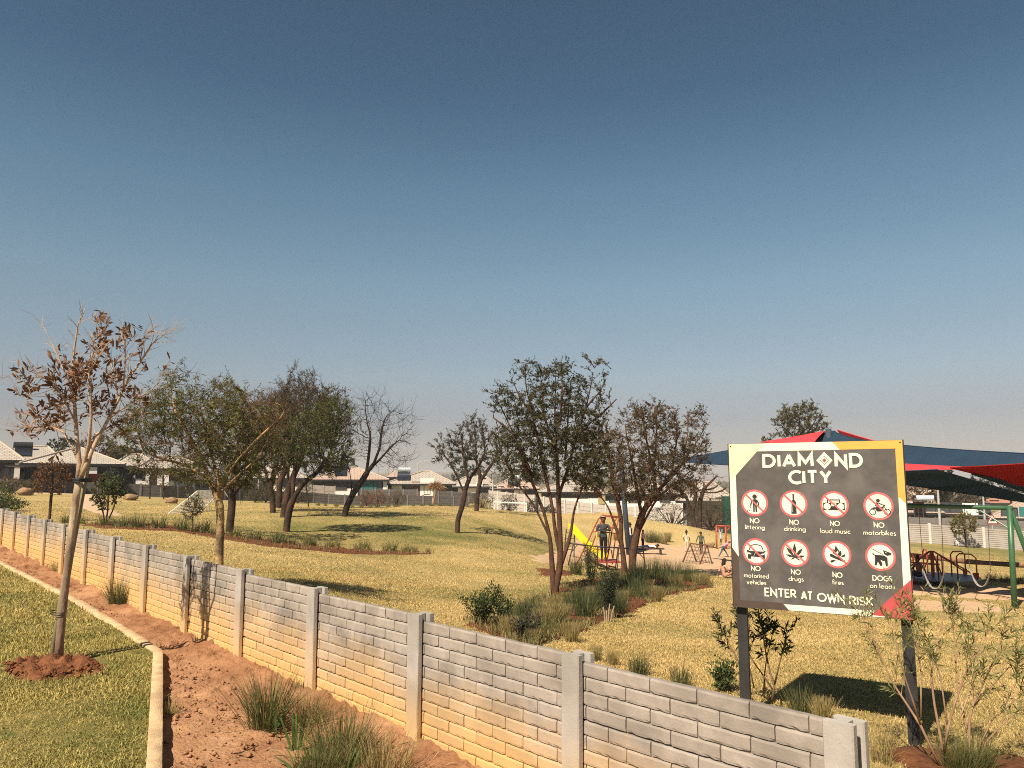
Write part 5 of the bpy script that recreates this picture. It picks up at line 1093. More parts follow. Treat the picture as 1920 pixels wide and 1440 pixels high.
# young trees and far trees
def small_tree(label, px_, d, h, w, bark, lm, n=220, leaves=1800, leaf=(.10, .04), seed=1, name='young_tree', base_r=None, lean=0, low=.35, group=None, tw=.3, stems=1, cat='tree', twigm=None, bare=.2):
    q = on(px_, d); k = FOC / d; py = 720 - FOC * math.tan(math.atan((q[2] - EYE[2]) / d) - PITCH) if False else None
    # place in pixel space through the projected base
    def pj(p):
        y = p[1]; z = p[2] - EYE[2]; fw = y * math.cos(PITCH) + z * math.sin(PITCH); up = -y * math.sin(PITCH) + z * math.cos(PITCH); return (960 + FOC * p[0] / fw, 720 - FOC * up / fw)
    bx, by = pj(q); H = h * k; W2 = w * k / 2; st = []
    for s in range(stems):
        o = (s - (stems - 1) / 2) * W2 * .5
        st.append([(bx + o * .25, by + 1), (bx + o * .6 + lean * H * .4, by - H * low), (bx + o + lean * H * .7, by - H * (low + .25))])
    cy = by - H * (low + 1) / 2; ry = H * (1 - low) / 2
    return make_tree(name, label, (bx, by), d, st, [(bx + lean * H * .7, cy, W2, ry, 0), (bx + lean * H * .7 - W2 * .4, cy + ry * .3, W2 * .6, ry * .6, 0), (bx + lean * H * .7 + W2 * .4, cy - ry * .1, W2 * .6, ry * .7, 0)], n, bark, lm, step=w * .05, infl=w * .5, kill=w * .075, base_r=base_r or h * .022, tip=max(.003, h * .0012), seed=seed, leaves=leaves, leaf=leaf, twig=(2, w * .09, max(.003, h * .0011)), group=group, bare=bare, cat=cat, twigm=twigm)
L_brown = leaf_mat('dry_brown_leaves', (.22, .105, .05), (.12, .06, .035))
L_shrub = leaf_mat('shrub_green_leaves', (.085, .11, .035), (.045, .062, .02))
L_dark = leaf_mat('dark_evergreen_leaves', (.04, .05, .026), (.025, .032, .018), trans=.15)
L_yellow = leaf_mat('yellowing_leaves', (.22, .17, .05), (.10, .095, .03))
small_tree('young tree with reddish brown leaves tied to a thin stake behind the left tree', 98, 25, 1.95, 1.15, B_thorn, L_brown, 260, 2600, (.06, .03), 71, lean=.08, low=.42)
small_tree('leggy green shrub at the left end of the shrub bed', 208, 22.6, 1.5, .95, B_red, L_shrub, 220, 2600, (.06, .03), 72, name='shrub', stems=3, low=.3, cat='shrub')
small_tree('pale leaved sapling in front of the small net goal', 366, 22.5, 1.1, .62, B_red, leaf_mat('pale_grey_leaves', (.26, .24, .15), (.15, .14, .08)), 160, 900, (.055, .03), 73, name='sapling', low=.3, cat='sapling')
small_tree('thin reddish sapling right of the flat boulder', 283, 50, 2.2, 1.2, B_thorn, L_olive, 120, 700, (.09, .03), 74, name='sapling', low=.4, cat='sapling')
small_tree('small bare looking sapling behind the reddish boulder', 309, 52, 1.9, 1.3, B_thorn, L_brown, 120, 500, (.09, .03), 75, name='sapling', low=.35, cat='sapling')
small_tree('slim sapling between the middle clump and the leaning bare tree', 581, 44, 2.0, 1.1, B_thorn, L_dull, 120, 350, (.08, .03), 76, name='sapling', low=.45, lean=-.15, cat='sapling')
small_tree('small yellowing tree with a thin stake on the green bank inside the swing frame', 1803, 46.5, 2.0, 1.55, B_thorn, L_yellow, 300, 3200, (.08, .04), 77, low=.36, lean=-.1)
hq = on(212, 63)
def bush_mound(label, px_, d, w, h, lm, n, leaf=(.12, .06), seed=1, name='hedge_bush', group=None, cat='bush'):
    g = np.random.default_rng(seed); q = on(px_, d); root = thing(name, label, cat, tuple(q), 0, group)
    v = g.normal(size=(n, 3)); v /= np.linalg.norm(v, axis=1)[:, None]; lump = 1 + .22 * np.sin(v[:, 0] * 5 + seed) * np.cos(v[:, 2] * 4) ; rad = (.62 + .38 * g.random(n) ** .5) * lump
    P = v * rad[:, None] * np.array([w / 2, w / 2, h / 2]) + np.array([0, 0, h / 2]); P = P[P[:, 2] > .02]; m = len(P); V, Q = leaf_quads(P, g.normal(size=(m, 3)) + v[:m] * .5, leaf[0] * (.5 + g.random(m)), leaf[1] * (.6 + .8 * g.random(m)), g)
    tag(link('foliage', fast_mesh('foliage', V, quads=Q, m=lm), root), kind='stuff')
    k = 14; a = np.zeros((k, 3)); b = g.normal(size=(k, 3)) * np.array([w * .22, w * .22, .1]) + np.array([0, 0, h * .7]); V, Q = prisms(a, b, np.full(k, w * .012), np.full(k, w * .006), 4); link('branches', fast_mesh('branches', V, quads=Q, m=B_thorn), root)
    return root
bush_mound('round dark clipped hedge bush against the dark wall', 211, 60, 1.7, 1.9, L_dark, 5200, seed=5)
for i, (px_, d, w, h, lm, lab) in enumerate(((500, 68, 2.6, 1.9, L_dark, 'dark loose bush against the wall left of the middle clump'), (560, 71, 3.0, 2.0, L_dark, 'dark loose bush against the wall right of the middle clump'), (480, 66, 1.8, 1.6, L_olive, 'olive bush against the wall at the left end of the middle clump'), (745, 73, 1.7, 1.5, L_olive, 'airy olive bush by the wall right of the leaning bare tree'), (710, 74, 1.6, 1.5, L_brown, 'reddish thin bush by the wall behind the leaning bare tree'), (688, 75, 1.3, 1.5, L_brown, 'small reddish bush by the wall just right of the leaning trunk'), (905, 68, 2.2, 1.5, L_olive, 'olive bush in front of the end of the dark wall'), (955, 60, 1.3, 1.45, L_dull, 'grey green bush under the white goal cross bar'), (1000, 58, 1.2, 1.3, L_dull, 'grey green bush right of the white goal'), (1030, 58, 1.0, 1.1, L_dull, 'small grey bush by the pale wall left of the tall thorn tree'),
        (1258, 54, 3.4, 1.7, L_dull, 'pale feathery bush behind the crest of the right mound'), (1330, 53, 3.0, 1.9, L_dark, 'dark shaded bush in front of the timber screen'), (20, 54, 1.3, 1.1, L_olive, 'olive bush at the far left wall'), (60, 55, 1.3, .9, L_olive, 'low olive bush by the left wall behind the squat boulder'))):
    bush_mound(lab, px_, d, w, h, lm, 1100, (.12, .045), seed=20 + i, name='bush')
# tree aloe
q = on(812, 76); root = thing('tree_aloe', 'tree aloe with a thick pale trunk and drooping orange crown before the geyser house', 'aloe', tuple(q)); g = np.random.default_rng(8)
MB().tube([(0, 0, -.1), (.08, 0, .8), (.25, 0, 1.6), (.3, 0, 1.9)], [.16, .13, .12, .14], 9).build('trunk', mat('pale_aloe_trunk', (.46, .32, .2), (.36, .24, .15), scale=4), root, smooth=True)
n_ = 260; v = g.normal(size=(n_, 3)) * [1, 1, .35] + [0, 0, .35]; P_ = np.tile(np.array([[.3, 0, 2.0]]), (n_, 1)); V, Q = leaf_quads(P_ + v * .12, v, .55 + .5 * g.random(n_), np.full(n_, .07), g, .55)
tag(link('crown', fast_mesh('crown', V, quads=Q, m=leaf_mat('dry_aloe_leaves', (.34, .19, .08), (.2, .12, .06))), root), kind='stuff')
far = [(10, 95, 4.6, 3, L_dark, 'small dark tree over the roof at the far left'), (118, 96, 6.2, 4.2, L_dark, 'dark tree over the ridge left of the staked tree fork'), (186, 95, 6.6, 4.6, L_olive, 'dark tree over the roof just right of the staked tree fork'), (212, 104, 5.2, 4.5, L_brown, 'brownish tree behind the wide tiled house'), (241, 98, 5.2, 3.8, L_dark, 'rounded dark tree over the roofs left of the yellow barked tree'), (30, 100, 3.8, 5, L_dull, 'low grey tree over the second roof'), (635, 120, 6.0, 6, L_dull, 'grey tree over the roof of the teal panel house'),
       (1722, 110, 4.9, 8.5, L_brown, 'brown leafless looking tree right of the sign edge'), (1758, 88, 6.9, 2.6, L_dark, 'tall narrow dark tree behind the pale lamp post'), (1815, 120, 4.9, 7, L_dark, 'dark purplish tree left of the double storey house'), (1790, 118, 3.6, 6, L_olive, 'low olive trees beside the purplish tree'), (1891, 118, 7.4, 3.6, L_dark, 'tall dark tree right of the double storey house'), (1838, 230, 8.5, 6.5, L_dark, 'distant dark tree behind the small cross arm lamp'), (880, 140, 5, 6, L_dull, 'grey tree behind the low tiled house'), (985, 130, 5, 8, L_dull, 'grey tree line above the solar panel house')]
for i, (px_, d, h, w, lm, lab) in enumerate(far):
    small_tree(lab, px_, d, h, w, B_thorn, lm, 260, 2400, (.34 if d > 90 else .28, .16), 100 + i, name='tree', low=.22, bare=.12)
# hazy bush on the far hills
n_ = 2600; a_ = rng.uniform(-.55, .5, n_); r_d = rng.uniform(420, 1500, n_); x, y = r_d * np.sin(a_), r_d * np.cos(a_); z = terrain(x, y); P = np.column_stack([x, y, z]); s = rng.uniform(2.2, 5, n_)
tag(link('far_bush', clods('far_bush', P, s, mat('far_bushveld', (.10, .085, .055), (.07, .062, .04), scale=.02, coord='World'))), kind='stuff')
# ================================================================ THE STAKED TREE ON OUR SIDE
def staked_tree():
    g = np.random.default_rng(5); b = hit_near(108, 1246); d = float(b[1])
    root = thing('young_tree', 'young pale barked tree with dry brown leaves tied to a stake on the near lawn', 'tree', tuple(b))
    bark = mat('pale_grey_brown_bark', (.50, .38, .27), (.34, .25, .175), scale=7, rough=.9, bump=.5, bscale=40, coord='World', c3=(.22, .15, .105), s3=5, stretch=(1, 1, .35))
    barkp = mat('pale_upper_bark', (.47, .34, .24), (.34, .23, .16), scale=9, rough=.85, bump=.3, bscale=40, coord='World')
    A = lambda p: at(p[0], p[1], d + (p[2] if len(p) > 2 else 0)) - b
    main = [((109, 1250), .039), ((113, 1190), .0355), ((120, 1120), .034), ((128, 1050), .034), ((136, 985), .033), ((143, 930), .032), ((148, 900), .032)]
    MB().tube([A(p) for p, r in main], [r for p, r in main], 14).build('trunk', bark, root, smooth=True)
    stems = [[((147, 903), .030), ((149, 870), .024), ((144, 820), .019), ((140, 760, .05), .016), ((136, 700, .05), .013), ((140, 650, .05), .009), ((146, 610), .006), ((160, 578), .003)],
             [((149, 900), .026), ((158, 868), .019), ((167, 830, -.1), .015), ((171, 780, -.12), .013), ((169, 725, -.15), .011), ((166, 690, -.15), .007), ((176, 655, -.15), .004), ((170, 620, -.15), .002)],
             [((150, 898), .028), ((163, 868), .020), ((178, 832, .1), .0175), ((200, 792, .15), .015), ((222, 750, .2), .013), ((240, 712, .2), .011), ((262, 680, .25), .009), ((285, 645, .25), .006), ((310, 625, .3), .003), ((335, 615, .3), .0015)],
             [((149, 868), .014), ((135, 838, .1), .012), ((118, 810, .15), .010), ((98, 800, .2), .008), ((72, 806, .2), .006), ((48, 800, .2), .004), ((30, 808, .2), .002)],
             [((152, 880), .016), ((163, 845, .2), .013), ((180, 815, .3), .011), ((205, 800, .35), .008), ((240, 782, .4), .005), ((262, 760, .4), .003)],
             [((141, 790, .05), .009), ((120, 748, -.1), .008), ((98, 715, -.2), .006), ((70, 702, -.25), .005), ((45, 690, -.3), .003), ((0, 712, -.3), .0015)],
             [((138, 740), .008), ((118, 690, .1), .006), ((100, 650, .15), .0045), ((85, 618, .2), .003), ((76, 605, .2), .0015)],
             [((231, 730, .2), .009), ((234, 690, .1), .007), ((235, 650, .05), .005), ((226, 620, 0), .003)],
             [((222, 750, .2), .008), ((215, 705, .3), .006), ((205, 665, .35), .005), ((190, 625, .4), .0035), ((178, 585, .4), .002)],
             [((262, 680, .25), .006), ((270, 640, .2), .004), ((290, 620, .2), .003), ((330, 640, .2), .0015)],
             [((205, 785, .15), .007), ((250, 752, 0), .005), ((285, 730, -.05), .0035), ((318, 690, -.1), .002)],
             [((166, 700, -.15), .006), ((185, 670, -.25), .0045), ((205, 640, -.3), .003)]]
    br = MB(); ends = []; allpts = []
    for s in stems:
        pts = [A(p) for p, r in s]; br.tube(pts, [r for p, r in s], 8); 
        for i in range(len(pts) - 1):
            for t in (.15, .4, .65, .9): allpts.append((pts[i] + (pts[i + 1] - pts[i]) * t, s[i][1] * (1 - t) + s[i + 1][1] * t, pts[i + 1] - pts[i]))
        ends.append((pts[-1], pts[-1] - pts[-2]))
    br.build('branches', barkp, root, smooth=True)
    tw = MB(); tips = []
    for p, r, dv in allpts:
        if r > .014 or g.random() < .25: continue
        for _ in range(2 if r < .008 else 1):
            dv2 = dv / np.linalg.norm(dv) * .8 + g.normal(0, .55, 3) + [0, 0, .25]; dv2 /= np.linalg.norm(dv2); L_ = g.uniform(.08, .28); q = p + dv2 * L_ * .55; dv3 = dv2 + g.normal(0, .35, 3) + [0, 0, .2]; dv3 /= np.linalg.norm(dv3); e_ = q + dv3 * L_ * .5
            r1 = min(r * .6, .0032); tw.tube([p, q, e_], [r1, r1 * .75, r1 * .45], 4, False); tips.append((q, e_, dv3))
            if g.random() < .5:
                d4 = dv3 + g.normal(0, .6, 3); d4 /= np.linalg.norm(d4); tw.tube([q, q + d4 * L_ * .4], [r1 * .7, r1 * .4], 3, False); tips.append((q, q + d4 * L_ * .4, d4))
    tw.build('twigs', barkp, root)
    # clumps of long dry leaves: centre, reach, how many
    cl = [((182, 600, .4), .10, 26), ((170, 640, -.15), .14, 60), ((187, 632, .4), .08, 14), ((213, 638, .1), .09, 30), ((232, 622, .05), .10, 40), ((244, 634, 0), .09, 34), ((262, 640, .2), .08, 14), ((50, 725, -.3), .15, 80), ((62, 745, -.25), .10, 30), ((85, 705, -.2), .12, 50), ((118, 690, .1), .10, 40), ((140, 690, 0), .15, 90), ((160, 700, -.1), .16, 110), ((178, 715, -.1), .15, 80), ((150, 735, 0), .15, 70), ((105, 745, -.1), .15, 80), ((120, 765, 0), .13, 60), ((70, 800, .2), .16, 120), ((90, 790, .2), .12, 70), ((52, 790, .2), .12, 50), ((30, 808, .2), .07, 10), ((95, 755, .1), .10, 40),
          ((185, 760, .1), .14, 70), ((150, 775, 0), .12, 60), ((195, 690, .2), .14, 60), ((208, 705, .2), .12, 50), ((222, 770, .2), .10, 30), ((190, 655, .3), .12, 50), ((252, 700, .2), .10, 22), ((275, 690, .1), .09, 16), ((310, 690, -.1), .07, 10), ((313, 700, -.1), .05, 7), ((240, 745, 0), .12, 30), ((205, 800, .3), .11, 26), ((270, 770, .3), .09, 16), ((128, 780, 0), .12, 50), ((215, 725, 0), .12, 40), ((130, 720, 0), .12, 50), ((70, 780, .2), .1, 30), ((225, 800, .35), .06, 8)]
    # every clump is a few leafy shoots: leaves in two ranks along a short axis that points up and out
    bpts = np.array([a[0] for a in allpts]); P = []; D = []; sh = MB(); hub = A((150, 860))
    for c, rch, n in cl:
        ctr = A(c); n = int(n * .78); k = max(1, round(n / 9))
        for q in range(k):
            o = ctr + g.normal(0, rch * .5, 3) * (k > 1); ax = (o - hub); ax = ax / np.linalg.norm(ax) + g.normal(0, .55, 3) + [0, 0, .15]; ax /= np.linalg.norm(ax); l = g.uniform(.10, .19); sd_ = np.cross(ax, g.normal(size=3)); sd_ /= np.linalg.norm(sd_)
            jn = bpts[np.argmin(np.linalg.norm(bpts - (o - ax * l * .5), axis=1))]; sh.tube([jn, (jn + o - ax * l * .3) / 2 + [0, 0, .01], o, o + ax * l * .7], [.003, .0026, .0022, .0012], 4, False)
            for j in range(n // k):
                t = g.uniform(-.35, .75); P.append(o + ax * l * t); D.append(ax * g.uniform(.5, 1.1) + sd_ * (1 if j % 2 else -1) * g.uniform(.3, .9) + g.normal(0, .22, 3) + [0, 0, -.25])
    sh.build('shoots', barkp, root)
    P += [t[1] for t in tips if g.random() < .0]; D += [g.normal(0, 1, 3) for _ in range(len(P) - len(D))]
    P, D = np.array(P), np.array(D); n = len(P); D /= np.linalg.norm(D, axis=1)[:, None]; S_ = np.cross(D, g.normal(size=(n, 3))); S_ /= np.linalg.norm(S_, axis=1)[:, None]; Nn = np.cross(D, S_); L_ = g.uniform(.045, .10, n)[:, None]; w = L_ * g.uniform(.11, .16, n)[:, None]; bend = g.normal(.12, .1, n)[:, None] * L_
    V = np.stack([P, P + D * L_ * .3 + S_ * w * .8 + Nn * bend * .5, P + D * L_ * .3 - S_ * w * .8 + Nn * bend * .5, P + D * L_ * .68 + S_ * w + Nn * bend, P + D * L_ * .68 - S_ * w + Nn * bend, P + D * L_ + Nn * bend * .4], 1).reshape(-1, 3)
    i = (np.arange(n) * 6)[:, None]; me = fast_mesh('leaves', V, tris=np.concatenate([i + np.array([[0, 1, 2]]), i + np.array([[3, 5, 4]])]), quads=i + np.array([[1, 3, 4, 2]]), m=leaf_mat('dry_curled_brown_leaves', (.25, .125, .068), (.105, .055, .038), trans=.2, scale=9))
    tag(link('leaves', me, root), kind='stuff')
    # the stake and its ties
    sb = hit_near(96, 1243); s0, s1 = at(94, 1246, d + .06), at(168, 838, d + .16); o = np.array(sb)
    st = thing('tree_stake', 'weathered greenish timber stake leaning beside the trunk of the young tree', 'stake', tuple(sb))
    MB().tube([s0 - o - [0, 0, .15], s0 + (s1 - s0) * .5 - o, s1 - o], [.033, .034, .035], 12).build('pole', mat('treated_green_timber', (.36, .34, .19), (.25, .22, .12), scale=7, rough=.85, bump=.3, bscale=30, c3=(.18, .13, .08), s3=3, stretch=(1, 1, .3)), st, smooth=True)
    M_strap = mat('black_rubber_strap', (.015, .015, .016), (.02, .02, .021), rough=.6)
    for (a, bb, r) in (((150, 901), (160, 900, .12), .007), ((113, 1150), (105, 1152, .07), .0035)):
        p, q = at(a[0], a[1], d) - b, at(bb[0], bb[1], d + bb[2]) - b; t = (q - p); t[2] = 0; L_ = np.linalg.norm(t); t = t / L_; nrm = np.array([-t[1], t[0], 0]); rr = .050; lp = []
        for k in range(25):
            an = k / 24 * 2 * math.pi; c = math.cos(an); lp.append((p + q) / 2 + t * ((L_ / 2) * np.sign(c) * min(1, abs(c) * 3) + rr * c) + nrm * rr * math.sin(an))
        bnd = MB()
        for dz in ((-.012, 0, .012) if r > .005 else (0, .02)): bnd.tube([x + [0, 0, dz] for x in lp], r, 6, False)
        bnd.build('strap', M_strap, root)
staked_tree()

# ================================================================ GRASS TUFTS AND SMALL PLANTS
def tuft_mesh(n, h, spread, w, seed, m1, m2=None, f2=.3, curl=.35, flat_top=False, base=.06):
    g = np.random.default_rng(seed); a = g.random(n) * 6.283; rb = base * np.sqrt(g.random(n)); th = np.abs(g.normal(0, spread, n)); th = np.minimum(th, 1.35); L_ = h * (.55 + .55 * g.random(n))
    if flat_top: L_ = h * (.9 + .12 * g.random(n)) / np.cos(np.minimum(th, .7))
    dx, dy = np.cos(a), np.sin(a); B = np.stack([rb * np.cos(a + g.normal(0, .5, n)), rb * np.sin(a + g.normal(0, .5, n)), -.02 + 0 * a], -1); pts = [B]
    seg = 3; ang = th.copy(); p = B.copy()
    for s in range(seg):
        ang = th + (s / seg) * curl * (.4 + g.random(n)); st = L_ / seg; p = p + np.stack([np.sin(ang) * dx, np.sin(ang) * dy, np.cos(ang)], -1) * st[:, None]; pts.append(p)
    sd = np.stack([-dy, dx, 0 * dx], -1); tw = g.random(n) * 3.14; sd = sd * np.cos(tw)[:, None] + np.stack([dx, dy, 0 * dx], -1) * np.sin(tw)[:, None] * .8
    W_ = w * (.7 + .6 * g.random(n))[:, None]; V = []
    for k, f in zip(range(seg), (.8, 1, .75)): V += [pts[k] - sd * W_ * f / 2, pts[k] + sd * W_ * f / 2]
    tipw = .5 if flat_top else .12; V += [pts[seg] - sd * W_ * tipw / 2, pts[seg] + sd * W_ * tipw / 2]
    V = np.stack(V, 1).reshape(-1, 3); i = (np.arange(n) * 8)[:, None]; Q = np.concatenate([i + np.array([[2 * k, 2 * k + 1, 2 * k + 3, 2 * k + 2]]) for k in range(seg)])
    me = fast_mesh('grass_tuft', V, quads=Q, m=m1)
    if m2: me.materials.append(m2); pick = g.random(n) < f2; me.polygons.foreach_set('material_index', np.tile(pick.astype(np.int32), seg))
    return me
G_dark = leaf_mat('tuft_green', (.13, .14, .045), (.07, .08, .026), trans=.15, scale=8)
G_pale = leaf_mat('tuft_straw', (.36, .27, .115), (.26, .19, .08), trans=.15, scale=8)
G_mid = leaf_mat('tuft_olive', (.24, .205, .08), (.14, .13, .048), trans=.15, scale=8)
G_leek = leaf_mat('strap_leaf_green', (.10, .16, .04), (.06, .10, .025), trans=.2, scale=8)
def tuft(me, p, s, label, group=None, cat='grass tuft', name='grass_tuft', rz=None):
    o = link(name, me, None, tuple(p)); o.scale = (s, s, s); o.rotation_euler = (0, 0, random.random() * 6.28 if rz is None else rz); return tag(o, label, cat, group)
# near the fence, our side
nt_ = lambda px_, py_: (lambda p: (p[0], p[1], p[2] - .03))(hit_near(px_, py_))
big = [tuft_mesh(420, .44, .42, .0042, 1, G_dark, G_mid, .3, curl=.45, base=.11), tuft_mesh(520, .40, .46, .0042, 2, G_dark, G_mid, .45, curl=.5, base=.15), tuft_mesh(300, .32, .5, .004, 3, G_mid, G_pale, .45, curl=.55, base=.15)]
tuft(big[0], nt_(500, 1352), 1, 'bushy green grass tuft in the red soil, farthest of the near cluster by the fence', 'grass tufts in the near soil strip')
tuft(big[2], nt_(572, 1345), .9, 'olive grass tuft just right of the bushiest tuft in the red soil', 'grass tufts in the near soil strip')
tuft(big[1], nt_(640, 1420), 1.0, 'largest dense green grass tuft of the near cluster, in front of the fence panels', 'grass tufts in the near soil strip')
tuft(big[2], nt_(712, 1452), 1.05, 'straw streaked olive tuft at the bottom edge below the fence', 'grass tufts in the near soil strip')
tuft(big[0], nt_(592, 1462), .7, 'low green tuft cut by the bottom edge of the picture', 'grass tufts in the near soil strip')
tuft(big[0], nt_(222, 1128), .98, 'single dark green tuft in the soil strip in front of the eighth post', 'grass tufts in the near soil strip')
tuft(big[2], nt_(106, 1070), .78, 'small olive tuft in the soil strip farther left along the fence', 'grass tufts in the near soil strip')
tuft(tuft_mesh(60, .12, .5, .004, 4, G_dark, G_mid, .3), nt_(566, 1283), 1, 'tiny green sprout at the foot of the fence left of a post', 'sprouts by the fence', 'sprout', 'sprout')
tuft(tuft_mesh(60, .10, .5, .004, 5, G_dark, G_mid, .3), nt_(372, 1196), 1, 'tiny green sprout in the soil below the leaf shadows on the fence', 'sprouts by the fence', 'sprout', 'sprout')
tuft(tuft_mesh(90, .13, .8, .0035, 6, G_mid, G_pale, .3), nt_(322, 1325), 1, 'thin weed in the soil against the kerb', None, 'weed', 'weed')
def strap_plant(p, label, n, h, sp, seed, w=.02, curl=.7, cut=False):
    root = thing('strap_leaved_plant', label, 'plant', tuple(p), 0, 'strap leaved plants in the near soil strip')
    for k in range(n):
        me = tuft_mesh(1, h, sp, w, seed * 50 + k, G_leek, None, curl=curl, base=.035, flat_top=cut); o = link('leaf', me, root); o.rotation_euler = (0, 0, k * 2.4)
strap_plant(nt_(512, 1362), 'strap leaved plant with arching leaves at the foot of the bushiest tuft', 9, .30, .55, 1)
strap_plant(nt_(556, 1395), 'upright strap leaved plant with cut off leek like leaves', 9, .24, .16, 2, .022, .1, True)
strap_plant(nt_(552, 1432), 'flat spreading strap leaved plant in open soil near the bottom edge', 11, .30, .85, 3, .02, .9)
strap_plant(nt_(640, 1468), 'yellowish upright strap leaves at the bottom edge in front of the largest tuft', 9, .22, .2, 4, .018, .2, True)
sm = MB(); rs = random.Random(3)
for _ in range(46):
    px_, py_ = rs.choice([(rs.uniform(320, 700), rs.uniform(1260, 1440)), (rs.uniform(560, 840), rs.uniform(1330, 1440))]); p = Vector(hit_near(px_, py_)); a = rs.random() * 6.28; l = rs.uniform(.03, .12)
    n = -((p.x - F0[0]) * FN[0] + (p.y - F0[1]) * FN[1])
    if n < .08: continue
    v = Vector((math.cos(a), math.sin(a), rs.uniform(-.1, .2))) * l; sm.tube([p + Vector((0, 0, -.02)), p + v * .5 + Vector((0, 0, rs.uniform(-.01, .01))), p + v + Vector((0, 0, -.015))], rs.uniform(.0015, .003), 4, False)
tag(sm.build('straw_litter', mat('dry_straw', (.50, .36, .19), (.36, .25, .13), coord='World')), kind='stuff')
tag(MB().tube([Vector(hit_near(x, y)) + Vector((0, 0, -.03)) for x, y in ((438, 1404), (452, 1402), (465, 1397), (478, 1392), (486, 1388))], [.004, .005, .004, .0035, .002], 6).build('twig', mat('dead_twig', (.06, .035, .025))), 'thin dark twig lying on the red soil near the bottom tufts', 'twig')
# shrub bed on the far side of the lawn: rows of tufts
row = [tuft_mesh(150, .46, .42, .010, 11, G_dark, G_mid, .25, base=.15), tuft_mesh(150, .44, .45, .010, 12, G_dark, G_mid, .35, base=.16), tuft_mesh(110, .38, .38, .010, 13, G_mid, G_dark, .5, base=.14), tuft_mesh(90, .36, .35, .011, 14, G_mid, G_pale, .4, base=.12)]
bed_pts = [(122, 981, .7, 0), (132, 982, .6, 2), (150, 983, .75, 1), (196, 988, .9, 0), (226, 990, .9, 1), (238, 988, .8, 0), (260, 991, 1.0, 0), (297, 991, 1.1, 1), (341, 995, 1.05, 0), (357, 998, .6, 2), (378, 999, 1.1, 1), (400, 1004, .9, 2), (441, 1006, .72, 0), (480, 1014, .9, 1), (518, 1020, .9, 0), (529, 1020, .8, 1), (547, 1022, .7, 2), (578, 1024, .75, 0), (588, 1025, .75, 2), (615, 1027, .7, 3), (627, 1028, .85, 1), (670, 1031, .75, 3), (685, 1031, .8, 1), (722, 1033, .75, 3), (735, 1033, .85, 1), (757, 1035, .7, 3), (768, 1034, .7, 2), (778, 1035, .7, 3), (802, 1036, .6, 3)]
ordn = ['first', 'second', 'third', 'fourth', 'fifth', 'sixth', 'seventh', 'eighth', 'ninth', 'tenth', 'eleventh', 'twelfth', 'thirteenth', 'fourteenth', 'fifteenth']
def ordinal(i, n, thing_, row_, a='from the left', b='from the right'):
    return f'{ordn[i]} {thing_} {a} in {row_}' if i < (n + 1) // 2 else f'{ordn[n - 1 - i]} {thing_} {b} in {row_}'
for i, (x, y, s, k) in enumerate(bed_pts): tuft(row[k], hit(x, y, 14), s, ordinal(i, len(bed_pts), 'green tuft', 'the long red soil bed across the lawn'), 'tufts along the long red soil bed')
far_pts = [(598, 945), (612, 947), (632, 948), (662, 950), (679, 951), (696, 952), (709, 953), (729, 953), (743, 953), (776, 954), (793, 954), (809, 955), (826, 955), (843, 956), (880, 958), (906, 960), (914, 960)]
for i, (x, y) in enumerate(far_pts):
    q = on(x, 62 + 6 * (x < 700)); tuft(row[1 + i % 2], q, 1.0, ordinal(i, len(far_pts), 'small round tuft', 'the row before the dark wall'), 'row of small tufts before the dark wall')
# bed under the tall thorn tree
G_wet = leaf_mat('reedy_green', (.06, .085, .032), (.035, .05, .02), trans=.15, scale=8)
reed = [tuft_mesh(300, .62, .22, .006, 21, G_wet, G_mid, .2, curl=.2, base=.17), tuft_mesh(280, .5, .26, .006, 22, G_wet, G_mid, .4, curl=.25, base=.17), tuft_mesh(260, .40, .22, .006, 23, G_mid, G_pale, .65, curl=.1, base=.12, flat_top=True), tuft_mesh(260, .40, .3, .006, 24, G_pale, G_mid, .3, curl=.12, base=.09, flat_top=True)]
bb = [(962, 1180, .62, 1), (955, 1196, .7, 2), (985, 1170, .75, 0), (1000, 1165, .6, 1), (1018, 1180, .72, 3), (1035, 1174, .85, 3), (1046, 1168, .7, 1), (1040, 1150, .7, 2), (1020, 1194, .5, 1), (1062, 1160, .6, 2), (1072, 1204, .62, 2), (1000, 1208, .5, 2), (1078, 1148, .75, 0), (1095, 1160, .8, 0), (1100, 1145, .7, 1), (1120, 1150, .75, 0), (1135, 1145, .85, 0), (1150, 1138, .8, 1), (1160, 1150, .7, 0), (1170, 1130, .6, 2), (1177, 1122, .6, 1), (1195, 1118, .8, 0), (1205, 1125, .8, 1), (1232, 1128, .82, 3), (1215, 1112, .8, 2), (1190, 1098, .9, 0), (1200, 1090, 1.0, 0), (1220, 1088, 1.1, 0), (1240, 1086, 1.05, 0), (1238, 1102, .8, 1), (1255, 1098, .95, 1), (1262, 1088, 1.0, 0), (1275, 1102, .9, 2), (1285, 1092, 1.0, 0), (1300, 1094, 1.0, 1), (1310, 1100, .9, 2), (1322, 1098, .9, 3), (1145, 1110, .8, 0), (1130, 1120, .8, 1), (1110, 1125, .7, 2), (1168, 1105, .9, 1), (1080, 1078, .9, 0), (1085, 1125, .6, 1), (1060, 1130, .5, 2), (1000, 1150, .4, 1)]
bb.sort(key=lambda t: t[0])
kindw = ['reedy dark green tuft', 'green tuft', 'clipped straw topped tuft', 'fan shaped straw tuft']
from collections import Counter
cnt = Counter(t[3] for t in bb); seen = Counter()
more = [f'{w}' for w in ordn]
for x, y, s, k in bb:
    i = seen[k]; seen[k] += 1; n = cnt[k]
    tuft(reed[k], hit(x, y, 8), s, ordinal(i, n, kindw[k], 'the bed below the tall thorn tree'), 'tufts in the bed below the tall thorn tree')
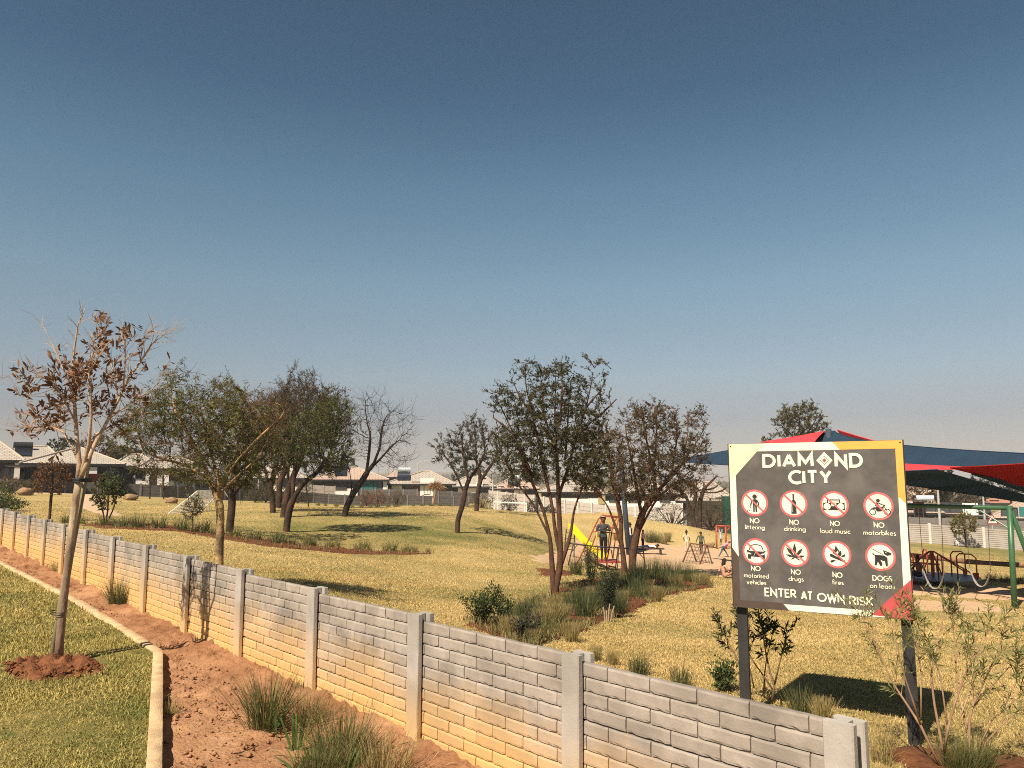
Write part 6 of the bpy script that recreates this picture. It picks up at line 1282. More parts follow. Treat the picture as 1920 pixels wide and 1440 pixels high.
# low growth and litter that nobody could count
for pl, dn, hh, mm in ((bed_b, 90, .13, G_mid), (bed_b, 60, .10, G_pale), (bed_b, 40, .17, G_dark), (bed_a, 14, .14, G_mid), (bed_a, 8, .10, G_pale)):
    P = scatter_poly(pl, dn, terrain); keep_ = vnoise(P[:, 0] * 1.3 + 5, P[:, 1] * 1.3) > -.12; P = P[keep_] + [0, 0, .03]; P = np.repeat(P, 4, 0) + rng.normal(0, .03, (len(P) * 4, 3)) * [1, 1, .1]
    tag(link('undergrowth', blades(P, hh * (.4 + rng.random(len(P))), .004 * (.6 + .8 * rng.random(len(P))) * (1.6 if pl is bed_a else 1), .2 + .7 * rng.random(len(P)), mm)), kind='stuff')
for pl, dn in ((bed_b, 70), (bed_a, 12)):
    P = scatter_poly(pl, dn, terrain) + [0, 0, .035]; tag(link('bark_chips', clods('bark_chips', P, (.012 + .03 * rng.random(len(P)) ** 2), M_bed)), kind='stuff')
# tufts along the park side of the fence top and on the mound
for x, y, s, k, lab in ((1118, 1236, .42, 2, 'straw tuft peeping over the fence just right of a post'), (1150, 1244, .40, 2, 'straw tuft over the fence second right of the post'), (1198, 1262, .5, 1, 'green and straw tuft over the fence right of the bed'), (1275, 1284, .45, 1, 'green tuft over the fence midway to the sign'), (1500, 1338, .5, 1, 'thin green tuft in the shadow of the sign'), (1545, 1352, .5, 3, 'straw tuft at the near edge of the shadow of the sign')):
    r = ray(x, y); p = hit(x, y + 4, 3.0); tuft(reed[k], p, s, lab, 'tufts just behind the fence')
for x, y, s, k, lab in ((1218, 1018, 1.2, 0, 'left green tuft at the foot of the right mound'), (1232, 1017, 1.3, 1, 'middle green tuft at the foot of the right mound'), (1245, 1021, 1.1, 2, 'right green tuft at the foot of the right mound'), (1252, 1016, 1.3, 3, 'straw topped tuft at the foot of the right mound'), (1126, 1008, .7, 1, 'small tuft on the mound left of the beanie boy'), (1155, 1013, .9, 2, 'small tuft on the mound behind the red frame')):
    tuft(reed[k], hit(x, y, 20), s, lab, 'tufts at the foot of the right mound')
for x, y, s, lab in ((1858, 1090, .8, 'left round tuft on the lawn behind the right swing'), (1884, 1092, .75, 'middle round tuft on the lawn left of the swing leg'), (1912, 1095, .8, 'right round tuft on the lawn beyond the swing leg')):
    tuft(row[1], hit(x, y, 12), s, lab, 'round tufts behind the swings')
strawg = tuft_mesh(90, .27, .34, .004, 31, G_pale, G_mid, .35, curl=.5, base=.06)
for x, y, s, lab in ((1655, 1425, 1., 'tall straw tuft against the end post of the fence'), (1662, 1395, .75, 'low straw tuft behind the end post of the fence')): tuft(strawg, hit(x, y + 6, 3), s, lab, 'straw tufts at the fence end')
tuft(big[0], hit(1800, 1452, 3), .62, 'upright reedy tuft between the stems of the slender leaved shrub', 'dark tufts below the near shrub')
tuft(big[0], hit(1832, 1448, 3), .66, 'dark reedy tuft right of the main shrub stem', 'dark tufts below the near shrub')
tuft(tuft_mesh(70, .12, .8, .005, 33, G_dark, G_mid, .3), hit(1880, 1432, 3), 1, 'low dark sprout in the soil at the right edge', 'dark tufts below the near shrub', 'sprout', 'sprout')
for i, (px_, d, w, h, lab) in enumerate(((-5, 30, 1.6, .75, 'dense green clump in the kerbed bed at the far left edge'), (10, 31, 1.5, .55, 'low green clump right of the dense one at the far left edge'), (3, 36, 1., 1.0, 'leggy plant behind the clumps at the far left edge'))):
    bush_mound(lab, px_, d, w, h, L_shrub, 900, (.11, .035), 40 + i, name='bush')
q = hit(10, 940, 15); drape('shrub_bed', hp([(-60, 938), (10, 936), (26, 939), (33, 943), (20, 947), (-10, 949), (-60, 949)], 15), .08, M_bed, lift=.03, bump=.03, ragged=.05)
L_ = fine_line(hp([(5, 935), (20, 936), (30, 939), (34, 943), (26, 947), (0, 950)], 15), .15); tag(MB().tube([(p[0], p[1], tz(p[0], p[1]) + .03) for p in L_], .07, 6).build('kerb', M_kerb), kind='structure')

# ---- traced shrubs
def stem_shrub(name, label, base_px, d, stems, bark, lm, per, leaf_l, leaf_w, seed, dens=.05, rad0=.009, up=.5, cat='shrub', sub=2, sublen=.22, rosette=0):
    g = np.random.default_rng(seed); b = np.array([*at(base_px[0], 900, d)[:2], 0]); b[2] = tz(b[0], b[1]); root = thing(name, label, cat, tuple(b)); mb = MB(); P = []; D = []
    for s in stems:
        pts = [at(p[0], p[1], d + (p[2] if len(p) > 2 else 0)) - b for p in s]; n = len(pts); r0 = s[0][3] if len(s[0]) > 3 else rad0; rr = [r0 * (1 - .75 * i / (n - 1)) for i in range(n)]; mb.tube(pts, rr, 7)
        fine = fine_line(pts, dens); m = len(fine)
        for i in range(int(m * .45), m):
            dv = fine[min(i + 1, m - 1)] - fine[max(i - 1, 0)]; dv /= np.linalg.norm(dv) + 1e-9; f = i / m
            for _ in range(sub):
                if g.random() > .12 + .55 * f: continue
                v = dv + g.normal(0, .55, 3) + [0, 0, up]; v /= np.linalg.norm(v); l = sublen * g.uniform(.35, 1.1); e = fine[i] + v * l; e2 = e + (v + g.normal(0, .25, 3) + [0, 0, .2]) * l * .3; mb.tube([fine[i], e, e2], [.0017, .0014, .0008], 4, False)
                k = int(per * g.uniform(.5, 1.2))
                for t in np.linspace(.35, 1.1, k): P.append(fine[i] + (e2 - fine[i]) * min(t, 1)); D.append(v * .75 + g.normal(0, .6, 3))
        for t in np.linspace(0, 1, per): P.append(pts[-1] + g.normal(0, .01, 3)); D.append(g.normal(0, .6, 3) + [0, 0, .6])
    mb.build('stems', bark, root, smooth=True); P, D = np.array(P), np.array(D); n = len(P); V, Q = leaf_quads(P, D, leaf_l * (.5 + .7 * g.random(n)), leaf_w * (.7 + .6 * g.random(n)), g, .1)
    tag(link('leaves', fast_mesh('leaves', V, quads=Q, m=lm), root), kind='stuff'); return root
B_shrub = mat('reddish_shrub_bark', (.33, .195, .125), (.21, .125, .08), scale=12, rough=.8, coord='World', c3=(.42, .27, .17), s3=6)
L_need = leaf_mat('grey_green_slender_leaves', (.30, .30, .115), (.17, .185, .07), scale=10, trans=.4)
dS = float(hit(1770, 1445, 3)[1]); 
stem_shrub('shrub', 'tall airy shrub with slender grey green leaves in front of the right sign post', (1790, 1446), dS,
    [[(1766, 1442, 0, .010), (1740, 1390, .02), (1726, 1360, .02), (1700, 1320, .05), (1680, 1290, .08), (1662, 1255, .1), (1645, 1215, .1), (1630, 1185, .12), (1612, 1160, .12)],
     [(1726, 1360, .02, .007), (1712, 1315, -.02), (1700, 1280, -.05), (1688, 1240, -.08), (1680, 1200, -.1), (1668, 1160, -.1)],
     [(1727, 1345, .0, .005), (1727, 1300, .0), (1726, 1250, .02), (1718, 1205, .02), (1706, 1165, .02), (1690, 1140, .02)],
     [(1770, 1420, 0, .010), (1762, 1375, .05), (1752, 1320, .08), (1746, 1270, .1), (1750, 1235, .1), (1758, 1200, .12), (1768, 1165, .14), (1772, 1135, .15)],
     [(1770, 1410, -.02, .009), (1778, 1365, -.05), (1790, 1320, -.08), (1806, 1275, -.1), (1825, 1235, -.12), (1846, 1200, -.14), (1856, 1180, -.14)],
     [(1776, 1360, .03, .006), (1768, 1300, .08), (1762, 1265, .1), (1755, 1245, .12), (1740, 1225, .12), (1726, 1185, .14), (1716, 1160, .14)],
     [(1816, 1450, 0, .010), (1817, 1390, .02), (1818, 1350, .02), (1825, 1320, .0), (1842, 1285, -.03), (1858, 1250, -.06), (1870, 1225, -.08), (1880, 1195, -.08)],
     [(1822, 1330, 0, .007), (1845, 1300, .05), (1870, 1275, .1), (1893, 1250, .12), (1912, 1228, .12)],
     [(1812, 1365, .02, .007), (1805, 1330, .08), (1796, 1290, .12), (1792, 1250, .14), (1790, 1205, .15), (1786, 1170, .15), (1790, 1150, .15)],
     [(1830, 1440, 0, .007), (1850, 1390, .0), (1878, 1360, -.02), (1905, 1335, -.03), (1945, 1320, -.03)], [(1832, 1410, .0, .006), (1860, 1350, .03), (1890, 1325, .05), (1930, 1305, .06)], [(1800, 1345, .04, .005), (1818, 1300, .1), (1834, 1255, .14), (1830, 1215, .16), (1822, 1180, .16)], [(1892, 1330, .05, .004), (1903, 1300, .06), (1906, 1270, .06)]],
    B_shrub, L_need, 22, .080, .0085, 3, dens=.062, sub=2, sublen=.17, up=.55)
dL = float(hit(1450, 1318, 4)[1])
L_lance = leaf_mat('dark_lance_leaves', (.07, .085, .03), (.03, .04, .017), scale=10)
stem_shrub('shrub', 'dark leaved shrub with orange flowers growing around the left sign post', (1448, 1312), dL - .25,
    [[(1448, 1312, 0, .011), (1452, 1285, 0), (1444, 1260, .05), (1436, 1225, .08), (1430, 1185, .1), (1426, 1165, .1)], [(1452, 1285, 0, .008), (1460, 1250, -.05), (1468, 1220, -.08), (1474, 1190, -.08)], [(1450, 1295, .0, .007), (1428, 1262, .05), (1412, 1240, .1), (1400, 1215, .1), (1388, 1180, .1), (1384, 1160, .1)], [(1432, 1300, .05, .007), (1434, 1260, .1), (1438, 1230, .1), (1446, 1200, .1), (1450, 1175, .1)], [(1405, 1290, .1, .007), (1392, 1255, .1), (1374, 1220, .1), (1358, 1190, .12), (1348, 1165, .12)], [(1414, 1290, .05, .006), (1405, 1250, .08), (1404, 1210, .1), (1405, 1175, .1), (1403, 1155, .1)]],
    mat('brown_shrub_bark', (.22, .14, .085), (.13, .08, .05), scale=10, coord='World'), L_lance, 18, .068, .013, 4, dens=.032, sub=2, sublen=.10, up=.2)
fl = thing('flower', 'small orange flower on the dark shrub beside the left sign post', 'flower', tuple(at(1393, 1177, dL - .2)))
fm_ = MB(); g = random.Random(2)
for k in range(14):
    a = g.random() * 6.28; c = Vector((g.uniform(-.035, .035), g.uniform(-.02, .02), g.uniform(-.015, .015))); v = Vector((math.cos(a), g.uniform(-.5, .5), math.sin(a))) * .025; s_ = v.cross(Vector((.3, 1, .2))).normalized() * .009; fm_.add([c, c + v * .6 + s_, c + v, c + v * .6 - s_], [(0, 1, 2, 3)])
fm_.build('petals', mat('orange_petals', (.55, .10, .02), (.45, .07, .015)), fl)
def leafy_shrub(label, px_, py_, dmin, h, w, seed, lm, n=1500):
    q = hit(px_, py_, dmin); root = thing('shrub', label, 'shrub', tuple(q)); g = np.random.default_rng(seed); mb = MB(); P = []; D = []
    for k in range(13):
        a = g.random() * 6.28; t = g.uniform(.1, .75); e = np.array([math.cos(a) * w / 2 * t * 1.3, math.sin(a) * w / 2 * t, h * g.uniform(.7, 1.05)]); m_ = e * [.45, .45, .5] + g.normal(0, .02, 3); mb.tube([np.zeros(3), m_, e], [.008, .006, .0025], 6, False)
        for i in range(n // 13):
            f = g.uniform(.35, 1.02); c = m_ + (e - m_) * max(0, (f - .5) * 2) if f > .5 else m_ * f * 2; P.append(c + g.normal(0, .035, 3)); D.append(g.normal(0, .6, 3) + [0, 0, .5])
    mb.build('stems', B_thorn, root); P, D = np.array(P), np.array(D); m = len(P); V, Q = leaf_quads(P, D, .045 * (.5 + .7 * g.random(m)), .018 * (.7 + .6 * g.random(m)), g); tag(link('leaves', fast_mesh('leaves', V, quads=Q, m=lm), root), kind='stuff')
leafy_shrub('small bright leaved shrub just over the fence at the near end of the bed', 906, 1178, 8, .55, .62, 1, L_shrub, 1700)
leafy_shrub('small leafy shrub at the right side of the bright shrub over the fence', 945, 1172, 8, .38, .36, 2, L_shrub, 700)
leafy_shrub('dark shrub with two cut stumps in the middle of the bed', 1140, 1160, 8, .75, .62, 3, L_dark, 1500)
leafy_shrub('leggy olive shrub behind the dark shrub in the bed', 1108, 1118, 8, .95, .5, 4, L_shrub, 900)
leafy_shrub('low weedy shrub beside the slide frame in the bed', 1103, 1082, 12, .9, .45, 5, L_olive, 700)
leafy_shrub('low silvery shrub at the near edge of the bed by the fence', 990, 1206, 6, .3, .5, 6, L_dull, 700)
leafy_shrub('low green plant behind the fence at the foot of the left sign post', 1360, 1296, 4, .22, .34, 7, L_shrub, 600)
st = MB(); q = hit(1139, 1166, 8)
for dx, t, hh in ((-.03, -.03, .22), (.01, .03, .27), (.04, .07, .24), (-.01, .0, .17)): st.tube([(dx, 0, -.05), (dx + t * .5, 0, hh * .6), (dx + t, .0, hh)], [.013, .012, .010], 7)
tag(st.build('stump', mat('bleached_wood', (.40, .29, .19), (.26, .18, .115), scale=9), None, loc=tuple(q)), 'cluster of bleached cut stems sticking up in the bed', 'stump')
# ================================================================ PLAY EQUIPMENT
P_red = mat('worn_red_paint', (.36, .055, .03), (.26, .045, .03), scale=7, rough=.55, spec=.4)
P_orange = mat('faded_orange_red_paint', (.42, .10, .04), (.30, .07, .035), scale=7, rough=.55)
P_dred = mat('dark_brown_red_paint', (.17, .06, .045), (.11, .04, .032), scale=7, rough=.6)
P_yellow = mat('yellow_paint', (.72, .45, .03), (.60, .36, .03), scale=6, rough=.45, spec=.4)
P_slide = mat('yellow_slide_plastic', (.86, .66, .02), (.80, .60, .02), scale=3, rough=.35, spec=.5)
P_green = mat('green_swing_paint', (.045, .125, .06), (.032, .095, .047), scale=6, rough=.4, spec=.5)
P_rail = mat('dark_rail_paint', (.07, .05, .055), (.045, .036, .04), scale=8, rough=.5)
P_chain = mat('chain_steel', (.16, .14, .13), (.10, .09, .085), scale=40, rough=.5, metal=.4)
P_belt = mat('pale_belt_rubber', (.42, .40, .38), (.30, .285, .27), scale=10, rough=.5)
P_rope = mat('brown_rope', (.20, .12, .09), (.13, .08, .06), scale=30, rough=.9)
P_disc = mat('grey_steel_deck', (.18, .19, .21), (.13, .135, .15), scale=5, rough=.4, metal=.3)
P_blue = mat('dark_blue_plastic', (.02, .035, .09), (.015, .026, .07), scale=4, rough=.5)

# ---- green swing set
d0, d1 = 18.7, 21.6
g1 = hit(1902, 1139, 12); d0 = float(g1[1]); tp = at(1893, 952.5, d0); bl = at(1700, 946.5, d0 + 2.1); dirb = (bl - tp); dirb[2] = 0; Lb = np.linalg.norm(dirb); dirb /= Lb; zt = float(tp[2]) - .0
root = thing('swing_set', 'green tubular swing frame with two belt swings right of the sign', 'swing set', tuple(g1)); o = np.array(g1)
Ltot = 5.6; e0 = np.array([tp[0], tp[1], zt]); e1 = e0 + dirb * Ltot; side = np.array([-dirb[1], dirb[0], 0]); side = side if side[1] > 0 else -side
MB().tube([e0 - dirb * .06 - o, e1 + dirb * .06 - o], .052, 10).build('top_bar', P_green, root, smooth=True)
for e in (e0, e1):
    gA = e.copy(); f = e - side * .06; fz = tz(f[0] + .08, f[1]); g2 = e + side * 1.5
    MB().tube([e - o + [0, 0, .03], np.array([g1[0], g1[1], g1[2] - .2]) - o if e is e0 else np.array([f[0], f[1], fz - .2]) - o], .062, 10).build('leg', P_green, root, smooth=True)
    MB().tube([e - o + [0, 0, .03], np.array([g2[0], g2[1], tz(g2[0], g2[1]) - .1]) - o], .055, 10).build('leg', P_green, root, smooth=True)
    s = 1 if e is e0 else -1
    MB().tube([e - o + dirb * s * .75 + [0, 0, -.03], e - o + [.02, 0, -.52]], .018, 6).build('brace', P_green, root)
def swing(pxa, pxb, pyl, label):
    # chains hang at the bar positions seen at photo columns pxa and pxb
    def on_bar(px_):
        r = ray(px_, 950); t = np.linspace(0, Ltot, 800); Pn = e0[None] + dirb[None] * t[:, None]; k = np.argmin(np.abs(Pn[:, 0] / Pn[:, 1] - r[0] / r[1])); return Pn[k]
    A, B = on_bar(pxa), on_bar(pxb); low = float(at((pxa + pxb) / 2, pyl, (A[1] + B[1]) / 2)[2]); rt = thing('swing', label, 'swing', tuple((A + B) / 2), 0, 'swings on the green frame'); oo = (A + B) / 2
    w = np.linalg.norm(B - A); u = (B - A) / w; half = w * .45
    for S_, sg_ in ((A, -1), (B, 1)):
        top = S_ - oo; bot = u * sg_ * half * .98 + np.array([0, 0, low - oo[2] + .42]); MB().tube([top + [0, 0, .06], top + [0, 0, -.05]], .018, 6).build('hanger', P_chain, rt)
        n = int(np.linalg.norm(bot - top) / .055); cm = MB()
        for i in range(n):
            a = top + (bot - top) * i / n; b = top + (bot - top) * (i + 1.12) / n; off = np.array([.0075, 0, 0]) if i % 2 else np.array([0, .0075, 0]); cm.tube([a + off * .2, (a + b) / 2 + off, b - off * .2], .0045, 4, False); cm.tube([a - off * .2, (a + b) / 2 - off, b + off * .2], .0045, 4, False)
        cm.build('chain', P_chain, rt)
    sm = MB(); n = 16; V = []; fs = []
    for i in range(n + 1):
        a = -1 + 2 * i / n; x = u * half * a; z = low - oo[2] + .42 * (abs(a) ** 2.4); wd = .045 if abs(a) < .75 else .03
        for yy, zz in ((-wd, 0), (wd, 0), (wd, .012), (-wd, .012)): V.append(x + side * yy + [0, 0, z + zz])
    for i in range(n):
        for k in range(4): fs.append((i * 4 + k, i * 4 + (k + 1) % 4, i * 4 + 4 + (k + 1) % 4, i * 4 + 4 + k))
    sm.add(V, fs).build('seat', P_belt, rt, smooth=False)
swing(1722, 1764, 1104, 'left belt swing hanging in front of the carousel'); swing(1808, 1851, 1100, 'right belt swing hanging over open sand')

# ---- carousel
c = hit(1738, 1102, 12); c = on(1738, float(c[1]) + 1.0); R = 1.22; root = thing('carousel', 'low round playground carousel with red rails and a grey deck behind the swings', 'carousel', tuple(c))
zd = .26
MB().tube([(0, 0, -.1), (0, 0, zd - .04)], [.34, .26], 16).build('base', P_blue, root); MB().tube([(0, 0, zd - .04), (0, 0, zd)], [R, R], 40).build('deck', P_disc, root); MB().tube([(0, 0, zd), (0, 0, zd + .72)], .05, 10).build('centre_post', P_red, root)
for k in range(6):
    a = k * math.pi / 3 + .25; v = np.array([math.cos(a), math.sin(a), 0]); t = np.array([-v[1], v[0], 0])
    MB().tube([v * .06 + [0, 0, zd + .7], v * R * .93 + [0, 0, zd + .08]], .02, 7).build('spoke', P_red, root)
    p = v * R * .95; MB().tube([p + t * .0 + [0, 0, zd], p + [0, 0, zd + .58], p - v * .12 + [0, 0, zd + .68], p - v * .42 + [0, 0, zd + .68], p - v * .5 + [0, 0, zd + .6], p - v * .5 + [0, 0, zd]], .02, 7).build('handrail', P_red, root, smooth=True)
    MB().box(tuple(p * .98 + [0, 0, zd + .09]), (.14, .02, .16), a).build('bracket', P_red, root)

# ---- log rail
M_log = mat('weathered_log', (.33, .19, .105), (.20, .115, .068), scale=5, rough=.95, bump=.8, bscale=14, c3=(.13, .08, .05), s3=2, stretch=(1, 1, 1), coord='World')
pa, pb = at(1640, 1036, 27), at(1990, 1067.5, 24); lg = thing('log_beam', 'long brown log beam raised on stumps behind the carousel', 'log beam', tuple(on(1700, 26))); o = np.array(lg.location)
MB().tube([pa + (pb - pa) * t - o + [0, 0, .02 * math.sin(t * 9)] for t in np.linspace(0, 1, 14)], [.075 + .008 * math.sin(i * 2.1) for i in range(14)], 10).build('log', M_log, lg, smooth=True)
for t in (.12, .93):
    q = pa + (pb - pa) * t; MB().tube([(q[0] - o[0], q[1] - o[1] + .02, tz(q[0], q[1]) - .1 - o[2]), (q[0] - o[0], q[1] - o[1] + .02, q[2] - o[2])], .07, 8).build('stump', M_log, lg)
pa, pb = at(1660, 1051, 26), at(1762, 1058.5, 25.2); o = on(1700, 25.6); r2 = thing('balance_rail', 'short thin wooden rail below the log beam at the sign edge', 'rail', tuple(o))
MB().tube([pa - o, pb - o], .03, 8).build('rail', M_log, r2)
for t in (.05, .95):
    q = pa + (pb - pa) * t; MB().tube([(q[0] - o[0], q[1] - o[1], tz(q[0], q[1]) - .1 - o[2]), q - o], .03, 7).build('leg', P_rail, r2)

# ---- slide frame with red rails
dA = 28.6
def tubes(root, o, name, m, lines, r, d, group=None):
    for ln in lines: MB().tube([at(p[0], p[1], d + (p[2] if len(p) > 2 else 0)) - o for p in ln], r, 7).build(name, m, root, smooth=True)
o = on(1120, dA); root = thing('slide_tower', 'red and yellow steel climbing tower the boy in a beanie stands on', 'climbing frame', tuple(o))
tubes(root, o, 'leg', P_orange, [[(1079, 1062), (1097, 1026), (1115, 987), (1122, 973), (1127, 968)], [(1157, 970), (1152, 978), (1148, 990), (1144, 1020), (1139, 1046), (1137, 1070)]], .026, dA)
tubes(root, o, 'leg', P_orange, [[(1098, 1056, .9), (1124, 985, .9), (1131, 966, .9)], [(1160, 970, .9), (1156, 990, .9), (1148, 1058, .9)]], .022, dA)
tubes(root, o, 'top_bar', P_red, [[(1127, 968), (1140, 968.5), (1157, 970)], [(1131, 966, .9), (1160, 969, .9)], [(1127, 968), (1131, 966, .9)], [(1157, 970), (1160, 969, .9)]], .024, dA)
tubes(root, o, 'cross_rail', P_orange, [[(1115, 987), (1140, 989), (1168, 993)], [(1111, 996.5), (1135, 998), (1158, 1000.5)], [(1124, 985, .9), (1156, 990, .9)]], .02, dA)
tubes(root, o, 'upright', P_yellow, [[(1120, 989), (1117, 1020), (1112, 1062)], [(1143, 997), (1141, 1016), (1139, 1036)], [(1161, 993, .5), (1160, 1030, .5), (1158, 1064, .5)], [(1146, 1036, .3), (1147, 1032, .3), (1148, 1045, .3)]], .018, dA)
tubes(root, o, 'platform_rail', P_yellow, [[(1110, 1060), (1123, 1061)], [(1104, 1030), (1106, 1028), (1120, 1029), (1126, 1031)], [(1140, 1060), (1155, 1064)], [(1140, 1030, .4), (1146, 1031, .4), (1148, 1046, .4)]], .016, dA)
zp = float(at(1132, 1049.5, dA + .3)[2]); pc = at(1136, 1049.5, dA + .4)
pl = MB(); pl.box((pc[0] - o[0], pc[1] - o[1] - .3, zp - .025 - o[2]), (.86, 1.0, .045)); pl.build('platform', P_red, root)
tubes(root, o, 'ladder_rung', P_orange, [[(1141, 1052), (1157, 1054, .5)], [(1141, 1062), (1157, 1065, .5)]], .016, dA)
# yellow slide
o = on(1098, 30.2); root = thing('slide', 'bright yellow slide running down to the right behind the red tower', 'slide', tuple(o)); sA, sB, sC = at(1072, 989, 31.2), at(1122, 1040, 29.6), at(1136, 1046.5, 29.3)
pts = [sA - (sB - sA) * .04 + [0, 0, -.02]] + [sA + (sB - sA) * t + np.array([0, 0, -.06 * math.sin(t * math.pi)]) for t in np.linspace(0, 1, 9)] + [sC]; pts = [p - o for p in pts]; wv = np.array([.16, .20, 0]); V = []; fs = []
prof = [(-1, .13), (-.93, .14), (-.86, .02), (0, 0), (.86, .02), (.93, .14), (1, .13), (1, -.04), (0, -.05), (-1, -.04)]
for p in pts:
    for a, h in prof: V.append(p + wv * a * .62 + [0, 0, h])
n = len(prof)
for i in range(len(pts) - 1):
    for k in range(n): fs.append((i * n + k, i * n + (k + 1) % n, (i + 1) * n + (k + 1) % n, (i + 1) * n + k))
fs += [tuple(range(n))[::-1], tuple((len(pts) - 1) * n + k for k in range(n))]
MB().add(V, fs).build('chute', P_slide, root)
q = pts[1]
for dx in (-.2, .2): MB().tube([q + [dx * .8 - .05, .0, -.05], (q[0] + dx - .1, q[1] + .35, tz(q[0] + o[0], q[1] + o[1] + .35) - o[2] - .1)], .022, 7).build('leg', P_rail, root)
for k in range(4): MB().tube([(q[0] - .22, q[1] + .08 * k, q[2] - .2 - .22 * k), (q[0] + .12, q[1] + .08 * k, q[2] - .2 - .22 * k)], .014, 6).build('ladder_rung', P_rail, root)
# dark balance rails (one long frame each)
dB = 27.7; o = on(1100, dB); root = thing('balance_bar', 'long dark horizontal exercise bar on slanting legs in front of the slide tower', 'exercise bar', tuple(o))
tubes(root, o, 'bar', P_rail, [[(1068, 1018), (1082, 1020.5), (1120, 1025), (1165, 1027.5), (1211, 1030.5)]], .026, dB); tubes(root, o, 'leg', P_rail, [[(1075, 1020), (1070, 1040), (1065, 1063)], [(1120, 1025), (1121, 1066)], [(1159, 1027), (1154, 1066)], [(1206, 1030), (1208, 1048), (1210, 1070)]], .022, dB)
tubes(root, o, 'brace', P_rail, [[(1083, 1021), (1071, 1036)], [(1094, 1023), (1120, 1044)], [(1166, 1036), (1158, 1040)], [(1196, 1035), (1207, 1047)]], .014, dB)
# leaning slate mast by the multi stemmed tree
b = hit(1180, 1041, 20); d_ = float(b[1]); o = np.array(b); tp = at(1163, 852, d_ + .4)
tag(MB().tube([(0, 0, -.2), tp - o], [.12, .105], 12).build('sail_mast', M_bluepole, None, smooth=True, loc=tuple(o)), 'thick slate blue shade sail mast leaning left behind the reddish thorn tree', 'mast')
mast_a = tp
# ---- rope climber
dC = float(hit(1310, 1058, 18)[1]); o = hit(1310, 1058, 18); root = thing('rope_climber', 'small A shaped rope net climber with brown legs on the sand', 'climbing net', tuple(o)); o = np.array(o)
aL, aR = at(1294, 1019, dC + .3), at(1325.5, 1022, dC + .3); f1, f2, f3, f4 = [hit(x, y, 18) for x, y in ((1278, 1056), (1308, 1056), (1310, 1060), (1337, 1059))]
ft = {'L': (f1, f2), 'R': (f3, f4)}
Lf, Lb_, Rf, Rb = f1, hit(1308, 1055.5, 18), f3, f4
for a, f in ((aL, f1), (aL, Lb_), (aR, f3), (aR, f4)): MB().tube([a - o, np.array(f) - o + [0, 0, -.1]], .028, 7).build('leg', P_rail if f is Lb_ or f is f4 else P_dred, root, smooth=True)
MB().tube([aL - o, aR - o], .024, 7).build('top_bar', P_dred, root)
net = MB()
for (p, q) in ((np.array(f1), np.array(f3)), (np.array(Lb_), np.array(f4))):
    for i in range(0, 6): t = i / 5; net.tube([aL + (aR - aL) * t - o, p + (q - p) * t - o], .011, 4, False)
    for j in range(1, 6): t = j / 6; net.tube([aL + (p - aL) * t - o, aR + (q - aR) * t - o], .011, 4, False)
tag(net.build('net', P_rope, root), kind='stuff')
# ---- red frame
dR = float(hit(1344, 1030, 22)[1]); o = on(1344, dR); root = thing('red_bar_frame', 'square red hanging bar frame with corner braces left of the sign', 'climbing frame', tuple(o))
tubes(root, o, 'post', P_orange, [[(1343, 986), (1344, 1032)], [(1360.5, 986.5), (1361.5, 1032)], [(1379, 987), (1380, 1033)]], .045, dR); tubes(root, o, 'top_bar', P_red, [[(1342, 986), (1361, 986.7), (1381, 987.2)]], .05, dR); tubes(root, o, 'brace', P_red, [[(1344, 996), (1350, 987.5)], [(1361.5, 997), (1369, 988)]], .035, dR)

# ================================================================ SHADE SAILS
def sail_mat(name, c, c2, tr=.06):
    m = mat(name, c, c2, scale=2.5, rough=1., spec=0., trans=tr, stretch=(1, 1, 1), bump=.3, bscale=120); return m
S_navy = sail_mat('navy_shade_cloth', (.027, .050, .082), (.023, .043, .072)); S_redc = sail_mat('red_shade_cloth', (.62, .070, .085), (.54, .060, .072))
S_redc_shaded = sail_mat('red_shade_cloth_shaded', (.27, .016, .016), (.23, .013, .013), .03)  # same red cloth, its colour darkened to carry the shade of the underside
def sail(label, A, B, C, m, pull=.07, n=18, sag=.0, drop=0.):
    A, B, C = map(np.array, (A, B, C)); cen = (A + B + C) / 3; o = cen; root = thing('shade_sail', label, 'shade sail', tuple(cen), 0, 'shade sails over the play ground')
    idx = {}; V = []; F = []
    for i in range(n + 1):
        for j in range(n + 1 - i):
            a, b = i / n, j / n; c = 1 - a - b; P = A * a + B * b + C * c
            pl_ = pull if isinstance(pull, tuple) else (pull,) * 3
            P = P - np.array([0, 0, drop * 4 * a * c * (1 - b) ** 2])
            for (u, v, X, Y, Z), pu in zip(((a, b, A, B, C), (b, c, B, C, A), (c, a, C, A, B)), pl_):
                w = 1 - u - v; e = 4 * u * v * (1 - w) ** 2; P = P + (Z - (X + Y) / 2) * pu * e
            P = P - np.array([0, 0, sag * 27 * a * b * c]); idx[i, j] = len(V); V.append(P - o)
    for i in range(n):
        for j in range(n - i):
            F.append((idx[i, j], idx[i + 1, j], idx[i, j + 1]))
            if i + j < n - 1: F.append((idx[i + 1, j], idx[i + 1, j + 1], idx[i, j + 1]))
    MB().add(V, F).build('cloth', m, root, smooth=True)
    for e0_, e1_ in (((n, 0), (0, n)), ((0, n), (0, 0)), ((0, 0), (n, 0))):
        ln = [V[idx[round(e0_[0] + (e1_[0] - e0_[0]) * t / n), round(e0_[1] + (e1_[1] - e0_[1]) * t / n)]] for t in range(n + 1)]; MB().tube(ln, .016, 5).build('hem', m, root)
    return root
def mast(px_, ptop, d, label, r=.09):
    q = on(px_, d); t = at(px_, ptop, d); tag(MB().tube([(0, 0, -.2), (0, 0, float(t[2] - q[2]))], [r * 1.1, r], 12).build('sail_mast', M_bluepole, None, smooth=True, loc=tuple(q)), label, 'mast'); return t
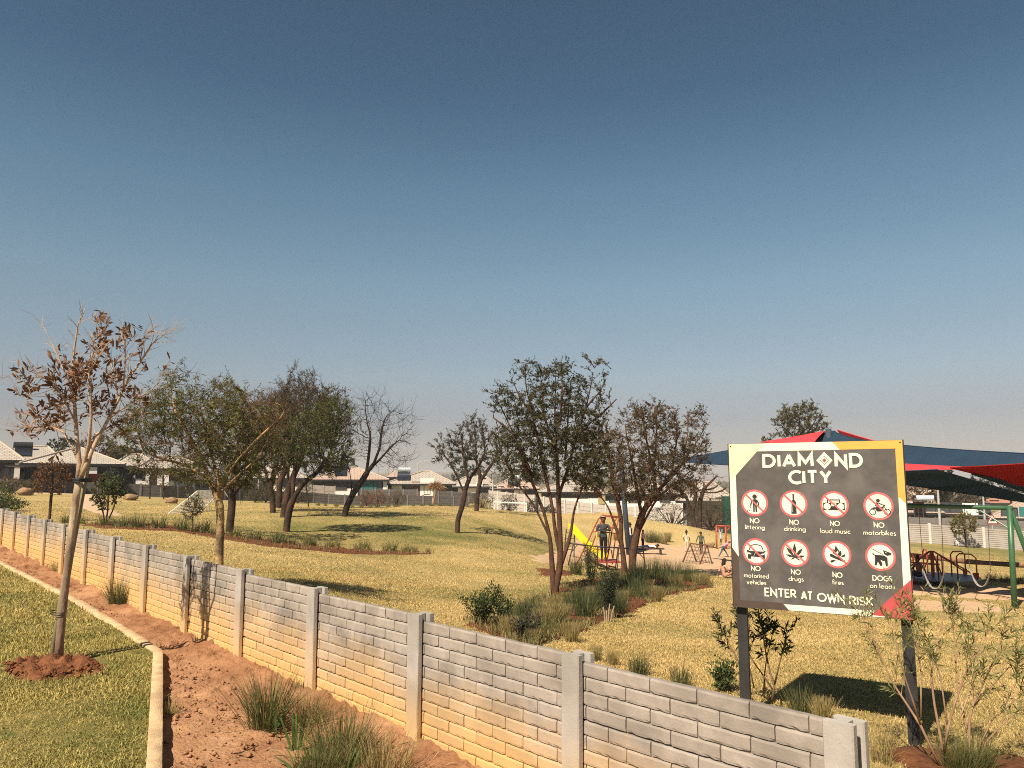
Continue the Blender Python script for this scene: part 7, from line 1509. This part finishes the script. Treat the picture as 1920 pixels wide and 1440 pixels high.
pk = mast(1558, 804, 27, 'dark steel mast with sail corners at its head behind the sign', .10)
sail('large navy shade sail spreading from the mast to the left and right behind the sign', at(1258, 864, 33), at(1564, 808, 27.2), at(2130, 859, 17.5), S_navy, (.0, .13, .0), drop=.26)
sail('bright red sail corner left of the mast above the sign', at(1546, 808.5, 27.4), at(1428, 829, 30), at(1520, 842, 24.5), S_redc, .03)
sail('red sail edge showing behind the navy sail right of the mast', at(1570, 806, 27.6), at(1668, 834, 26), at(1600, 850, 30), S_redc, .02)
sail('bright red sunlit strip below the navy sail right of the sign', at(1540, 896, 19.8), at(1540, 862, 24), at(1822, 877, 18.9), S_redc, .0)
sail('shaded red sail underside slanting down at the right edge of the picture', at(1782, 877, 18.8), at(2080, 856, 18), at(2080, 955, 27), S_redc_shaded, .015)
sail('long black looking navy sail underside slanting down to the right', at(1540, 886, 19.6), at(1756, 880.5, 18.4), at(2030, 958, 30), S_navy, .012)
sail('thin dark navy sail strip below the shaded red underside', at(1822, 889, 19.4), at(2090, 938, 27), at(2080, 976, 30), S_navy, .01)
for px_, pt, d, lab in ((2135, 852, 17.3, 'sail mast beyond the right edge holding the navy sail'), (2085, 940, 28, 'sail mast beyond the right edge holding the low sail corners')): mast(px_, pt, d, lab)
# ================================================================ PEOPLE
SKIN = mat('brown_skin', (.115, .052, .030), (.09, .04, .024), scale=4, rough=.55, spec=.35)
HAIR = mat('black_hair', (.012, .010, .010), (.02, .017, .016), scale=30, rough=.7)
def cloth(n, c): return mat(n, c, tuple(x * .8 for x in c), scale=9, rough=.9, bump=.3, bscale=20)
C_ = dict(charcoal=cloth('charcoal_hoodie', (.055, .065, .08)), black=cloth('black_trousers', (.012, .012, .015)), white=cloth('white_cotton', (.72, .70, .68)), cream=cloth('cream_cotton', (.66, .54, .40)), green=cloth('green_shirt', (.085, .105, .075)), navy=cloth('navy_trousers', (.02, .025, .05)),
          pink=cloth('pink_top', (.60, .30, .42)), jeans=cloth('blue_denim', (.06, .10, .15)), peach=cloth('peach_dress', (.58, .32, .22)), grey=cloth('grey_knit', (.34, .32, .29)), lilac=cloth('pale_blue_top', (.50, .54, .66)), rust=cloth('rust_top', (.26, .10, .07)), pale=cloth('pale_trousers', (.62, .50, .38)), shoe=cloth('light_shoe', (.55, .53, .50)), dshoe=cloth('dark_shoe', (.03, .028, .03)))
def body(name, label, feet, H, yaw, J, cols, hair='short', group=None, hat=None):
    """one continuous skinned figure; J gives joints in units of standing height, x = own left(-)/right(+), y = forward(-)/back(+), z up, origin between the feet"""
    D = dict(pelvis=(0, 0, .52), belly=(0, -.005, .60), chest=(0, 0, .72), neck=(0, .005, .82), head=(0, -.005, .895), crown=(0, 0, .955), shR=(.105, 0, .79), elR=(.135, .01, .63), haR=(.145, -.02, .49), shL=(-.105, 0, .79), elL=(-.135, .01, .63), haL=(-.145, -.02, .49),
             hiR=(.05, 0, .50), knR=(.055, -.012, .28), anR=(.055, .01, .045), toR=(.065, -.075, .015), hiL=(-.05, 0, .50), knL=(-.055, -.012, .28), anL=(-.055, .01, .045), toL=(-.065, -.075, .015)); D.update(J)
    R = dict(pelvis=.072, belly=.066, chest=.078, neck=.03, head=.054, crown=.042, shR=.037, elR=.025, haR=.018, shL=.037, elL=.025, haL=.018, hiR=.056, knR=.035, anR=.022, toR=.018, hiL=.056, knL=.035, anL=.022, toL=.018)
    E_ = [('pelvis', 'belly'), ('belly', 'chest'), ('chest', 'neck'), ('neck', 'head'), ('head', 'crown'), ('chest', 'shR'), ('shR', 'elR'), ('elR', 'haR'), ('chest', 'shL'), ('shL', 'elL'), ('elL', 'haL'), ('pelvis', 'hiR'), ('hiR', 'knR'), ('knR', 'anR'), ('anR', 'toR'), ('pelvis', 'hiL'), ('hiL', 'knL'), ('knL', 'anL'), ('anL', 'toL')]
    keys = list(D); me = bpy.data.meshes.new('rig'); me.from_pydata([tuple(np.array(D[k]) * H) for k in keys], [(keys.index(a), keys.index(b)) for a, b in E_], [])
    ob = bpy.data.objects.new('rig', me); COL.objects.link(ob); sk = ob.modifiers.new('skin', 'SKIN'); sk.use_smooth_shade = True; ss = ob.modifiers.new('sub', 'SUBSURF'); ss.levels = 1; ss.render_levels = 1
    for i, k in enumerate(keys):
        v = me.skin_vertices[0].data[i]; v.radius = (R[k] * H, R[k] * H * (.8 if k in ('belly', 'pelvis', 'chest') else 1)); v.use_root = (k == 'pelvis')
    dg = bpy.context.evaluated_depsgraph_get(); dg.update(); m2 = bpy.data.meshes.new_from_object(ob.evaluated_get(dg)); bpy.data.objects.remove(ob)
    # fingers, nose and eyes join the same body mesh
    bm = bmesh.new(); bm.from_mesh(m2); base_n = len(bm.faces)
    def tube(pts, rs, n=5):
        t = MB().tube([Vector(p) * H for p in pts], [r * H for r in rs], n); vs = [bm.verts.new(v) for v in t.v]
        for f in t.f: bm.faces.new([vs[i] for i in f])
    for s in ('R', 'L'):
        h = Vector(D['ha' + s]); e = Vector(D['el' + s]); dv = (h - e).normalized(); sd = dv.cross(Vector((0, 1, 0.2))).normalized(); cu = dv.cross(sd)
        for k, (o, l) in enumerate(((-.0115, .040), (-.004, .046), (.004, .044), (.011, .034))):
            p = h + dv * .014 + sd * o; q = p + dv * l * .55 + cu * .004; tube([p, q, q + dv * l * .4 + cu * .012], [.0052, .0046, .0034])
        p = h + sd * -.013; tube([p, p + sd * -.014 + dv * .014, p + sd * -.016 + dv * .03], [.006, .005, .004])
    hd = Vector(D['head']); cr = Vector(D['crown']); up = (cr - hd).normalized(); fw = Vector((0, -1, 0)); fw = (fw - up * fw.dot(up)); fw = fw.normalized() if fw.length > .1 else Vector((0, 0, -1)); sdv = up.cross(fw)
    c = hd + up * .012; tube([c + fw * .05 + up * .008, c + fw * .062 - up * .010, c + fw * .05 - up * .016], [.004, .008, .006])
    nface = len(bm.faces)
    for s in (-1, 1):
        tube([c + fw * .047 + sdv * s * .02 + up * .012, c + fw * .0535 + sdv * s * .02 + up * .012], [.007, .004]); 
    n_eye = len(bm.faces); tube([c + fw * .046 - sdv * .016 - up * .030, c + fw * .051 - up * .031, c + fw * .046 + sdv * .016 - up * .030], [.003, .005, .003])
    for s in (-1, 1): tube([c + sdv * s * .048 + up * .014, c + sdv * s * .056 + up * .004 - fw * .006, c + sdv * s * .049 - up * .012], [.008, .010, .006])
    bm.to_mesh(m2); bm.free()
    mats = [SKIN]; 
    def slot(m):
        if m not in mats: mats.append(m)
        return mats.index(m)
    top, low, shoe, sleeve, leg = cols.get('top'), cols.get('low'), cols.get('shoe'), cols.get('sleeve', 1.), cols.get('leg', 1.)
    bones = [(np.array(D[a]) * H, np.array(D[b]) * H, a, b) for a, b in E_]
    mi = np.zeros(len(m2.polygons), np.int32)
    sl = dict(top=slot(C_[top]) if top else 0, low=slot(C_[low]) if low else 0, shoe=slot(C_[shoe]) if shoe else 0, eye=slot(HAIR))
    for p in m2.polygons:
        i = p.index
        if i >= base_n:
            mi[i] = sl['eye'] if nface <= i < n_eye else 0; continue
        x = np.array(p.center); bd = 1e9
        for A, B, a, b in bones:
            t = np.clip((x - A) @ (B - A) / ((B - A) @ (B - A)), 0, 1); dd = np.linalg.norm(x - A - (B - A) * t) / (R[a] + R[b])
            if dd < bd: bd, bt, ba, bb = dd, t, a, b
        part = (ba, bb)
        if bb in ('head', 'crown') : k = 0
        elif bb == 'neck': k = sl['top'] if bt < .55 else 0
        elif bb in ('belly', 'chest') : k = sl['top'] if (bb == 'chest' or bt > .25 or cols.get('dress')) else sl['low']
        elif bb[:2] == 'sh': k = sl['top']
        elif bb[:2] == 'el': k = sl['top'] if sleeve > .0 and bt <= max(sleeve * 2, .01) else 0
        elif bb[:2] == 'ha': k = sl['top'] if sleeve > .5 and bt <= (sleeve - .5) * 2 - .08 else 0
        elif bb[:2] == 'hi': k = sl['low']
        elif bb[:2] == 'kn': k = sl['low'] if bt <= leg * 2 else 0
        elif bb[:2] == 'an': k = sl['low'] if leg > .5 and bt <= (leg - .5) * 2 - .05 else 0
        else: k = sl['shoe']
        mi[i] = k
    for m in mats: m2.materials.append(m)
    m2.polygons.foreach_set('material_index', mi); m2.polygons.foreach_set('use_smooth', np.ones(len(m2.polygons), bool)); m2.update()
    m2.name = name; root = link(name, m2, None, tuple(feet)); root.rotation_euler = (0, 0, yaw); tag(root, label, 'person', group)
    # hair or hat: shell round the skull
    def cap(nm, m, sc, off, lo, hi_face=True):
        b2 = bmesh.new(); bmesh.ops.create_uvsphere(b2, u_segments=16, v_segments=10, radius=1); kill = []
        for v in b2.verts:
            if v.co.z < lo or (hi_face and v.co.y < -.35 and v.co.z < .45): kill.append(v)
        bmesh.ops.delete(b2, geom=kill, context='VERTS'); cc = (hd + up * off) * H; Mx = Matrix((sdv, -fw, up)).transposed()
        for v in b2.verts: v.co = Mx @ Vector((v.co.x * sc[0] * H, v.co.y * sc[1] * H, v.co.z * sc[2] * H)) + cc
        me_ = bpy.data.meshes.new(nm); b2.to_mesh(me_); b2.free(); me_.materials.append(m); me_.polygons.foreach_set('use_smooth', [True] * len(me_.polygons)); return link(nm, me_, root)
    if hat: cap('beanie', C_[hat], (.066, .068, .07), .028, -.05); 
    else: cap('hair', HAIR, (.062, .066, .066), .018, -.45 if hair != 'short' else -.2)
    if hair == 'long':
        b_ = MB(); o_ = hd * H; back = -fw
        for k in range(9):
            a = (k - 4) / 4; p = o_ + (sdv * a * .05 + back * (.05 - .02 * abs(a)) + up * .02) * H; b_.tube([p, p + (back * .02 - Vector((0, 0, .10))) * H, p + (back * .012 - Vector((0, 0, .24 + .02 * math.sin(k * 3)))) * H], [.018 * H, .02 * H, .008 * H], 6)
        b_.build('braids', HAIR, root, smooth=True)
    if hair == 'bun':
        b_ = MB(); p = (hd + up * .085 - fw * .03) * H; b_.tube([p - up * .02 * H, p + up * .015 * H, p + up * .05 * H], [.03 * H, .042 * H, .02 * H], 10); b_.build('hair_bun', HAIR, root, smooth=True)
    return root
# the boy in a beanie on the tower, hands together at his chest, looking at us
ft_ = at(1132, 1049, dA - .22); ft_[2] = zp; ht = float(at(1132, 966, dA - .22)[2] - ft_[2])
body('person', 'boy in a grey beanie, charcoal hoodie and black trousers standing on the red tower', ft_, ht, .0, dict(elR=(.155, -.02, .655), haR=(.035, -.13, .70), elL=(-.16, -.02, .655), haL=(-.02, -.135, .715), knR=(.04, -.015, .28), anR=(.04, 0, .045), toR=(.05, -.08, .012), knL=(-.04, -.012, .28), anL=(-.042, 0, .045), toL=(-.055, -.08, .012)), dict(top='charcoal', low='black', shoe='dshoe', sleeve=1.), hat='grey')
def stand(px_, pf, ph, dmin, label, yaw, J, cols, **k):
    q = hit(px_, pf, dmin); H = float(at(px_, ph, q[1])[2] - q[2]); return body('person', label, q, H, yaw, J, cols, **k)
walkL = dict(knR=(.055, -.06, .29), anR=(.055, -.07, .05), toR=(.06, -.15, .02), knL=(-.05, .02, .28), anL=(-.05, .10, .06), toL=(-.055, .03, .02))
stand(1182, 1036, 978, 26, 'child in a white sleeveless top half hidden behind the slate mast', 1.9, {**walkL, 'elR': (.15, .06, .64), 'haR': (.18, .08, .52)}, dict(top='white', low='navy', shoe='dshoe', sleeve=.1))
stand(1206, 1032, 992, 28, 'child in black with a pink edge behind the twisted tree stem', -2.2, {}, dict(top='pink', low='black', shoe='dshoe', sleeve=.3))
stand(1288, 1036, 994, 28, 'child in a cream shirt and pale trousers left behind the rope climber', 2.9, {'haR': (.10, -.08, .50)}, dict(top='cream', low='pale', shoe='shoe', sleeve=.35), hair='bun')
stand(1315, 1040, 995.5, 28, 'boy in a dark green shirt and navy trousers walking away behind the rope climber', 2.6, {**walkL, 'elR': (.16, .03, .64), 'haR': (.22, -.04, .54)}, dict(top='green', low='navy', shoe='shoe', sleeve=.4))
# the child hanging from the red frame
fq = at(1352, 1021, dR - .05); hh = float(at(1352, 987, dR)[2] - fq[2]) / 1.16
body('person', 'child in a pale blue top hanging by both arms from the red frame', fq, hh, .4, dict(shR=(.10, 0, .82), elR=(.12, 0, .98), haR=(.10, 0, 1.13), shL=(-.10, 0, .82), elL=(-.12, 0, .98), haL=(-.10, 0, 1.13), knR=(.05, -.05, .29), anR=(.04, .05, .08), toR=(.05, 0, .0), knL=(-.04, -.02, .28), anL=(-.03, .08, .08), toL=(-.03, .03, .0)), dict(top='lilac', low='lilac', shoe=None, sleeve=.5, leg=.25))
# the girl bending in a wide stride
q = hit(1358, 1046, 24); H_ = 1.05 * 42 / FOC * q[1] * .95
body('person', 'girl in a pink top and jeans bending in a wide stride at the sign edge', q, H_, 1.57, dict(pelvis=(0, .05, .47), belly=(0, -.02, .535), chest=(0, -.13, .60), neck=(0, -.21, .65), head=(0, -.26, .69), crown=(0, -.295, .735), shR=(.10, -.15, .64), elR=(.12, -.20, .50), haR=(.09, -.31, .45), shL=(-.10, -.15, .64), elL=(-.12, -.18, .50), haL=(-.06, -.28, .42),
     hiR=(.05, .05, .46), knR=(.06, -.08, .28), anR=(.06, -.20, .05), toR=(.06, -.28, .015), hiL=(-.05, .05, .46), knL=(-.06, .13, .27), anL=(-.06, .26, .06), toL=(-.06, .19, .015)), dict(top='pink', low='jeans', shoe='shoe', sleeve=1.), hat='pink')
# two children sitting at the edge of the sand
sit = dict(pelvis=(0, .05, .075), belly=(0, .06, .15), chest=(0, .045, .27), neck=(0, .03, .36), head=(0, .01, .44), crown=(0, .005, .50), shR=(.10, .04, .33), elR=(.14, .10, .19), haR=(.13, .13, .045), shL=(-.10, .04, .33), elL=(-.13, -.03, .22), haL=(-.07, -.13, .20), hiR=(.05, .03, .07), knR=(.07, -.20, .20), anR=(.06, -.30, .04), toR=(.06, -.38, .02), hiL=(-.05, .03, .07), knL=(-.07, -.22, .19), anL=(-.05, -.33, .04), toL=(-.05, -.41, .02))
q = hit(1360, 1084, 18); body('person', 'girl with long black braids in a peach dress sitting at the edge of the sand', q, 1.18, 1.75, sit, dict(top='peach', low='peach', shoe=None, sleeve=.6, leg=.35, dress=True), hair='long')
q = hit(1376, 1084, 18); body('person', 'second child in peach sitting close to the girl with braids, half behind the sign', q, 1.05, 1.2, sit, dict(top='peach', low='peach', shoe='shoe', sleeve=.5, leg=.4, dress=True))
# the child on the carousel
cc = np.array(bpy.data.objects['carousel'].location); q = at(1722, 1094, cc[1] - .55); q[2] = cc[2] + .26
body('person', 'bare shouldered child with a hair bun sitting on the carousel deck', q, 1.12, -1.2, sit, dict(top='rust', low='navy', shoe=None, sleeve=.0, leg=.6), hair='bun')
# the child lying face down on a low bench
q = hit(1214, 1041, 24); bz = .32; bn = thing('low_bench', 'low plank bench on the sand under the lying child', 'bench', tuple(q)); MB().box((0, 0, bz - .03), (1.5, .36, .05)).build('seat', P_rail, bn)
for x in (-.6, .6): MB().box((x, 0, (bz - .06) / 2 - .05), (.06, .3, bz - .0)).build('leg', P_rail, bn)
pr = dict(pelvis=(0, 0, .075), belly=(.10, 0, .07), chest=(.21, 0, .082), neck=(.31, 0, .095), head=(.385, 0, .105), crown=(.445, 0, .11), shR=(.27, -.11, .08), elR=(.30, -.20, .05), haR=(.40, -.17, .03), shL=(.27, .11, .08), elL=(.30, .19, .05), haL=(.40, .15, .03), hiR=(-.02, -.05, .07), knR=(-.24, -.055, .05), anR=(-.46, -.05, .04), toR=(-.52, -.05, .012), hiL=(-.02, .05, .07), knL=(-.24, .055, .05), anL=(-.46, .05, .04), toL=(-.52, .06, .012))
body('person', 'child in a white top lying face down on the low bench behind the tree stems', (q[0], q[1], q[2] + bz), 1.15, 0, pr, dict(top='white', low='navy', shoe='dshoe', sleeve=.5))
# ================================================================ HAZE
hz = MB().box((0, 0, 0), (1, 1, 1)).mesh('haze'); ho = tag(link('haze', hz), kind='stuff')
_g = np.array([v.co[2] for v in bpy.data.objects['ground'].data.vertices]); zlo, zhi = float(_g.min()) - 1.5, max(float(_g.max()), 12.) + 8
ho.scale = (6800, 6800, zhi - zlo); ho.location = (0, 0, (zlo + zhi) / 2)
hm_ = bpy.data.materials.new('haze_air'); hm_.use_nodes = True; t = hm_.node_tree; t.nodes.clear(); o_ = t.nodes.new('ShaderNodeOutputMaterial'); pv = t.nodes.new('ShaderNodeVolumePrincipled')
pv.inputs['Color'].default_value = (.88, .87, .90, 1); pv.inputs['Density'].default_value = .00045; pv.inputs['Anisotropy'].default_value = .0; t.links.new(pv.outputs[0], o_.inputs['Volume']); hz.materials.append(hm_)
print('haze', zlo, zhi)
